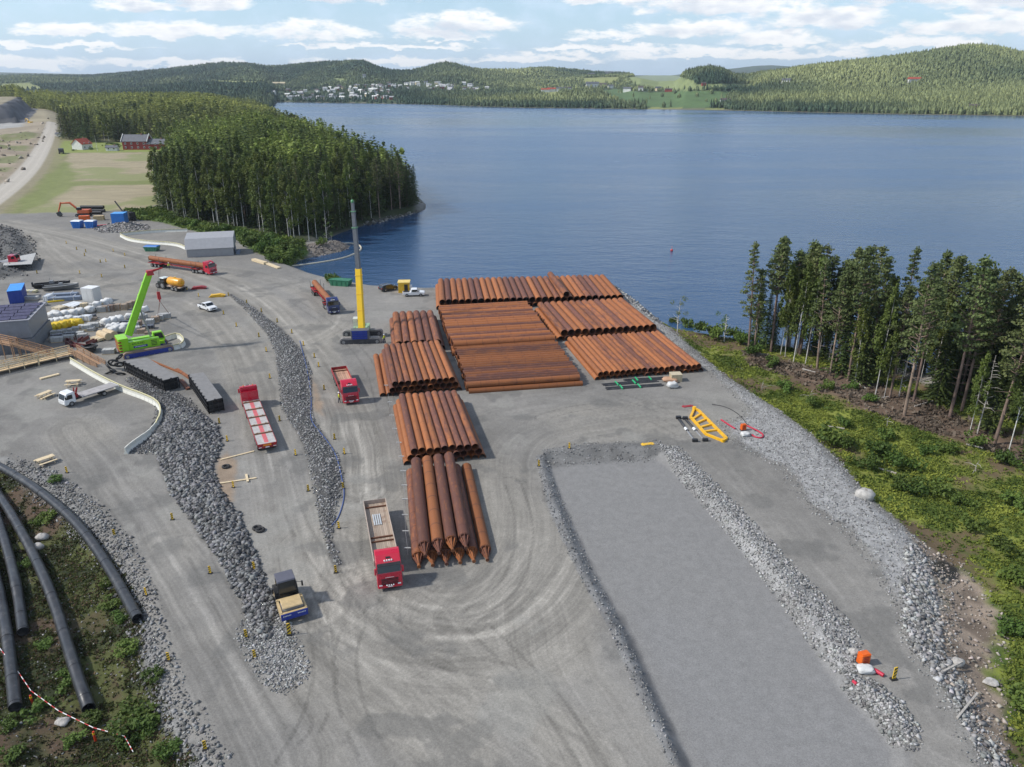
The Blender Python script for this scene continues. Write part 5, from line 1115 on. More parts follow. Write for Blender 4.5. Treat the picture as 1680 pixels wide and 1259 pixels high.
m = MB(); [m.box(x - .2, x + .2, -1.5, -.3, 2.5, 3.15, b=.05) for x in (-1.15, 1.15)]; m.build('winch_housing', mat('pale_green_deck', (.28, .42, .26)), o)
inv = Matrix.Rotation(-tr_ang, 4, 'Z'); tip = inv @ (at_Y(578, 331, ctr.y + 9.5) - ctr); brk = inv @ (at_Y(587.8, 441, ctr.y + 5.2) - ctr); base = inv @ (at_Y(594, 551, ctr.y - .6) - ctr)
b = MB(); boom_section(b, base, brk, 1.12, 1.05); bo = b.build('boom', mat('crane_yellow', (.80, .50, .015), .35, 0, .04, 1), o)
for k, fr in enumerate((.12, .38, .62, .9)):
    p = base.lerp(brk, fr); q = base.lerp(brk, fr + .008); b = MB(); boom_section(b, p, q, 1.2); b.build('boom_collar', YEL, bo)
GB = mat('grey_boom_steel', (.13, .135, .14), .45, .3, .1, 2); b = MB(); m1 = brk.lerp(tip, .62); m2 = brk.lerp(tip, .86)
boom_section(b, base.lerp(brk, .98), m1, .82, .78); boom_section(b, m1, m2, .66); boom_section(b, m2, tip, .54); b.build('telescopic_sections', GB, o)
b = MB(); boom_section(b, m1 - (tip - brk) * .01, m1, 1.0); boom_section(b, m2 - (tip - brk) * .01, m2, .85); b.ball(tuple(tip), .42, 12, 8, (.8, 1, 1)); b.build('boom_head', mat('green_boom_head', (.10, .28, .12), .5), o)
b = MB(); b.cyl((0, .8, 2.3), tuple(base.lerp(brk, .45) + Vector((0, .6, -.6))), .16, n=10); b.build('hoist_cylinder', STEEL, o)
b = MB(); b.cyl(tuple(tip + Vector((0, .5, 0))), tuple(base.lerp(tip, .12) + Vector((0, .9, .2))), .02, n=5); b.build('hoist_rope', BLACKP, o)
# green crane
a0, a1 = at(203, 592), at(285, 577); dd = a1 - a0; an = math.atan2(dd.y, dd.x); TL = dd.length; nd = Vector((-math.sin(an), math.cos(an), 0)); ctr = (a0 + a1) / 2 + nd * 2.3
o = thing('crawler_crane', 'lime green telescopic crawler crane with blue tracks lifting a pallet load', 'crane', tuple(ctr), an)
for s in (-1, 1): crawler(o, -TL / 2, TL / 2, s * 2.3, .95, 1.45, BLUE, mat('brown_dusty_shoes', (.26, .19, .14), .8))
m = MB(); m.box(-1.6, 1.6, -1.9, 1.9, .5, 1.1); m.cyl((0, 0, 1.1), (0, 0, 1.45), 1.2, n=24); m.build('undercarriage', BLUE, o)
m = MB(); m.box(-2.9, 2.4, -1.55, -.55, 1.4, 3.0, b=.08); m.box(-2.9, 3.4, -.55, .5, 1.4, 2.0); m.box(-2.9, 1.6, .5, 1.55, 1.4, 2.9, b=.08); up = m.build('upper_deck', GREENP, o)
m = MB(); m.prism([(1.7, 1.6), (3.6, 1.6), (3.85, 2.2), (3.4, 3.5), (1.8, 3.5)], .55, 1.6, 'y'); cbn = m.build('operator_cabin', GREENP, o, bevel=.05); m = MB(); m.prism([(2.0, 2.2), (3.65, 2.2), (3.3, 3.3), (2.0, 3.3)], .52, 1.63, 'y'); m.build('cabin_window', GLASS, cbn)
cw = MB(); cw.box(-4.6, -2.9, -1.75, 1.75, 1.3, 3.9, b=.15); cwo = cw.build('counterweight', GREENP, o)
for k in range(4): m = MB(); m.box(-4.68, -4.0, -1.8, 1.8, 1.5 + k * .56, 1.74 + k * .56, b=.15); m.build('red_ballast_stripe', DRED, cwo)
m = MB(); [m.box(.9, 1.9, -1.57, -1.55, 1.75 + k * .28, 1.87 + k * .28) for k in range(4)]; m.build('vent_grille', BLACKP, up)
inv = Matrix.Rotation(-an, 4, 'Z'); Bb = inv @ (at_Y(209, 548, ctr.y - .8) - ctr); Tt = inv @ (at_Y(246, 449, ctr.y + 1.2) - ctr); Bb.y = Tt.y = 0
b = MB(); boom_section(b, Bb, Bb.lerp(Tt, .985), 1.0, .9); bo = b.build('boom', GREENP, o); b = MB(); b.M = Matrix()
for fr in (.35, .62, .82): boom_section(b, Bb.lerp(Tt, fr), Bb.lerp(Tt, fr + .012), 1.06)
b.build('boom_collar', GREENP, bo); b = MB()
hd = Tt; b.box(hd.x - .5, hd.x + .7, -.6, .6, hd.z - .4, hd.z + .45, .1, .1); b.cyl((hd.x + .4, 0, hd.z + .3), (hd.x + 2.4, 0, hd.z + .6), .2, .12, n=8); b.cyl((hd.x + .4, .3, hd.z), (hd.x + 2.2, .2, hd.z + .5), .1, n=6); b.build('boom_head', mat('crane_red', (.42, .02, .02), .4), o)
b = MB(); b.cyl((1.4, 0, 1.9), tuple(Bb.lerp(Tt, .42) + Vector((.5, 0, -.1))), .17, n=10); b.build('hoist_cylinder', STEEL, o)
hx0 = hd.x + 2.1; hk = inv @ (at_Y(262.5, 487, ctr.y + 1.6) - ctr); hk.y = .15; b = MB(); [b.cyl((hx0 - .2 + s * .12, .15, hd.z + .5), (hk.x + s * .12, .15, hk.z + .7), .03, n=5) for s in (-1, 1)]; b.build('hoist_rope', BLACKP, o)
b = MB(); b.box(hk.x - .3, hk.x + .3, -.1, .4, hk.z - .7, hk.z + .7, .05, .05); b.cyl((hk.x, .15, hk.z - .7), (hk.x, .15, hk.z - 1.2), .12, n=8); b.build('hook_block', mat('crane_red', (.42, .02, .02)), o)
lp = inv @ (gat(270, 524) - ctr); b = MB()
for (q, w) in ((-1.2, -.6), (1.2, -.6), (1.2, .6), (-1.2, .6)): b.cyl((hk.x, .15, hk.z - 1.1), (lp.x + q, lp.y + w, 1.2), .03, n=4)
b.build('lifting_sling', mat('brown_sling', (.2, .08, .05), .8), o)
def text_on(parent, s, size, loc, rot, m, name='lettering'):
    cu = bpy.data.curves.new(name, 'FONT'); cu.body = s; cu.size = size; cu.extrude = .008; cu.align_x = 'CENTER'; cu.align_y = 'CENTER'; t = bpy.data.objects.new('tmp', cu); COL.objects.link(t)
    bpy.context.view_layer.update(); me = bpy.data.meshes.new_from_object(t.evaluated_get(bpy.context.evaluated_depsgraph_get())); bpy.data.objects.remove(t); me.materials.clear(); me.materials.append(m)
    q = bpy.data.objects.new(name, me); link(q, parent); q.location = loc; q.rotation_euler = rot; return q
text_on(up, '673 R-HD', .52, (-1.3, -1.565, 2.55), (R(90), 0, 0), BLACKP); m = MB(); m.box(-2.2, .2, -1.575, -1.552, 1.75, 2.15); m.build('name_plate', BLUE, up); m = MB(); [m.box(-2.0 + k * .24, -1.84 + k * .24, -1.585, -1.576, 1.88, 2.03) for k in range(8)]; m.build('plate_lettering', WHITE, up)
# road roller
f, r = gat(484, 1018), gat(462, 958); d = f - r; o = thing('road_roller', 'single drum road roller with tan drum frame and dark cabin', 'roller', tuple(f), math.atan2(d.y, d.x))
m = MB(); m.cyl((-.9, -1.0, .78), (-.9, 1.0, .78), .76, n=32); m.build('drum', mat('drum_steel', (.30, .27, .24), .5, .4, dirt=.4), o)
m = MB(); 
for s in (-1, 1): m.box(-1.95, .12, s * 1.14 - .09, s * 1.14 + .09, .55, 1.3)
m.box(-2.15, -1.85, -1.23, 1.23, .6, 1.3); m.box(.02, .26, -1.23, 1.23, .75, 1.25); m.box(-1.75, -.05, -.95, .95, 1.545, 1.62, .08, .05); fr_ = m.build('drum_frame', TAN, o); m = MB(); m.box(.26, .34, -1.25, 1.25, .55, 1.2); bl = m.build('front_panel', BLUE, fr_)
m = MB(); [m.box(.341, .352, -1.05 + k * .13, -.97 + k * .13, .95, 1.06) for k in range(6)]; [m.box(.341, .352, .3 + k * .13, .38 + k * .13, .95, 1.06) for k in range(6)]; m.build('panel_lettering', WHITE, bl)
m = MB(); m.box(-5.3, -3.9, -.75, .75, .8, 1.9, .1, .05, b=0); m.build('engine_hood', TAN, o, bevel=.05); m = MB(); m.box(-5.2, -4.3, -.3, .35, 1.9, 2.0); m.build('white_cover', WHITE, o)
m = MB(); m.prism([(-2.5, 1.0), (-2.3, 1.6), (-2.55, 2.85), (-4.0, 2.85), (-4.1, 1.0)], -.8, .8, 'y'); cbn = m.build('cabin', GLASS, o); m = MB(); m.box(-4.1, -2.4, -.88, .88, 2.85, 2.98, .06, .06); m.build('cabin_roof', mat('slate_roof', (.10, .10, .125), .5), cbn)
m = MB(); [m.cyl((-2.35, s * .8, 1.5), (-2.55, s * .8, 2.85), .05, n=6) for s in (-1, 1)]; [m.cyl((-4.05, s * .8, 1.0), (-4.0, s * .8, 2.85), .05, n=6) for s in (-1, 1)]; m.build('cabin_post', BLACKP, cbn)
for s in (-1, 1): wheel(o, -4.1, s * .85, .78, .55, rim=TAN); m = MB(); m.cyl((-2.4, s * .85, 2.6), (-2.2, s * 1.35, 2.5), .025, n=5); m.box(-2.3, -2.1, s * 1.4 - .08, s * 1.4 + .08, 2.1, 2.6, b=.03); m.build('mirror', BLACKP, o)
# orange excavator, black drill rig, quarry machines
def excavator(label, px, py, rz, paint, s=1.0, arm=True, z=None):
    p = gat(px, py); o = thing('excavator', label, 'excavator', tuple(p), rz); o.scale = (s, s, s)
    for q in (-1, 1): crawler(o, -2.1, 2.1, q * 1.15, .6, .9, BLACKP, DSTEEL)
    m = MB(); m.box(-2.3, 1.4, -1.35, 1.35, 1.1, 2.2, .1, .05); m.build('body', paint, o, bevel=.06); m = MB(); m.box(.1, 1.5, .3, 1.3, 2.2, 3.0, .1, .05); m.build('operator_cabin', GLASS, o)
    m = MB(); pa = [(1.0, 0, 1.8), (3.6, 0, 4.4), (6.6, 0, 4.3)]
    m.tube(pa, [.32, .36, .24], 6); m.build('boom', paint, o); m = MB(); m.tube([(6.3, 0, 4.6), (7.6, 0, 1.6)], [.28, .2], 6); m.build('stick', paint, o); m = MB(); m.prism([(7.3, 1.7), (8.2, 1.3), (7.9, .3), (7.0, .1), (6.7, .7)], -.55, .55, 'y'); m.build('bucket', DSTEEL, o); return o
excavator('orange excavator with raised arm beside the blue waste containers', 138, 355, math.pi + .12, mat('excavator_orange', (.52, .10, .025), .5, dirt=.3), 1.15)
excavator('yellow excavator on the quarry floor below the dark rock face', 24, 207, .3, YEL, 1.3)
excavator('second yellow machine working on the sandy quarry slope', 50, 204, 2.6, YEL, 1.2)
p = gat(212, 362); o = thing('drill_rig', 'black piling rig with a slanting mast behind the blue container', 'drill rig', tuple(p), 2.6)
for q in (-1, 1): crawler(o, -2.2, 2.2, q * 1.2, .6, 1, BLACKP, DSTEEL)
m = MB(); m.box(-2.6, 1.6, -1.3, 1.3, 1.1, 3.0, .1, .1); m.build('body', mat('rig_black', (.03, .03, .035), .5), o); m = MB(); m.tube([(1.4, 0, 1.5), (6.6, 0, 6.4)], .28, 6); m.box(2.0, 2.4, -.5, .5, 1.6, 3.5); m.build('mast', BLACKP, o); m = MB(); [m.cyl((-2.5 + k * .9, -1.2, 3.0), (-2.5 + k * .9, 1.2, 3.5), .12, n=6) for k in range(5)]; m.build('roof_rack', DSTEEL, o)
# ------------------------------------------------------------------ buildings and site objects
GREYC = mat('grey_cladding', (.36, .36, .37), .5, .2, .04, 1, dirt=.12); WOOD = plank_mat('fresh_timber', (.62, .46, .27), 6.0, 1, .25); WOODB = mat('brown_timber', (.36, .22, .13), .8, 0, .2, 3); TIM = mat('pale_timber', (.62, .50, .32), .75, 0, .15, 3)
BAG = mat('white_bag_cloth', (.62, .62, .60), .8, 0, .1, 3, .5, dirt=.25, rand=.12); CONC = mat('pale_concrete', (.40, .40, .385), .85, 0, .12, 2, dirt=.3, rand=.15); YELM = mat('bright_yellow', (.72, .50, .02), .5, rand=.1); DPAN = mat('dark_panel', (.05, .055, .07), .4, .1, rand=.3)
BRN = mat('brown_pallet_goods', (.30, .22, .16), .8, 0, .2, 3, rand=.25, dirt=.2); BLK = mat('black_plastic_pipe', (.028, .029, .032), .38, 0, .25, 1.5, dirt=.30); SKIPG = mat('skip_green', (.03, .17, .09), .5, dirt=.2); SKIPB = mat('skip_blue', (.02, .15, .48), .45, dirt=.1); ORG = mat('signal_orange', (.70, .12, .01), .4); HOSE = mat('red_hose', (.45, .02, .05), .5)
TOPC = mat('grey_top_sheet', (.20, .195, .19), .75, 0, .12, 1.2, dirt=.35); BEIGE = mat('cream_pontoon', (.50, .46, .36), .7, dirt=.2)
def corrug(name, col, per=3.0, axis=0):
    m = mat(name, col, .5, .15, .05, 1, dirt=.12); t = NT(m.node_tree); bs = t.n['Principled BSDF']; sp = t.node('ShaderNodeSeparateXYZ'); t.l.new(t.node('ShaderNodeTexCoord').outputs['Object'], sp.inputs[0])
    bn = t.node('ShaderNodeBump'); bn.inputs['Strength'].default_value = .6; bn.inputs['Distance'].default_value = .06; t.l.new(t.m('PINGPONG', t.m('MULTIPLY', sp.outputs[axis], per), .5), bn.inputs['Height']); t.l.new(bn.outputs[0], bs.inputs['Normal']); return m
def quad_frame(P0, P1):
    d = P1 - P0; return math.atan2(d.y, d.x), math.hypot(d.x, d.y)
def gable_shed():
    a, b = at(308, 425), at(384, 421); rz, L = quad_frame(a, b); o = thing('metal_shed', 'long grey metal shed with a pitched roof beside the cove', 'shed', tuple(a), rz); cg = corrug('shed_cladding', (.33, .33, .34))
    m = MB(); m.box(0, L, 0, 9, 0, 2.7); m.build('wall', cg, o); m = MB(); m.prism([(-.3, 2.7), (1.6, 5.4), (8.0, 6.1), (9.4, 2.7)], -.3, L + .3, 'x'); m.build('roof', corrug('shed_roof', (.36, .36, .37)), o)
    m = MB(); m.box(L + .3, L + .36, 2.6, 5.6, .05, 2.05); m.build('door', mat('blue_grey_door', (.16, .20, .28), .5), o)
    m = MB(); m.box(L + .5, L + 1.6, 1.2, 6.5, 0, .8, .1, .3); m.build('side_ramp', mat('blue_grey_door', (.16, .20, .28)), o)
gable_shed()
def office():
    a, b = at(-25, 606), at(58, 588); c0 = at(54, 577); rz = R(24); o = thing('site_office', 'grey two-storey site office with dark solar panels on its roof', 'office building', (at(60, 580).x, at(60, 580).y, 0), R(17))
    m = MB(); m.box(-26, 0, 0, 13, 0, 2.9); m.build('lower_wall', mat('dark_grey_wall', (.16, .165, .18), .6), o); m = MB(); m.box(-26, -.3, .6, 13, 3.0, 6.4); wl = m.build('upper_wall', corrug('office_cladding', (.24, .245, .27), 2), o)
    m = MB(); m.box(-26, -11.5, .5, .6, 3.0, 6.3); m.build('white_wall_panel', WHITE, wl); m = MB(); m.box(-26, -11.5, .3, .6, 6.3, 6.5); m.build('eave_trim', BLACKP, wl)
    m = MB(); m.box(-26.2, 0, .3, 13.2, 6.4, 6.55); rf = m.build('roof', mat('roof_membrane', (.30, .30, .33), .6), o)
    for i in range(9):
        for j in range(5):
            x0 = -25.6 + i * 2.8; y0 = .9 + j * 2.4; m = MB(); m.prism([(y0, 6.62), (y0 + 2.1, 6.62), (y0 + 2.1, 6.68), (y0 + 1.05, 6.95), (y0, 6.68)], x0, x0 + 2.65, 'x'); q = m.build('solar_panel', mat('solar_cells', (.07, .065, .12), .22, .1, .25, 1.5), rf)
    for k in range(2): m = MB(); m.box(-11.2 + k * -9, -9.7 + k * -9, -.06, 0, .1, 2.4); m.build('red_door', mat('red_door', (.50, .03, .02), .5), o)
    return o
office()
# timber walkway and stair
def beam(b, p, q, w=.12, h=.12):
    p, q = Vector(p), Vector(q); d = (q - p).normalized(); s = d.cross(Vector((0, 0, 1)));
    if s.length < .01: s = Vector((1, 0, 0))
    s.normalize(); u = s.cross(d); vs = []
    for P in (p, q):
        for i, j in ((-1, -1), (1, -1), (1, 1), (-1, 1)): vs.append(P + s * (w / 2 * i) + u * (h / 2 * j))
    b.add(vs, [(3, 2, 1, 0), (4, 5, 6, 7), (0, 1, 5, 4), (1, 2, 6, 5), (2, 3, 7, 6), (3, 0, 4, 7)])
def walkway(name, label, cat, P, w, wood, zrail=1.1, step=2.0):
    """P: 3-D centre line"""
    o = thing(name, label, cat, (P[0].x, P[0].y, 0)); org = Vector((P[0].x, P[0].y, 0)); d_ = MB(); rl = MB(); ps = MB()
    for i in range(len(P) - 1):
        a, c = P[i] - org, P[i + 1] - org; dr = (c - a); L = dr.length; dr.normalize(); s = Vector((-dr.y, dr.x, 0)).normalized()
        beam(d_, a, c, w, .14)
        for q in (-1, 1):
            off = s * (q * w / 2)
            for zz in (.35, .7, zrail): beam(rl, a + off + Vector((0, 0, zz)), c + off + Vector((0, 0, zz)), .06, .16)
            n = max(1, int(L / step))
            for k in range(n + 1): e = a + dr * (L * k / n) + off; beam(ps, (e.x, e.y, 0.02), (e.x, e.y, e.z + zrail), .12, .12)
    d_.build('deck', wood, o); rl.build('railing', TIM if wood is WOOD else WOODB, o); ps.build('post', TIM if wood is WOOD else WOODB, o); return o
walkway('timber_walkway', 'pale timber walkway with railings leading to the site office', 'walkway', [at(-40, 616, 1.0), at(60, 592, 1.0), at(118, 578, 1.2)], 2.2, WOOD)
walkway('timber_stair', 'brown timber ramp going down towards the black frames', 'ramp', [at(120, 577, 1.3), at(167, 603, .1)], 1.6, WOODB)
walkway('timber_stair', 'brown timber stair climbing to the upper floor of the site office', 'stair', [at(86, 583, 1.0), at(24, 566, 3.2), at(-5, 560, 3.3)], 1.5, WOODB)
# containers, huts, skips
def container(label, px, py, rz, sx, sy, h, col, name='container', roofc=None, cat='container', z=0):
    p = gat(px, py); o = thing(name, label, cat, tuple(p), rz); c_ = corrug(name + '_' + label[:9].replace(' ', '_'), col); m = MB(); m.box(-sx / 2, sx / 2, 0, sy, .12, h); m.box(-sx / 2 - .03, sx / 2 + .03, -.03, .12, 0, h + .03); m.build('body', c_, o)
    m = MB(); m.box(-sx / 2 - .06, sx / 2 + .06, -.06, sy + .06, h + .03, h + .1); m.build('roof', mat('roof_' + name + label[:7].replace(' ', '_'), roofc or col, .45), o)
    m = MB(); m.box(-sx / 2 + .25, -.05, -.07, -.031, .3, h - .25); m.box(.05, sx / 2 - .25, -.07, -.031, .3, h - .25); m.build('door', c_, o); return o
container('large blue container with a bright blue roof left of the boats', 28, 498, R(26), 2.8, 7.5, 2.9, (.015, .05, .30), roofc=(.04, .28, .75))
container('white cabinet container with a flat white roof in the storage yard', 146, 497, R(-12), 3.0, 2.6, 3.3, (.62, .62, .60), roofc=(.75, .75, .74))
def skip(label, px, py, rz, L, w, h, m_, lid=None, name='waste_skip'):
    p = gat(px, py); o = thing(name, label, 'skip', tuple(p), rz); m = MB(); m.prism([(-L / 2 + .5, 0), (L / 2 - .5, 0), (L / 2, h), (-L / 2, h)], 0, w, 'y'); m.build('body', m_, o)
    m = MB(); m.box(-L / 2 - .05, L / 2 + .05, -.06, .02, h - .12, h + .05); m.box(-L / 2 - .05, L / 2 + .05, w - .02, w + .06, h - .12, h + .05); m.box(-L / 2 - .06, -L / 2 + .04, .02, w - .02, h - .12, h + .05); m.box(L / 2 - .04, L / 2 + .06, .02, w - .02, h - .12, h + .05); m.build('rim', m_, o)
    m = MB(); [m.box(-L / 2 + .9 + k * (L - 1.8) / 3 - .04, -L / 2 + .9 + k * (L - 1.8) / 3 + .04, -.09, -.0, .1, h - .15) for k in range(4)]; m.build('rib', m_, o)
    if lid: m = MB(); m.box(-L / 2, L / 2, 0, w, h + .052, h + .3, .15, .25); m.build('lid', lid, o)
    return o
skip('blue waste container with white lid, left one of the pair', 125, 375, R(-3), 3.4, 2.6, 2.3, SKIPB, WHITE); skip('blue waste container with white lid, right one of the pair', 147, 375, R(-3), 3.4, 2.6, 2.3, SKIPB, WHITE)
container('bright blue container standing alone on the gravel pile edge', 195, 370, R(8), 4.2, 4.2, 3.9, (.03, .20, .60), roofc=(.06, .32, .72))
skip('dark green skip at the water edge behind the blue truck', 556, 470, R(-14), 5.5, 2.4, 1.5, SKIPG); skip('small green skip with a blue lid near the white barriers', 247, 413, R(-4), 4.2, 2.3, 1.3, SKIPG, SKIPB)
p = gat(663, 481); o = thing('yellow_hut', 'small yellow hut with a dark doorway on the quay', 'hut', tuple(p), 0.05); m = MB(); m.box(-1.35, 1.35, .0, 2.4, 0, 2.5); m.build('wall', YEL, o); m = MB(); m.box(-1.5, 1.5, -.15, 2.55, 2.5, 2.66, .05, .05); m.build('roof', mat('pale_yellow_roof', (.75, .55, .16), .5), o); m = MB(); m.box(.1, .95, -.04, 0, .05, 2.1); m.build('doorway', BLACKP, o); m = MB(); m.box(1.35, 1.9, .2, 1.2, 0, 1.7, b=.05); m.build('white_cabinet', WHITE, o)
# black module stacks
def module(label, top, zt, rows):
    A, B, Cc, D = [at(x, y, zt) for x, y in top]       # far-left, far-right, near-right, near-left
    c = (A + B + Cc + D) / 4; o = thing('black_module_stack', label, 'frame stack', (c.x, c.y, 0)); L_ = [(q - c) for q in (D, Cc, B, A)]; m = MB()
    vs = [(q.x, q.y, -.11) for q in L_] + [(q.x, q.y, 0) for q in L_]; m.add([(x, y, z + zt) for x, y, z in vs], [(3, 2, 1, 0), (4, 5, 6, 7), (0, 1, 5, 4), (1, 2, 6, 5), (2, 3, 7, 6), (3, 0, 4, 7)]); m.build('top_sheet', TOPC, o)
    q4 = [Vector((q.x, q.y, 0)) * 1.0 for q in L_]
    for r in range(rows):
        z0 = .06 + r * (zt - .12) / rows; z1 = z0 + (zt - .12) / rows - .06; m = MB(); vin = [q * .955 for q in q4]; m.add([(v.x, v.y, z0) for v in vin] + [(v.x, v.y, z1) for v in vin], [(3, 2, 1, 0), (4, 5, 6, 7), (0, 1, 5, 4), (1, 2, 6, 5), (2, 3, 7, 6), (3, 0, 4, 7)])
        for i in range(4):
            a, b = q4[i], q4[(i + 1) % 4]; n = max(3, int((b - a).length / .75)); beam(m, (a.x, a.y, z1), (b.x, b.y, z1), .1, .1); beam(m, (a.x, a.y, z0 + .05), (b.x, b.y, z0 + .05), .1, .1)
            for k in range(n + 1): e = a.lerp(b, k / n); beam(m, (e.x, e.y, z0), (e.x, e.y, z1), .12, .14)
        m.build('frame_layer', mat('black_frame', (.02, .02, .022), .45, 0, .2, 2, dirt=.2), o)
    m = MB(); 
    for i in (0, 3):
        a, b = q4[i] * 1.0, q4[(i + 1) % 4]; n = int((b - a).length / 1.5)
        for k in range(n): e = a.lerp(b, (k + .5) / n); beam(m, (e.x, e.y, zt - .5), (e.x * 1.02, e.y * 1.02, zt + .12), .22, .2)
    m.build('edge_lug', BLACKP, o); return o
module('left stack of black frames under a grey top sheet', [(202, 592), (242, 587), (292, 618), (268, 624)], 2.4, 3)
module('right stack of black frames under a grey top sheet', [(309, 614), (334, 611), (364.5, 652.6), (340, 658.5)], 2.5, 3)
def rust_beam(label, p0, p1, z, w=.3): 
    a, b = gat(*p0, z), gat(*p1, z); m = MB(); beam(m, (0, 0, w / 2), b - a + Vector((0, 0, w / 2)), w * 1.3, .07); beam(m, (0, 0, .035), b - a + Vector((0, 0, .035)), w * 1.3, .07); beam(m, (0, 0, w * .27), b - a + Vector((0, 0, w * .27)), .07, w * .46); o = m.build('steel_beam', M_RUST); o.location = a; tag(o, label, 'beam')
rust_beam('long rusty beam lying between the two black frame stacks', (246, 592), (300, 614), .02); rust_beam('short rusty beam behind the right black frame stack', (290, 607), (312, 622), .02, .4)
rust_beam('rusty beam end beside the near end of the left black stack', (297, 625), (309, 640), .02, .5)
# heap of black pipe rings
for k, (px, py, z, r0) in enumerate([(184, 606, 0, .8), (193, 611, 0, .8), (202, 612, 0, .75), (189, 605, .9, .75), (198, 607, 1.0, .7), (178, 611, 0, .6), (186, 598, 0, .7), (196, 601, 1.7, .6)]):
    p = gat(px, py); b = MB(); n = 14; b.M = Matrix.Rotation(.3 * k - .8, 4, 'Z') @ Matrix.Rotation(.5 + .25 * (k % 3), 4, 'X'); P = [(r0 * math.cos(i * 6.2832 / n), 0, r0 + r0 * math.sin(i * 6.2832 / n)) for i in range(n + 1)]; b.tube(P, .17, 7, False); o = b.build('pipe_ring', mat('black_ring', (.02, .02, .02), .5)); o.location = (p.x, p.y, z + .02)
    tag(o, 'thick black ring in the heap at the end of the left frame stack', 'ring', 'black rings in the heap')
# white plastic barriers
BARW = mat('white_barrier_plastic', (.66, .65, .58), .5, 0, .06, 2, dirt=.15); BARY = mat('yellow_reflective_strip', (.68, .62, .36), .5)
bm_ = MB(); bm_.prism([(-.28, 0), (.28, 0), (.22, .18), (.09, .45), (.07, 1.0), (-.07, 1.0), (-.09, .45), (-.22, .18)], -.6, .6, 'x'); BAR_ME = bm_.mesh('barrier_body', BARW)
bm_ = MB(); bm_.box(-.58, .58, -.085, .085, .82, 1.06); BAR_ST = bm_.mesh('reflective_strip', BARY); bm_ = MB()
for k in range(5): bm_.box(-.48 + k * .22, -.38 + k * .22, -.091, .091, .86, .99)
BAR_HO = bm_.mesh('strip_hole', DSTEEL)
def barriers(label, line, group, yellow=True):
    P = [gat(*q) for q in smooth_poly(line, 2, False)]; n = 0; acc = 0
    for i in range(len(P) - 1):
        a, b = P[i], P[i + 1]; L = (b - a).length
        while acc < L:
            p = a.lerp(b, acc / L); o = thing('traffic_barrier', label, 'barrier', (p.x, p.y, gz(p.x, p.y)), math.atan2(b.y - a.y, b.x - a.x), group); link_('barrier_body', BAR_ME, o)
            if yellow: s = link_('reflective_strip', BAR_ST, o); link_('strip_hole', BAR_HO, s)
            acc += 1.24; n += 1
        acc -= L
barriers('white plastic barrier with a yellow strip in the curved run around the small lorry', [(119, 597), (160, 622), (205, 644), (240, 656), (262, 668), (266, 685), (258, 702)], 'curved run of white barriers around the small lorry')
barriers('plain white plastic barrier at the front end of the curved run', [(257, 703), (246, 716), (228, 728), (212, 740), (205, 748)], 'front end of the curved run of barriers', False)
barriers('white plastic barrier in the upper row leading to the grey shed', [(200, 387), (250, 382), (305, 380)], 'upper row of barriers beside the grey shed'); barriers('white plastic barrier in the lower row leading to the grey shed', [(199, 389), (212, 396), (240, 400), (290, 403), (308, 411)], 'lower row of barriers beside the grey shed')
barriers('white barrier beside the blue tracks of the green crane', [(268, 561), (290, 553), (302, 560), (302, 570), (286, 574)], 'barriers beside the green crane')
# marker boards
mb = MB(); mb.box(-.3, .3, -.2, .2, 0, .12, .04, .03); MK_B = mb.mesh('base', BLACKP); mb = MB(); mb.box(-.16, .16, -.035, .035, .12, 1.15); MK_Y = mb.mesh('board', mat('marker_yellow', (.78, .50, .04), .45)); mb = MB()
for k in range(3):
    z = .2 + k * .32
    for s in (-1, 1): mb.add([(-.16, s * .04, z), (.16, s * .04, z + .22), (.16, s * .04, z + .36), (-.16, s * .04, z + .14)], [(0, 1, 2, 3)])
MK_S = mb.mesh('black_stripe', mat('marker_black', (.012, .012, .012), .5))
MKR = [('along the left road edge by the black pipes', 'front', [(337, 1227), (277, 1081), (240, 974), (188, 877), (110, 773)]), ('on the left side of the big rock berm', 'front', [(404, 1043), (345, 938), (283, 850)]),
       ('on the lower end of the big rock berm', 'front', [(418, 1077), (417, 931)]), ('on the road edge near the right black frame stack', 'front', [(383, 797), (373, 721), (360, 692)]), ('along the left edge of the middle rock berm', 'front', [(506, 803), (485, 744), (459, 688), (443, 618), (437, 574), (425, 550), (388, 533), (367, 513)]),
       ('along the right edge of the middle rock berm', 'front', [(551, 937), (556, 864), (563, 799), (565, 742), (549, 718), (532, 637), (523, 599), (516, 584), (498, 564), (479, 544), (455, 526), (429, 509), (405, 495), (375, 483)]),
       ('along the upper haul road', 'right', [(326, 484), (307, 473), (205, 437), (174, 427), (165, 428), (167, 452), (131, 446), (61, 446), (139, 417), (126, 407), (109, 397), (141, 411), (186, 410), (205, 417)]), ('on the corner of the sunken gravel pad', 'left', [(884, 762), (934, 733)]), ]
for where, frm, L_ in MKR:
    for i, (px, py) in enumerate(L_):
        p = gat(px, py + 3); s = .78; o = thing('marker_board', 'striped marker %s, %s' % (where, ('%s from the %s' % (ORD[i], frm)) if len(L_) > 1 else 'alone'), 'marker', tuple(p), random.uniform(-.6, .6), 'marker boards ' + where); o.scale = (s, s, s)
        link_('base', MK_B, o); link_('black_stripe', MK_S, link_('board', MK_Y, o))
for px, py, lab in [(475, 1042, 'large marker board standing in front of the road roller'), (1466, 1115, 'leaning marker board right of the orange box and hose')]:
    p = gat(px, py); o = thing('marker_board', lab, 'marker', tuple(p), .2); o.scale = (1.0, 1.0, 1.15); link_('base', MK_B, o); link_('black_stripe', MK_S, link_('board', MK_Y, o))
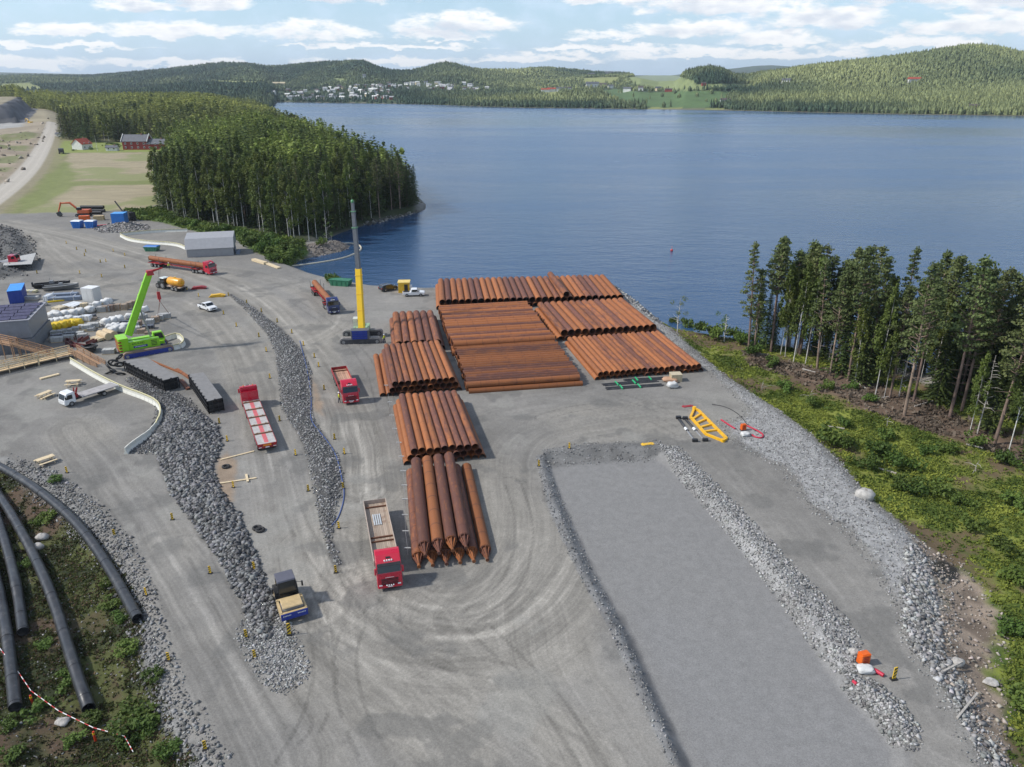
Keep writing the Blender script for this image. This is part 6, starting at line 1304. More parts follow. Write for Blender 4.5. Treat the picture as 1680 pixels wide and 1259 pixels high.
# large black plastic pipes in the heath
def long_pipe(label, line, r):
    P = [gat(x, y) for x, y in smooth_poly(line, 3, False)]; P = [Vector((p.x, p.y, max(p.z, -1.4) + r + .1)) for p in P]; o0 = P[-1]; b = MB(); n = 20; Q = [p - o0 for p in P]; b.tube(Q, r, n, False); b.tube(list(reversed(Q)), r * .9, n, False)
    d = (Q[-1] - Q[-2]).normalized(); a = d.cross(Vector((0, 0, 1))).normalized(); c = a.cross(d)
    vs = [tuple(Q[-1] + (a * math.cos(t) + c * math.sin(t)) * rr) for rr in (r, r * .9) for t in [2 * math.pi * k / n for k in range(n)]]; b.add(vs, [(k, (k + 1) % n, n + (k + 1) % n, n + k) for k in range(n)])
    o = b.build('plastic_pipe', BLK); o.location = o0
    for k in range(2, len(Q) - 2, 5):
        w = MB(); dd = (Q[k + 1] - Q[k]).normalized(); w.cyl(Q[k] - dd * .06, Q[k] + dd * .06, r * 1.045, n=20); w.build('weld_collar', BLK, o)
    tag(o, label, 'pipe')
long_pipe('long black plastic pipe curving along the road edge, ending highest of the four', [(-160, 700), (-60, 745), (8, 774), (75, 818), (135, 872), (185, 945), (228, 1024)], .52)
long_pipe('black plastic pipe running to the lower middle, second from the road', [(-60, 745), (0, 815), (52, 905), (90, 990), (120, 1090), (148, 1172)], .52)
long_pipe('short-reaching black plastic pipe ending above the tape at the left', [(-60, 760), (-12, 830), (14, 905), (32, 980), (40, 1045)], .5)
long_pipe('black plastic pipe along the left picture edge', [(-70, 820), (-22, 900), (0, 970), (16, 1060), (28, 1170)], .52)
# warning tape on posts
M_TAPE = mat('tape_white', (.75, .73, .72), .5); tp = [gat(x, y, .9) for x, y in [(-20, 1050), (0, 1072), (30, 1110), (55, 1147), (100, 1180), (157, 1208), (208, 1222), (222, 1248)]]; b = MB(); c_ = MB()
for i in range(len(tp) - 1):
    a, e = tp[i], tp[i + 1]; n = 8
    for k in range(n):
        p, q = a.lerp(e, k / n) - tp[0], a.lerp(e, (k + 1) / n) - tp[0]; (b if k % 2 else c_).cyl(p, q, .035, n=5)
tpo = b.build('warning_tape', M_TAPE); tpo.location = tp[0]; tag(tpo, 'red and white warning tape strung across the rough ground at lower left', 'tape'); c_.build('red_band', mat('tape_red', (.5, .03, .03), .5), tpo)
for px, py, w in [(54, 1156, 'left'), (157, 1216, 'right')]:
    p = gat(px, py); o = thing('warning_post', 'orange red post holding up the tape, %s one of two' % w, 'post', tuple(p)); m = MB(); m.cyl((0, 0, -.2), (0, 0, 1.0), .1, .08, 10); m.build('post', mat('post_red', (.62, .05, .01), .5), o); m = MB(); m.cyl((0, 0, .72), (0, 0, .86), .105, n=10); m.build('yellow_band', YELM, o)
# floating boom in the cove
fb = [at(x, y, WZ + .12) for x, y in smooth_poly([(478, 437), (520, 432), (560, 425), (582, 417), (594, 409), (590, 402), (575, 399), (560, 400)], 3, False)]; b = MB(); b.tube([p - fb[0] for p in fb], .27, 8); o = b.build('floating_boom', BEIGE); o.location = fb[0]; tag(o, 'cream floating boom curving across the dark cove', 'boom')
p = at(1102, 412, WZ); b = MB(); b.ball((0, 0, .2), .42, 12, 8); b.cyl((0, 0, .8), (0, 0, 1.5), .06, n=6); o = b.build('buoy', mat('buoy_red', (.5, .04, .04), .5)); o.location = p; tag(o, 'small red buoy floating alone on the lake', 'buoy')
# timber lengths, tyres, stakes
def plank(label, p0, p1, w=.28, h=.08, z=.04, m_=None, name='timber_plank'):
    a, b = gat(*p0), gat(*p1); b_ = MB(); beam(b_, (0, 0, z), (b.x - a.x, b.y - a.y, z), w, h); o = b_.build(name, m_ or TIM); o.location = (a.x, a.y, max(a.z, b.z) + .03); tag(o, label, 'plank'); return o
plank('long pale timber lying near the rear of the red truck, no crosspiece', (362, 755), (417, 741)); plank('pale timber with a short crosspiece below the other one', (360, 794), (421, 785)); plank('short crosspiece nailed over the lower pale timber', (404, 780), (407, 792), z=.13)
plank('bundle of pale boards lying below the timber walkway', (66, 623), (97, 615), .7, .2, .1); plank('second bundle of boards beside the quay road, front one', (437, 433), (458, 441), 1.1, .3, .15); plank('wrapped board bundle beside the quay road, back one', (416, 428), (436, 434), 1.2, .6, .3)
plank('loose board on the ground beside the picnic tables', (67, 656), (84, 648), .5, .1); plank('yellow long beam lying below the boats', (78, 497), (106, 494), .35, .3, .15, YELM)
for px, py, g_ in [(386, 829, 'near'), (422, 868, 'left'), (427, 871, 'right')]:
    p = gat(px if px != 386 else 371, py if px != 386 else 767); b = MB(); n = 16; b.tube([(.42 * math.cos(i * 6.2832 / n), .42 * math.sin(i * 6.2832 / n), .14) for i in range(n + 1)], .15, 8, False); o = b.build('old_tyre', RUB); o.location = p; tag(o, {'near': 'old tyre lying between the two pale timbers', 'left': 'left one of two old tyres lying on the centre road', 'right': 'right one of two old tyres lying on the centre road'}[g_], 'tyre')
p = gat(358, 771); 
def picnic(label, px, py, rz):
    p = gat(px, py); o = thing('picnic_table', label, 'table', tuple(p), rz); m = MB(); m.box(-1, 1, -.4, .4, .7, .76); m.build('tabletop', TIM, o)
    for s in (-1, 1): m = MB(); m.box(-1, 1, s * .85 - .14, s * .85 + .14, .4, .45); m.build('bench', TIM, o); m = MB(); beam(m, (s * .7, -.85, .02), (s * .7, -.2, .7), .08, .08); beam(m, (s * .7, .85, .02), (s * .7, .2, .7), .08, .08); beam(m, (s * .7, -.95, .38), (s * .7, .95, .38), .08, .08); m.build('leg_frame', TIM, o)
    o.scale = (1.1, 1.1, 1.1)
picnic('pale picnic table behind the small white lorry', 121, 632, .2); picnic('wooden sawhorse frame left of the small white lorry', 75, 652, 1.2); picnic('timber trestle on the road shoulder at far left', 76, 760, .9)
# string of low stakes beside the pipe stacks
SK = [(634, 640), (640, 668), (643, 690), (648, 712), (655, 735), (659, 758), (662, 782), (664, 806), (665, 829), (665, 855), (666, 882), (669, 910)]
for i, (px, py) in enumerate(SK):
    p = gat(px, py); m = MB(); m.cyl((0, 0, 0), (0, 0, .85), .035, n=6); m.box(-.35, .35, -.05, .05, .78, .9); o = m.build('boundary_stake', mat('stake_grey', (.5, .5, .48), .6)); o.location = p; tag(o, 'small cross-topped stake left of the pipes, %s' % ordn(i, 12, 'back', 'front'), 'stake', 'stakes beside the pipe stacks')
P = [gat(x, y, .84) for x, y in SK]; b = MB(); b.tube([q - P[0] for q in P], .018, 4); o = b.build('boundary_wire', STEEL); o.location = P[0]; tag(o, 'thin wire strung along the stakes left of the pipes', 'wire')
P = [gat(x, y, .05) for x, y in smooth_poly([(492, 560), (505, 610), (512, 660), (508, 690), (530, 715), (552, 745), (562, 790), (566, 815), (556, 850), (545, 862)], 2, False)]; b = MB(); b.tube([q - P[0] for q in P], .07, 6); o = b.build('water_hose', mat('blue_hose', (.05, .09, .25), .5)); o.location = P[0]; tag(o, 'long blue hose lying along the middle rock berm', 'hose')
# yellow spreader frame, struts, orange units with red hose
def spreader():
    pts_ = [(1139, 671), (1133, 685), (1158, 713), (1186, 724), (1192, 720), (1146, 674)]; c = at(1160, 700); o = thing('spreader_frame', 'yellow ladder-like steel frame lying on dark ground right of the pad', 'frame', tuple(c)); q = [at(x, y, .45) - c for x, y in pts_]; m = MB()
    for i in range(6): beam(m, q[i], q[(i + 1) % 6], .34, .42)
    fy = mat('frame_yellow', (.78, .42, .01), .4, dirt=.08); fr = m.build('outer_frame', fy, o)
    for t_ in (.12, .34, .56, .78): m = MB(); beam(m, q[1].lerp(q[2], t_ * 1.1), q[5].lerp(q[4], t_ * .9), .35, .3); m.build('rung', fy, o)
    for k in (0, 3): m = MB(); m.cyl(q[k] + Vector((0, 0, -.35)), q[k] + Vector((0, 0, .35)), .3, n=10); m.build('lifting_lug', fy, o)
spreader()
def strut(label, p0, p1):
    a, b = at(*p0, .35), at(*p1, .35); o = thing('telescopic_strut', label, 'strut', (a.x, a.y, 0)); q = b - a; z = Vector((0, 0, .35)); m = MB(); m.cyl(z, q * .55 + z, .22, n=12); m.build('outer_tube', BLK, o); m = MB(); m.cyl(q * .5 + z, q * .95 + z, .15, n=12); m.build('inner_tube', STEEL, o)
    for t_ in (0, .97): m = MB(); m.box(q.x * t_ - .4, q.x * t_ + .4, q.y * t_ - .25, q.y * t_ + .25, 0.01, .75, b=.1); m.build('end_fitting', BLACKP, o)
    m = MB(); m.cyl(q * .42 + z, q * .52 + z, .235, n=12); m.build('white_label', WHITE, o)
strut('black telescopic strut, left one beside the yellow frame', (1113, 687), (1141, 726)); strut('black telescopic strut, right one beside the yellow frame', (1124, 688), (1158, 725))
def unit(label, px, py, s=1.0):
    p = gat(px, py); o = thing('orange_pump_unit', label, 'pump', tuple(p), .25); m = MB(); m.box(-.55 * s, .55 * s, -.4 * s, .4 * s, .15, 1.35 * s, b=.06); m.build('casing', ORG, o); m = MB(); m.box(-.6 * s, .6 * s, -.45 * s, .45 * s, 0, .15); m.build('skid', DSTEEL, o)
    m = MB(); [m.box(-.35 * s, .3 * s, -.42 * s, -.40 * s, (.4 + .22 * k) * s, (.5 + .22 * k) * s) for k in range(4)]; m.build('vent_grille', DRED, o); m = MB(); m.box(-.45 * s, .45 * s, -.3 * s, .3 * s, 1.35 * s, 1.42 * s); m.build('lid', ORG, o); return o
unit('orange pump unit on the gravel right of the yellow frame', 1219, 706, .7); unit('orange pump unit on the stone strip beside the lower right road', 1415, 1089, .85)
def bag_mesh(nm, s=1.0, seed=0, col=None):
    r = np.random.default_rng(seed); b = MB(); n = 5; V = {}; fs = []
    def key(i, j, k): return (i, j, k)
    idx = {}; vs = []
    for i in range(n + 1):
        for j in range(n + 1):
            for k in range(n + 1):
                if i in (0, n) or j in (0, n) or k in (0, n):
                    p = np.array([i, j, k]) / n * 2 - 1; q = p / (np.abs(p) ** 4).sum() ** .25; q = q * (1 + .08 * r.normal()); idx[(i, j, k)] = len(vs); vs.append((q[0] * .55, q[1] * .55, (q[2] * .5 + .5) * (1.0 if k < n else 1.08)))
    for a in range(n):
        for c in range(n):
            fs += [(idx[(a, c, 0)], idx[(a, c + 1, 0)], idx[(a + 1, c + 1, 0)], idx[(a + 1, c, 0)]), (idx[(a, c, n)], idx[(a + 1, c, n)], idx[(a + 1, c + 1, n)], idx[(a, c + 1, n)]),
                   (idx[(a, 0, c)], idx[(a + 1, 0, c)], idx[(a + 1, 0, c + 1)], idx[(a, 0, c + 1)]), (idx[(a, n, c)], idx[(a, n, c + 1)], idx[(a + 1, n, c + 1)], idx[(a + 1, n, c)]),
                   (idx[(0, a, c)], idx[(0, a, c + 1)], idx[(0, a + 1, c + 1)], idx[(0, a + 1, c)]), (idx[(n, a, c)], idx[(n, a + 1, c)], idx[(n, a + 1, c + 1)], idx[(n, a, c + 1)])]
    b.add(vs, fs, True); return b.mesh(nm, col or BAG)
BAGS = [bag_mesh('bag', seed=i) for i in range(4)]; YBAG = bag_mesh('bag', seed=9, col=YELM)
def bag(label, px, py, sx, sy, sz, group, me=None, z=0, rz=None):
    p = gat(px, py); o = link_('big_bag', me or random.choice(BAGS)); o.location = (p.x, p.y, p.z + z); o.scale = (sx, sy, sz); o.rotation_euler = (0, 0, random.uniform(-.3, .3) if rz is None else rz); tag(o, label, 'bag', group); return o
bag('white bag used as a weight in front of the lower orange unit', 1419, 1102, 1.25, .9, .5, None); bag('small pale bag in front of the upper orange unit', 1222, 715, 1.1, .9, .5, None)
bag('white sack beside the black pipe bundles near the lower right stack', 1103, 636, 1.5, 1.2, .9, None)
def hose(label, line, r=.12, m_=None, nm='red_hose'):
    P = [gat(x, y, r) for x, y in smooth_poly(line, 2, False)]; b = MB(); b.tube([q - P[0] for q in P], r, 8); o = b.build(nm, m_ or HOSE); o.location = P[0]; tag(o, label, 'hose')
hose('red hose left of the upper orange unit', [(1183, 690), (1195, 698), (1206, 705)]); hose('red hose looping on the gravel right of the upper orange unit', [(1226, 700), (1243, 708), (1253, 715), (1250, 720), (1240, 719), (1234, 715)]); hose('thick red hose beside the white bag at the lower orange unit', [(1434, 1102), (1441, 1106), (1449, 1111)], .18); hose('short red hose end sticking out of the stone strip', [(1399, 1120), (1405, 1125)], .15)
hose('thin dark cable running past the upper orange unit', [(1168, 664), (1192, 668), (1215, 682), (1226, 698), (1240, 708)], .05, BLACKP, 'power_cable')
# boulder, puddle stones, boxes by the bundles
def boulder(label, px, py, s, col=(.42, .40, .37), sq=.7):
    p = gat(px, py); r = np.random.default_rng(int(px)); b = MB(); n = 10; b.ball((0, 0, 0), 1, 14, 9); b.v = [tuple(np.array(v) * (1 + .16 * math.sin(v[0] * 3 + px) * math.cos(v[1] * 4) + .05 * r.normal()) * np.array([1, .8, sq])) for v in b.v]; o = b.build('boulder', mat('boulder_stone', col, .9, 0, .25, 2, .8)); o.location = (p.x, p.y, p.z + s * .3); o.scale = (s, s, s); tag(o, label, 'boulder')
boulder('large pale boulder at the meadow edge on the right', 1418, 816, 1.15); boulder('pale block lying in the heath between the black pipes, upper one', 70, 884, .8, sq=.5); boulder('grey block lying in the heath just below the upper one', 62, 900, .7, sq=.6); boulder('flat grey stone near the right warning post', 103, 1187, .6, sq=.4)
boulder('whitish flat stone in the brown soil at right', 1625, 1122, .65, (.5, .49, .47), .25); boulder('rounded stone in the brown soil at right', 1570, 1090, .6); boulder('pale stone beside the lower orange unit', 1402, 1072, .5)
for k, (px, py, L, dy) in enumerate([(1022, 634, 9.6, 0), (1028, 640, 9.8, .0), (1060, 626, 7.5, 0)]):
    a = at(px - 36, py + 4); o = thing('pipe_bundle', ['black plastic pipe bundle with green ties, middle one', 'black plastic pipe bundle with green ties, front one', 'black plastic pipe bundle closest to the rusty pipe ends'][k], 'pipe bundle', tuple(a), R(12 - 2 * k)); m = MB(); rr = np.random.default_rng(k)
    for i in range(9): y = (i % 5) * .3; z = .13 + (i // 5) * .24; e = rr.random() * .8; m.cyl((e, y + (i // 5) * .15, z), (L + e, y + (i // 5) * .15, z), .13, n=8)
    m.build('pipe', BLK, o); m = MB(); [m.box(x, x + .18, -.17, 1.4, .0, .62) for x in (L * .3, L * .62)]; m.build('green_tie', mat('green_strap', (.03, .40, .16), .5), o)
container('open wooden crate at the end of the black pipe bundles', 1110, 627, .1, 1.8, 1.5, 1.2, (.50, .42, .28), 'wooden_crate', cat='crate'); bag('low tan sack left of the wooden crate', 1099, 626, 2.2, 1.3, .6, None, bag_mesh('bag', seed=4, col=mat('tan_sack', (.45, .27, .17), .8)))
# storage yard: goods laid out in rows
def crate(label, px, py, sx, sy, h, m_, group, rz=R(14), name='pallet_goods', cat='pallet goods'):
    p = gat(px, py); o = thing(name, label, cat, tuple(p), rz, group); m = MB(); [m.box(-sx / 2, sx / 2, y0, y0 + .12, 0, .12) for y0 in (0.0, sy / 2 - .06, sy - .12)]; m.build('pallet', TIM, o); m = MB(); m.box(-sx / 2, sx / 2, 0, sy, .122, h, .02, .02); m.build('load', m_, o, bevel=.04)
    m = MB(); [m.box(x - .03, x + .03, -.015, sy + .015, .13, h + .015) for x in (-sx * .25, sx * .25)]; m.build('strap', STEEL, o); return o
Z6 = lambda x, y: (x / 6.295, 400 + y / 6.295)
rowd = [([(530, 770), (575, 745), (605, 760)], 'bag', 'white bag in the back left group of the storage yard'), ([(525, 835), (590, 825), (655, 815), (720, 800)], 'bag', 'white bag in the row behind the yellow bundles'),
        ([(545, 880), (600, 870), (655, 860), (710, 845), (765, 838), (815, 835)], 'ybag', 'yellow bundle in the row behind the grey crates'), ([(680, 745), (765, 735), (830, 720)], 'bag', 'white wrapped bundle near the middle of the storage yard'),
        ([(1100, 830), (1170, 815), (1235, 800)], 'bag', 'round white bag in the row behind the timber rolls'), ([(935, 700), (1010, 650), (1085, 630), (1120, 615)], 'bag', 'white bag beside the brown pallets'), ([(1150, 890), (1210, 900), (1290, 880)], 'bag', 'white sack in front of the round bags')]
for pts__, kind, lab in rowd:
    for i, (x, y) in enumerate(pts__):
        q = Z6(x, y); l_ = lab + ', ' + ordn(i, len(pts__))
        bag(l_, q[0], q[1] + 2, 1.65, 1.6, 1.35, lab + 's', YBAG if kind == 'ybag' else None)
for i, (x, y, w) in enumerate([(560, 945, 1.3), (610, 940, 1.3), (660, 930, 1.3), (705, 925, 1.3), (590, 1010, 2.2), (700, 990, 2.2), (820, 955, 1.6), (880, 880, 2.6), (960, 862, 2.2), (780, 905, 1.5), (850, 975, 1.8)]):
    q = Z6(x, y); crate('pale grey crate in the front rows of the storage yard', q[0], q[1] + 2, w, 1.2, 1.0, CONC, 'pale grey crates in the front of the storage yard')
for i, (x, y) in enumerate([(1085, 710), (1145, 700), (1215, 690), (1280, 690), (1330, 670), (1370, 655)]): q = Z6(x, y); crate('brown pallet load, %s in the back row' % ordn(i, 6), q[0], q[1], 1.25, 1.2, 1.35, BRN, 'brown pallet loads in the back row', R(8))
for i, (x, y, w, d_, m_) in enumerate([(790, 790, 1.4, 1.2, DPAN), (850, 800, 1.6, 2.2, DPAN), (910, 790, 1.2, 2.2, DPAN), (1005, 700, 1.8, 2.8, DPAN), (930, 605, 2.4, 2, DPAN)]): q = Z6(x, y); crate('stack of dark panels in the storage yard, %s' % ordn(i, 5), q[0], q[1], w, d_, .75, m_, 'stacks of dark panels', R(-6))
q = Z6(700, 660); crate('wide stack of white insulation sheets', q[0], q[1], 3.6, 3.4, .45, WHITE, None, R(-20), 'sheet_stack', 'sheet stack'); q = Z6(575, 685); crate('stack of yellowish insulation boards', q[0], q[1], 2.4, 2.2, .5, mat('cream_board', (.55, .47, .33), .8), None, R(-18), 'sheet_stack', 'sheet stack')
q = Z6(320, 585); crate('long white block behind the blue container', q[0], q[1], 3.0, 1.2, .8, CONC, None, R(4)); 
for k in range(4): q = Z6(255 + k * 32, 512); crate('white and yellow barrier set stacked beside the blue container', q[0], q[1], .8, 1.4, .6, BARY if k % 2 else BARW, 'barrier sets beside the blue container', R(4))
q = Z6(660, 575); p = gat(*q)
for k, (x, y, m_, lab) in enumerate([(665, 592, mat('blue_grey_rail', (.25, .30, .38), .4, .3), 'long bundle of blue-grey tubes left of the white container'), (640, 555, mat('blue_grey_rail', (.25, .30, .38)), 'upper bundle of blue-grey tubes left of the white container')]):
    q = Z6(x, y); p = gat(*q); o = thing('tube_bundle', lab, 'tube bundle', tuple(p), R(14)); m = MB(); [m.cyl((-3.4, (i % 6) * .34, .17 + (i // 6) * .3), (3.4, (i % 6) * .34, .17 + (i // 6) * .3), .16, n=8) for i in range(16)]; m.build('tube', m_, o); m = MB(); [m.box(x0, x0 + .1, -.18, 1.95, 0, 1.0) for x0 in (-2.2, 2.0)]; m.build('strap', WHITE, o)
q = Z6(475, 600); crate('white wrapped block at the end of the tube bundles', q[0], q[1], 1.1, 2.6, 1.3, WHITE, None, R(0))
q = Z6(440, 640); boulder('dark tarpaulin heap in the storage yard', q[0], q[1], 1.2, sq=.7); bpy.data.objects['boulder.006'].name
def boat(label, px, py, L, rz, m_, con=True):
    p = gat(px, py); o = thing('work_boat', label, 'boat', tuple(p), rz); b = MB(); st = [(-.5, .42, .42), (-.2, .5, .48), (.15, .5, .45), (.35, .34, .3), (.5, .03, .02)]; vs = []
    for t_, w, wb in st: vs += [(t_ * L, -w * 2.1, 1.0 + max(0, t_) * .5), (t_ * L, -wb * 1.2, .15 + max(0, t_) * .5), (t_ * L, wb * 1.2, .15 + max(0, t_) * .5), (t_ * L, w * 2.1, 1.0 + max(0, t_) * .5)]
    fs = [(0, 1, 2, 3)]
    for i in range(4):
        for k in range(3): a = i * 4 + k; fs.append((a, a + 4, a + 5, a + 1))
    b.add(vs, fs); b.add([(v[0] * .96, v[1] * .85, v[2] - .3) for v in vs], [(a, a + 3, a + 7, a + 4) for a in (0, 4, 8, 12)]); b.build('hull', m_, o); b = MB(); [b.tube([(t0 * L, s * w0 * 2.1, 1.02 + max(0, t0) * .5) for t0, w0, _ in st], .16, 8) for s in (-1, 1)]; b.build('gunwale', m_, o)
    if con: b = MB(); b.box(-.5, .5, -.5, .5, .6, 1.7, .1, .1); b.cyl((-.3, 0, 1.7), (-.3, 0, 2.5), .05, n=6); b.build('console', STEEL, o); b = MB(); b.box(-L / 2 - .4, -L / 2, -.3, .3, .5, 1.6, .05, .05); b.build('outboard_motor', BLACKP, o)
boat('black open work boat, the farther of two boats on land', *Z6(545, 450), 8.0, R(20), mat('black_hull', (.02, .02, .022), .4)); boat('grey aluminium work boat, the nearer of two boats on land', *Z6(640, 475), 7.6, R(20), mat('aluminium_hull', (.30, .30, .29), .45, .4, dirt=.2))
# goods beside and behind the green crane
for i, (px, py, w, d_, h, m_) in enumerate([(246, 533, 1.6, 1.4, 1.0, CONC), (255, 529, 1.6, 1.4, 1.1, BRN), (235, 525, 1.5, 1.3, 1.0, CONC), (262, 526, 1.5, 1.3, 1.0, CONC), (243, 541, 2.2, 1.4, .8, DPAN), (226, 535, 1.4, 1.3, .9, BRN), (250, 549, 3.0, 1.0, .5, BRN), (232, 548, 1.5, 1.3, .9, BRN)]):
    crate('mixed pallet load behind the green crane, %s' % ordn(i, 8), px, py, w, d_, h, m_, 'pallet loads behind the green crane')
crate('grey pallet load hanging in slings under the green crane', 270, 524, 2.6, 1.4, 1.1, CONC, None, R(20))
for i, (px, py) in enumerate([(237, 512), (231, 523), (214, 524), (217, 541), (190, 540), (200, 545), (184, 548)]): bag('white bag half hidden behind the green crane boom, %s' % ordn(i, 7), px, py, 1.7, 1.4, 1.2, 'white bags behind the green crane')
for k, (px, py) in enumerate([(172, 556), (181, 553)]):
    p = gat(px, py); b = MB(); b.cyl((-1.7, 0, .75), (1.7, 0, .75), .75, n=16); o = b.build('timber_roll', mat('tan_roll', (.55, .43, .27), .8, dirt=.2)); o.location = p; o.rotation_euler = (0, 0, R(-35)); tag(o, 'large tan roll behind the green crane counterweight, %s one' % ['left', 'right'][k], 'roll')
crate('pale timber pallet with boxes left of the tan rolls', 155, 560, 2.6, 2.2, .6, TIM, None, R(-30)); crate('pale concrete slab block beside the crane counterweight', 178, 582, 2.2, 1.4, .9, CONC, None, R(10))
for i, (px, py, an_) in enumerate([(108, 566, .2), (118, 570, .5), (128, 562, -.3), (135, 572, .9), (122, 558, .1), (142, 566, -.5), (112, 560, .8)]):
    p = gat(px, py); m = MB(); [beam(m, (x, -.1, .3), (x + .1, 2.6, .3), .09, .6) for x in (0, .8)]; [beam(m, (0, y, .3), (.9, y, .3), .08, .08) for y in (0, .85, 1.7, 2.5)]; o = m.build('steel_frame_part', mat('red_brown_steel', (.16, .05, .045), .6)); o.location = p; o.rotation_euler = (0, 0, an_ + R(20)); tag(o, 'dark red steel frame in the tangled heap, %s' % ordn(i, 7), 'steel frame', 'dark red steel frames in the heap')
boat('black cable tray lying in front of the red steel heap', 150, 577, 3.4, R(-40), BLACKP, False); bpy.data.objects['work_boat.002'].name = 'cable_tray'; bpy.data.objects['cable_tray']['category'] = 'tray'
rq = np.random.default_rng(31); K_ = 0
for (x0, y0, x1, y1, n_) in [(128, 506, 165, 506, 5), (84, 522, 118, 516, 5), (120, 530, 155, 524, 6), (86, 560, 116, 556, 5), (160, 514, 182, 510, 4), (204, 532, 226, 548, 5), (130, 546, 150, 544, 4)]:
    for i in range(n_):
        t_ = (i + .5) / n_; px, py = x0 + (x1 - x0) * t_ + rq.uniform(-2, 2), y0 + (y1 - y0) * t_ + rq.uniform(-1.5, 1.5); mm = [CONC, WHITE, BRN, DPAN, TIM, CONC][rq.integers(6)]
        nm_ = {CONC.name: 'pale grey', WHITE.name: 'white', BRN.name: 'brown', DPAN.name: 'dark', TIM.name: 'timber'}[mm.name]
        crate('%s pallet load among the mixed goods of the storage yard' % nm_, px, py, rq.uniform(1, 2.4), rq.uniform(.9, 1.6), rq.uniform(.5, 1.25), mm, '%s pallet loads among the mixed yard goods' % nm_, R(rq.uniform(-10, 30)))
# upper left equipment
p = gat(20, 430); o = thing('flatbed_truck', 'small red truck with an open bed parked on the pale slab at far left', 'truck', tuple(gat(33, 435)), R(12)); cab(o, RED, 2.9, False); m = MB(); m.box(-7, -2.4, -1.2, 1.2, .9, 1.2); m.build('load_bed', STEEL, o); [wheel(o, x, s * 1.0, .45, .3) for x in (-1.4, -5.2) for s in (-1, 1)]
P_ = [at(x, y, .05) for x, y in [(3, 441), (42, 431), (62, 427), (55, 446), (5, 449)]]; m = MB(); c = P_[0]; m.prism([(q.x - c.x, q.y - c.y) for q in P_][::-1], 0, .12); o = m.build('concrete_slab', CONC); o.location = (c.x, c.y, gz(c.x, c.y)); tag(o, 'pale concrete slab beside the small red truck at far left', 'slab')
for k, (px, py, z) in enumerate([(148, 352, 0), (152, 349, 0), (150, 349, 1.25), (146, 349, 0)]):
    p = gat(px, py); b = MB(); b.cyl((-4.5, k * .1, .65), (4.5, k * .1, .65), .62, n=14); o = b.build('black_culvert_pipe', mat('black_culvert', (.018, .018, .02), .4)); o.location = (p.x, p.y + k * .6, p.z + z); tag(o, 'large black pipe stacked behind the orange excavator, %s' % ['front', 'middle', 'upper', 'rear'][k], 'pipe', 'large black pipes behind the orange excavator')
rust_beam('long red beam between the blue containers', (150, 373), (186, 369), .1, .6); bpy.data.objects['steel_beam.003'].data.materials[0] = mat('bright_red', (.5, .03, .06), .5)
for px, py, lab, c_ in [(162, 362, 'tan machine part pile behind the red beam', TAN), (138, 362, 'orange machine part beside the blue waste containers', ORG)]: crate(lab, px, py, 3.5, 2, 1.6, c_, None)
for px, py, lab, c_ in [(326, 474, 'red machine attachment near the tractor', DRED), (356, 487, 'yellow machine attachment right of the white pickup', YEL), (1062, 729, 'yellow barrier board lying flat behind the sunken pad', YEL), (1128, 667, 'dark red plate lying left of the yellow frame', DRED)]:
    p = gat(px, py); m = MB(); m.prism([(-1.3, 0), (1.2, 0), (1.4, .35), (.6, .7), (-.9, .5)], -.6, .6, 'y'); [m.cyl((x, -.8, .35), (x, .8, .35), .22, n=8) for x in (-.8, .9)]; o = m.build('machine_attachment', c_); s = .5 if px > 1000 else 1; o.location = p; o.scale = (s * 1.4, s, s * (.25 if px > 1000 else 1)); o.rotation_euler = (0, 0, .2); tag(o, lab, 'attachment')
# ------------------------------------------------------------------ farm and far houses
def house(name, label, x, y, rz, L, Wd, h, rh, wall, roof, group=None, detail=0, z=None, cat='house'):
    z = gz(x, y) if z is None else z; m = MB(); m.box(-L / 2, L / 2, -Wd / 2, Wd / 2, -1.5, h); m.add([(-L / 2, -Wd / 2, h), (-L / 2, Wd / 2, h), (-L / 2, 0, h + rh)], [(0, 2, 1)]); m.add([(L / 2, -Wd / 2, h), (L / 2, Wd / 2, h), (L / 2, 0, h + rh)], [(0, 1, 2)])
    o = thing(name, label, cat, (x, y, z), rz, group); wl = m.build('wall', wall, o); r = MB(); e = .45
    for s in (-1, 1):
        k = rh / (Wd / 2); r.add([(-L / 2 - e, s * (Wd / 2 + e), h - k * e), (L / 2 + e, s * (Wd / 2 + e), h - k * e), (L / 2 + e, 0, h + rh + .02), (-L / 2 - e, 0, h + rh + .02), (-L / 2 - e, s * (Wd / 2 + e), h - k * e + .25), (L / 2 + e, s * (Wd / 2 + e), h - k * e + .25), (L / 2 + e, 0, h + rh + .27), (-L / 2 - e, 0, h + rh + .27)], [(0, 1, 2, 3), (4, 5, 6, 7), (0, 1, 5, 4), (1, 2, 6, 5), (2, 3, 7, 6), (3, 0, 4, 7)])
    r.build('roof', roof, o)
    if detail:
        n = max(2, int(L / 4.2))
        for i in range(n):
            for fl in range(1 if h < 4 else 2):
                xx = -L / 2 + (i + .5) * L / n; zz = 1.0 + fl * 2.7; w = MB(); w.box(xx - .6, xx + .6, -Wd / 2 - .09, -Wd / 2 - .002, zz, zz + 1.4); f = w.build('window', WHITE, o); w = MB(); w.box(xx - .42, xx + .42, -Wd / 2 - .11, -Wd / 2 - .092, zz + .15, zz + 1.25); w.build('pane', GLASS, f)
        w = MB(); w.box(L * .2, L * .2 + .8, -.4, .4, h + rh * .6, h + rh + 1.0); w.build('chimney', mat('brick_chimney', (.3, .14, .1), .8), o)
    return o
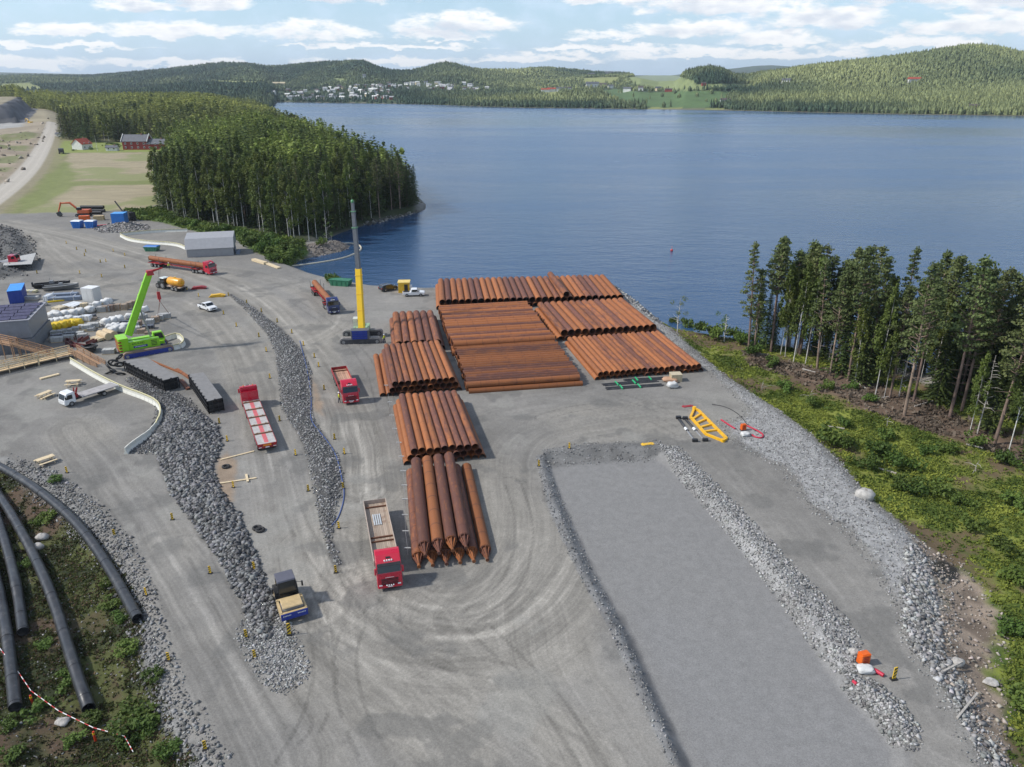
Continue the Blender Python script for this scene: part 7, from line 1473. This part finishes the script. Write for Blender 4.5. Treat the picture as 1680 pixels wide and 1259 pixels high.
BARN = mat('barn_red', (.26, .035, .028), .8, 0, .15, 1); SLATE = mat('slate_grey_roof', (.10, .105, .12), .6, 0, .15, .8); HW = mat('white_boards', (.72, .71, .67), .7); TILE = mat('red_roof_tiles', (.36, .06, .03), .8, 0, .2, 1); CREAM = mat('cream_boards', (.6, .5, .32), .7); DKR = mat('brown_roof', (.09, .07, .065), .8)
p = gat(222, 246); o = house('barn', 'long red barn with slate roof and white gable trim on the farm', p.x, p.y + 5, .02, 18, 10, 6.0, 4.2, BARN, SLATE, detail=1, cat='barn'); m = MB(); [m.box(s * 9.3 - .25, s * 9.3 + .25, -5.6, 5.6, 5.6, 5.9) for s in (-1, 1)]
m = MB(); [m.prism([(-5.7, 5.4), (0, 10.3), (5.7, 5.4), (5.7, 6.3), (0, 11.2), (-5.7, 6.3)], s * 9.55 - .15, s * 9.55 + .15, 'x') for s in (-1, 1)]; m.build('gable_trim', HW, o)
p = gat(256, 246); house('barn', 'lower red barn wing attached to the right of the long barn', p.x, p.y + 4.4, .02, 13.5, 8.5, 4.2, 3, BARN, SLATE, detail=1, cat='barn')
p = gat(130, 246); house('farmhouse', 'white farmhouse with a red tiled roof beside the haul road', p.x, p.y + 5, R(75), 10, 9, 4.0, 3.4, HW, TILE, detail=1)
p = gat(183, 248); house('summer_house', 'small white conservatory with a grey roof between the farm buildings', p.x, p.y + 2, 0, 8, 4, 2.4, 1.2, HW, SLATE, detail=1); p = gat(98, 224); house('small_shed', 'tiny white shed beside the haul road bend', p.x, p.y, 0, 5, 4, 2.2, 1, HW, SLATE)
p = gat(160, 248); m = MB(); m.cyl((0, 0, 0), (0, 0, 10.5), .12, .06, 8); m.ball((0, 0, 10.5), .14, 8, 6); o = m.build('flagpole', HW); o.location = p; tag(o, 'white flagpole on the farmyard lawn', 'flagpole')
f_, r_p = gat(101, 253), gat(106, 233); d = f_ - r_p; o = thing('dump_truck', 'dark dump truck parked on the field edge beside the farmhouse', 'truck', tuple(f_), math.atan2(d.y, d.x)); DT = mat('dark_machine', (.05, .05, .055), .5, dirt=.2); m = MB(); m.box(-2.4, 0, -1.4, 1.4, .9, 3.1, .15, .1); m.build('cab', DT, o); m = MB(); m.prism([(-3.0, 1.6), (-9.0, 1.9), (-9.8, 3.3), (-2.6, 3.4)], -1.6, 1.6, 'y'); m.build('dump_body', DT, o); [wheel(o, x, s * 1.3, .8, .6) for x in (-1.5, -6.3, -8.0) for s in (-1, 1)]
def far_pt(A, row):
    """hill terrain point seen at a photo column and row"""
    ys = np.arange(1000, 4200, 6.0); xs = (A - 840) * CP / F * ys; z = far_height(xs, ys); rr = 629.5 - F * ((ys * SP + (z - CAMH) * CP) / (ys * CP - (z - CAMH) * SP)); ok = np.nonzero(rr <= row)[0]
    i = ok[0] if len(ok) else len(ys) // 2; return float(xs[i]), float(ys[i]), float(z[i])
rv = np.random.default_rng(77); WALLS = [HW, HW, HW, CREAM, HW, HW, HW, BARN]; PALE = mat('pale_roof_sheet', (.42, .42, .42), .6); ROOFS = [SLATE, PALE, PALE, HW, DKR, PALE]; nv = 0; VME = {}
def tiny_house(label, group, A, row, s, wall, roof, L=10, h=5):
    key = (wall.name, roof.name)
    if key not in VME:
        m = MB(); m.box(-.5, .5, -.3, .3, -.4, .55); m.cur = 1; m.prism([(-.36, .54), (0, .80), (.36, .54)], -.55, .55, 'x'); VME[key] = m.mesh('house', [wall, roof])
    x, y, z = far_pt(A, row); o = link_('village_house', VME[key]); o.location = (x, y, z); s *= 1.25 if not group else 1; o.scale = (L * s, 10 * s, 10 * s * h / 5); o.rotation_euler = (0, 0, rv.uniform(-.6, .6)); tag(o, label, 'house', group)
while nv < 130:
    A, row = rv.uniform(440, 815), rv.uniform(137, 168)
    if sdpoly(np.array([A]), np.array([row]), [(432, 160), (450, 152), (500, 150), (560, 143), (615, 139), (700, 138), (780, 138), (812, 146), (780, 151), (700, 152), (640, 149), (655, 160), (648, 167), (600, 166), (520, 166), (470, 167)], 3)[0] < 0: continue
    w = WALLS[rv.integers(8)]; wn = {HW.name: 'white', CREAM.name: 'cream', BARN.name: 'red'}[w.name]; tiny_house('small %s house in the lakeside village on the far shore' % wn, '%s houses of the far village' % wn, A, row, rv.uniform(.8, 1.35), w, ROOFS[rv.integers(6)]); nv += 1
for A, row, s, w, rf, L, lab in [(895, 152, 1.0, HW, TILE, 16, 'white house at the left end of the terrace above the shore meadow'), (905, 151, 1.0, HW, TILE, 16, 'white terrace house with red roof, second above the shore meadow'), (920, 150, 1.1, HW, SLATE, 16, 'white terrace house in the middle above the shore meadow'), (932, 149, 1.0, HW, DKR, 14, 'white house at the right end of the terrace above the shore meadow'),
     (972, 144, 1.6, HW, SLATE, 18, 'large white farmhouse in the trees above the far fields'), (990, 143, 1.1, CREAM, DKR, 14, 'cream house right of the large white farmhouse'), (1002, 145, 1.0, HW, SLATE, 12, 'small white house at the wood corner above the fields'), (970, 126, 1.3, CREAM, SLATE, 15, 'left hilltop farm building on the skyline'), (998, 124, 1.3, HW, SLATE, 16, 'right hilltop farm building on the skyline'),
     (1030, 151, 1.2, HW, SLATE, 14, 'white house at the left of the green far field'), (1052, 149, 1.1, HW, DKR, 9, 'tall white house beside the far field trees'), (1082, 150, 1.1, CREAM, SLATE, 12, 'cream outbuilding left of the far red barn'), (1098, 151, .8, BARN, DKR, 18, 'big red barn standing on the far green field'), (1193, 171, 1.0, HW, DKR, 14, 'white cabin on the shore left of the dark wood'), (1290, 138, 1.2, HW, SLATE, 12, 'white house in the clearing on the right hill foot'),
     (1500, 138, 1.25, HW, TILE, 16, 'white house with a red roof alone on the wooded hill'), (1608, 183, 1.1, DKR, DKR, 12, 'dark boathouse at the shore below the right hill'), (453, 142, 1.4, CREAM, CREAM, 30, 'long cream building above the left end of the village'), (598, 130, 1.4, HW, SLATE, 5, 'slim white tower house standing above the village'), (1155, 141, .7, BARN, DKR, 10, 'small red shed in the pale far field')]: tiny_house(lab, None, A, row, s, w, rf, L)
# saplings and dead trees
def snag(label, px, py, h, n=16, leaf=0, m_=None):
    p = gat(px, py); r = np.random.default_rng(int(px + py)); o = thing('dead_tree' if not leaf else 'young_tree', label, 'dead tree' if not leaf else 'young tree', tuple(p), 0, None); b = trunk_mb(h, .13 if h > 5 else .07, r, (), 6); 
    for i in range(n): a = r.random() * 6.28; z = h * (.25 + .7 * i / n); l = (.5 + 2.0 * r.random()) * (1.1 - .8 * i / n); b.tube([(0, 0, z), (math.cos(a) * l * .6, math.sin(a) * l * .6, z + .15 * l), (math.cos(a) * l, math.sin(a) * l, z + (.05 if leaf == 0 else .5) * l)], [.045, .03, .012], 4, False)
    b.build('trunk', m_ or M_DEAD, o)
    if leaf: V = clump_cards(r, [(r.normal() * .9, r.normal() * .9, h * (.55 + .45 * r.random())) for _ in range(leaf)], [(.6, .6, .5)] * leaf, 40, .22); link_('crown', np_mesh('crown', V, qf(len(V) // 4), [M_BIR if leaf > 6 else M_BUSH]), o)
snag('bare silvery dead tree at the front of the right shore wood', 1603, 713, 12.5, 26); snag('small bare dead tree left of the silvery one', 1475, 650, 7, 12); snag('thin sapling standing alone beside the lake bank', 1111, 547, 7.5, 12, 7, M_BTRK); snag('leaning sapling at the lake bank left of the pines', 1188, 560, 5.5, 12, 5, M_BTRK); snag('thin pale birch on the small stone spit', 537, 403, 10, 16, 5, M_BTRK); snag('small leafless sapling beside the birch on the stone spit', 545, 403, 4.5, 8, 3)
for i, (px, py) in enumerate([(1250, 640), (1330, 655), (1455, 700), (1600, 775)]): snag('broken grey stump in the meadow, %s' % ordn(i, 4), px, py, 1.8, 3)
for i, (a, b) in enumerate([((1245, 582), (1262, 583)), ((1316, 608), (1338, 612)), ((1395, 622), (1420, 640)), ((1500, 668), (1530, 660)), ((1440, 655), (1462, 652)), ((1585, 730), (1612, 738)), ((1570, 1180), (1600, 1150)), ((1545, 1105), (1575, 1098)), ((1355, 700), (1385, 706)), ((1440, 770), (1470, 778))]): plank('fallen grey branch on the cleared ground at right, %s' % ordn(i, 10, 'back', 'front'), a, b, .16, .16, .1, M_DEAD, 'fallen_branch')
# ------------------------------------------------------------------ people
HIV = mat('hi_vis_yellow', (.60, .72, .03), .6); NAVY = mat('navy_trousers', (.02, .025, .05), .8); SKIN = mat('skin', (.5, .3, .22), .6); HELM = mat('white_helmet', (.8, .8, .8), .3)
def person(label, px, py, rz, step=.2, arm=.25):
    p = gat(px, py); o = thing('person', label, 'person', tuple(p), rz); me = bpy.data.meshes.new('body')
    J = [(0, 0, .95), (0, 0, 1.2), (0, 0, 1.42), (0, 0, 1.52), (.01, 0, 1.64), (.01, 0, 1.76), (.0, .2, 1.42), (arm * .3, .27, 1.15), (arm, .24, .95), (0, -.2, 1.42), (-.05, -.28, 1.14), (arm * .8, -.25, .98), (0, .1, .9), (step * .5, .11, .5), (step * .4, .11, .08), (step * .4 + .14, .11, .04), (0, -.1, .9), (-step * .4, -.11, .5), (-step, -.11, .1), (-step + .13, -.11, .04)]
    E = [(0, 1), (1, 2), (2, 3), (3, 4), (4, 5), (2, 6), (6, 7), (7, 8), (2, 9), (9, 10), (10, 11), (0, 12), (12, 13), (13, 14), (14, 15), (0, 16), (16, 17), (17, 18), (18, 19)]
    Rr = [.16, .16, .15, .065, .1, .085, .085, .06, .045, .085, .06, .045, .11, .075, .055, .05, .11, .075, .055, .05]
    for k, yy in ((8, .24), (11, -.25)):
        hx = J[k]; n0 = len(J); J.append((hx[0] + .05, yy, hx[2] - .07)); E.append((k, n0)); Rr.append(.04)
        for f_ in range(5): J.append((hx[0] + .06 + .018 * f_ * (1 if f_ else -2), yy + (.02 if f_ else .04), hx[2] - .16 + .012 * abs(f_ - 2))); E.append((n0, len(J) - 1)); Rr.append(.011)
    me.from_pydata(J, E, []); b = bpy.data.objects.new('body', me); link(b, o); me.materials.append(SKIN); me.materials.append(HIV); me.materials.append(NAVY)
    md = b.modifiers.new('skin', 'SKIN')
    for i, r in enumerate(Rr): me.skin_vertices[0].data[i].radius = (r, r)
    me.skin_vertices[0].data[0].use_root = True; sb = b.modifiers.new('sub', 'SUBSURF'); sb.levels = sb.render_levels = 1; bpy.context.view_layer.update()
    ev = bpy.data.meshes.new_from_object(b.evaluated_get(bpy.context.evaluated_depsgraph_get())); b.modifiers.clear(); b.data = ev; ev.materials.clear(); [ev.materials.append(q) for q in (SKIN, HIV, NAVY, BLACKP)]
    for f in ev.polygons: c = f.center; f.material_index = 3 if c.z < .1 else (2 if c.z < .93 and abs(c.y) < .22 else (0 if (c.z > 1.5 or c.z < .98) else 1)); f.use_smooth = True
    h = MB(); h.ball((0.01, 0, 1.77), .135, 12, 8, (1.1, 1, .75)); h.cyl((.03, 0, 1.74), (.03, 0, 1.755), .17, n=12); h.build('helmet', HELM, o); v = MB(); v.cyl((0, 0, 1.0), (0, 0, 1.06), .2, n=12, caps=False); v.cyl((0, 0, 1.2), (0, 0, 1.26), .2, n=12, caps=False); v.build('reflective_band', STEEL, o)
    t_ = MB(); t_.ball((.115, .035, 1.655), .012, 6, 4); t_.ball((.115, -.035, 1.655), .012, 6, 4); t_.build('eyes', BLACKP, o)
person('person in a yellow hi-vis jacket and white helmet beside the red truck', 557, 661, R(10)); person('person in hi-vis clothing standing in front of the pipe trailer', 278, 442, R(-60)); person('person in hi-vis clothing near the pipe stack and crane track', 631, 563, R(160))
# ------------------------------------------------------------------ air
hz_ = bpy.data.materials.new('haze'); hz_.use_nodes = True; t = NT(hz_.node_tree); t.n.clear(); ho = t.node('ShaderNodeOutputMaterial'); pv = t.node('ShaderNodeVolumePrincipled'); pv.inputs['Color'].default_value = (.80, .90, 1, 1); pv.inputs['Density'].default_value = .000055; pv.inputs['Anisotropy'].default_value = .2; t.l.new(pv.outputs[0], ho.inputs['Volume'])
m = MB(); m.box(-11000, 10500, -200, 14500, -12, 330); tag(m.build('haze', hz_), kind='stuff')

# ------------------------------------------------------------------ telling look-alikes apart by their place in the row
def renumber(group, text, key=lambda o: o.location.x, words=('left', 'right')):
    L = sorted([o for o in bpy.data.objects if o.get('group') == group], key=key); n = len(L)
    for i, o in enumerate(L):
        if n > 1 and i < 60: o['label'] = '%s, %s' % (text, ordn(i, n, *words))
renumber('birches at the front edge of the headland wood', 'pale-trunked birch on the front edge of the headland wood', lambda o: o.location.x / o.location.y)
renumber('spruces at the front edge of the headland wood', 'dark spruce on the front edge of the headland wood', lambda o: o.location.x / o.location.y)
renumber('shrubs of the right meadow', 'leafy shrub in the grassy right meadow', lambda o: -o.location.y, ('back', 'front'))
renumber('shrubs among the black pipes', 'low shrub in the rough ground among the black pipes', lambda o: -o.location.y, ('back', 'front'))
renumber('shrubs at the foot of the headland wood', 'bushy shrub at the foot of the headland wood', lambda o: o.location.x)
renumber('shrubs of the lake bank', 'shrub on the lake bank behind the pipes', lambda o: o.location.x)
renumber('bushes in the farmyard', 'garden bush on the farmyard lawn', lambda o: o.location.x)
renumber('curved run of white barriers around the small lorry', 'yellow-topped barrier in the curved run around the small lorry', lambda o: -o.location.y, ('back', 'front'))
renumber('upper row of barriers beside the grey shed', 'barrier in the upper row leading to the grey shed')
renumber('lower row of barriers beside the grey shed', 'barrier in the lower row leading to the grey shed')
renumber('front end of the curved run of barriers', 'plain white barrier at the front end of the curved run', lambda o: -o.location.y, ('back', 'front'))
renumber('pale grey crates in the front of the storage yard', 'pale grey crate in the front rows of the storage yard')
renumber('dark red steel frames in the heap', 'dark red steel frame in the tangled heap')
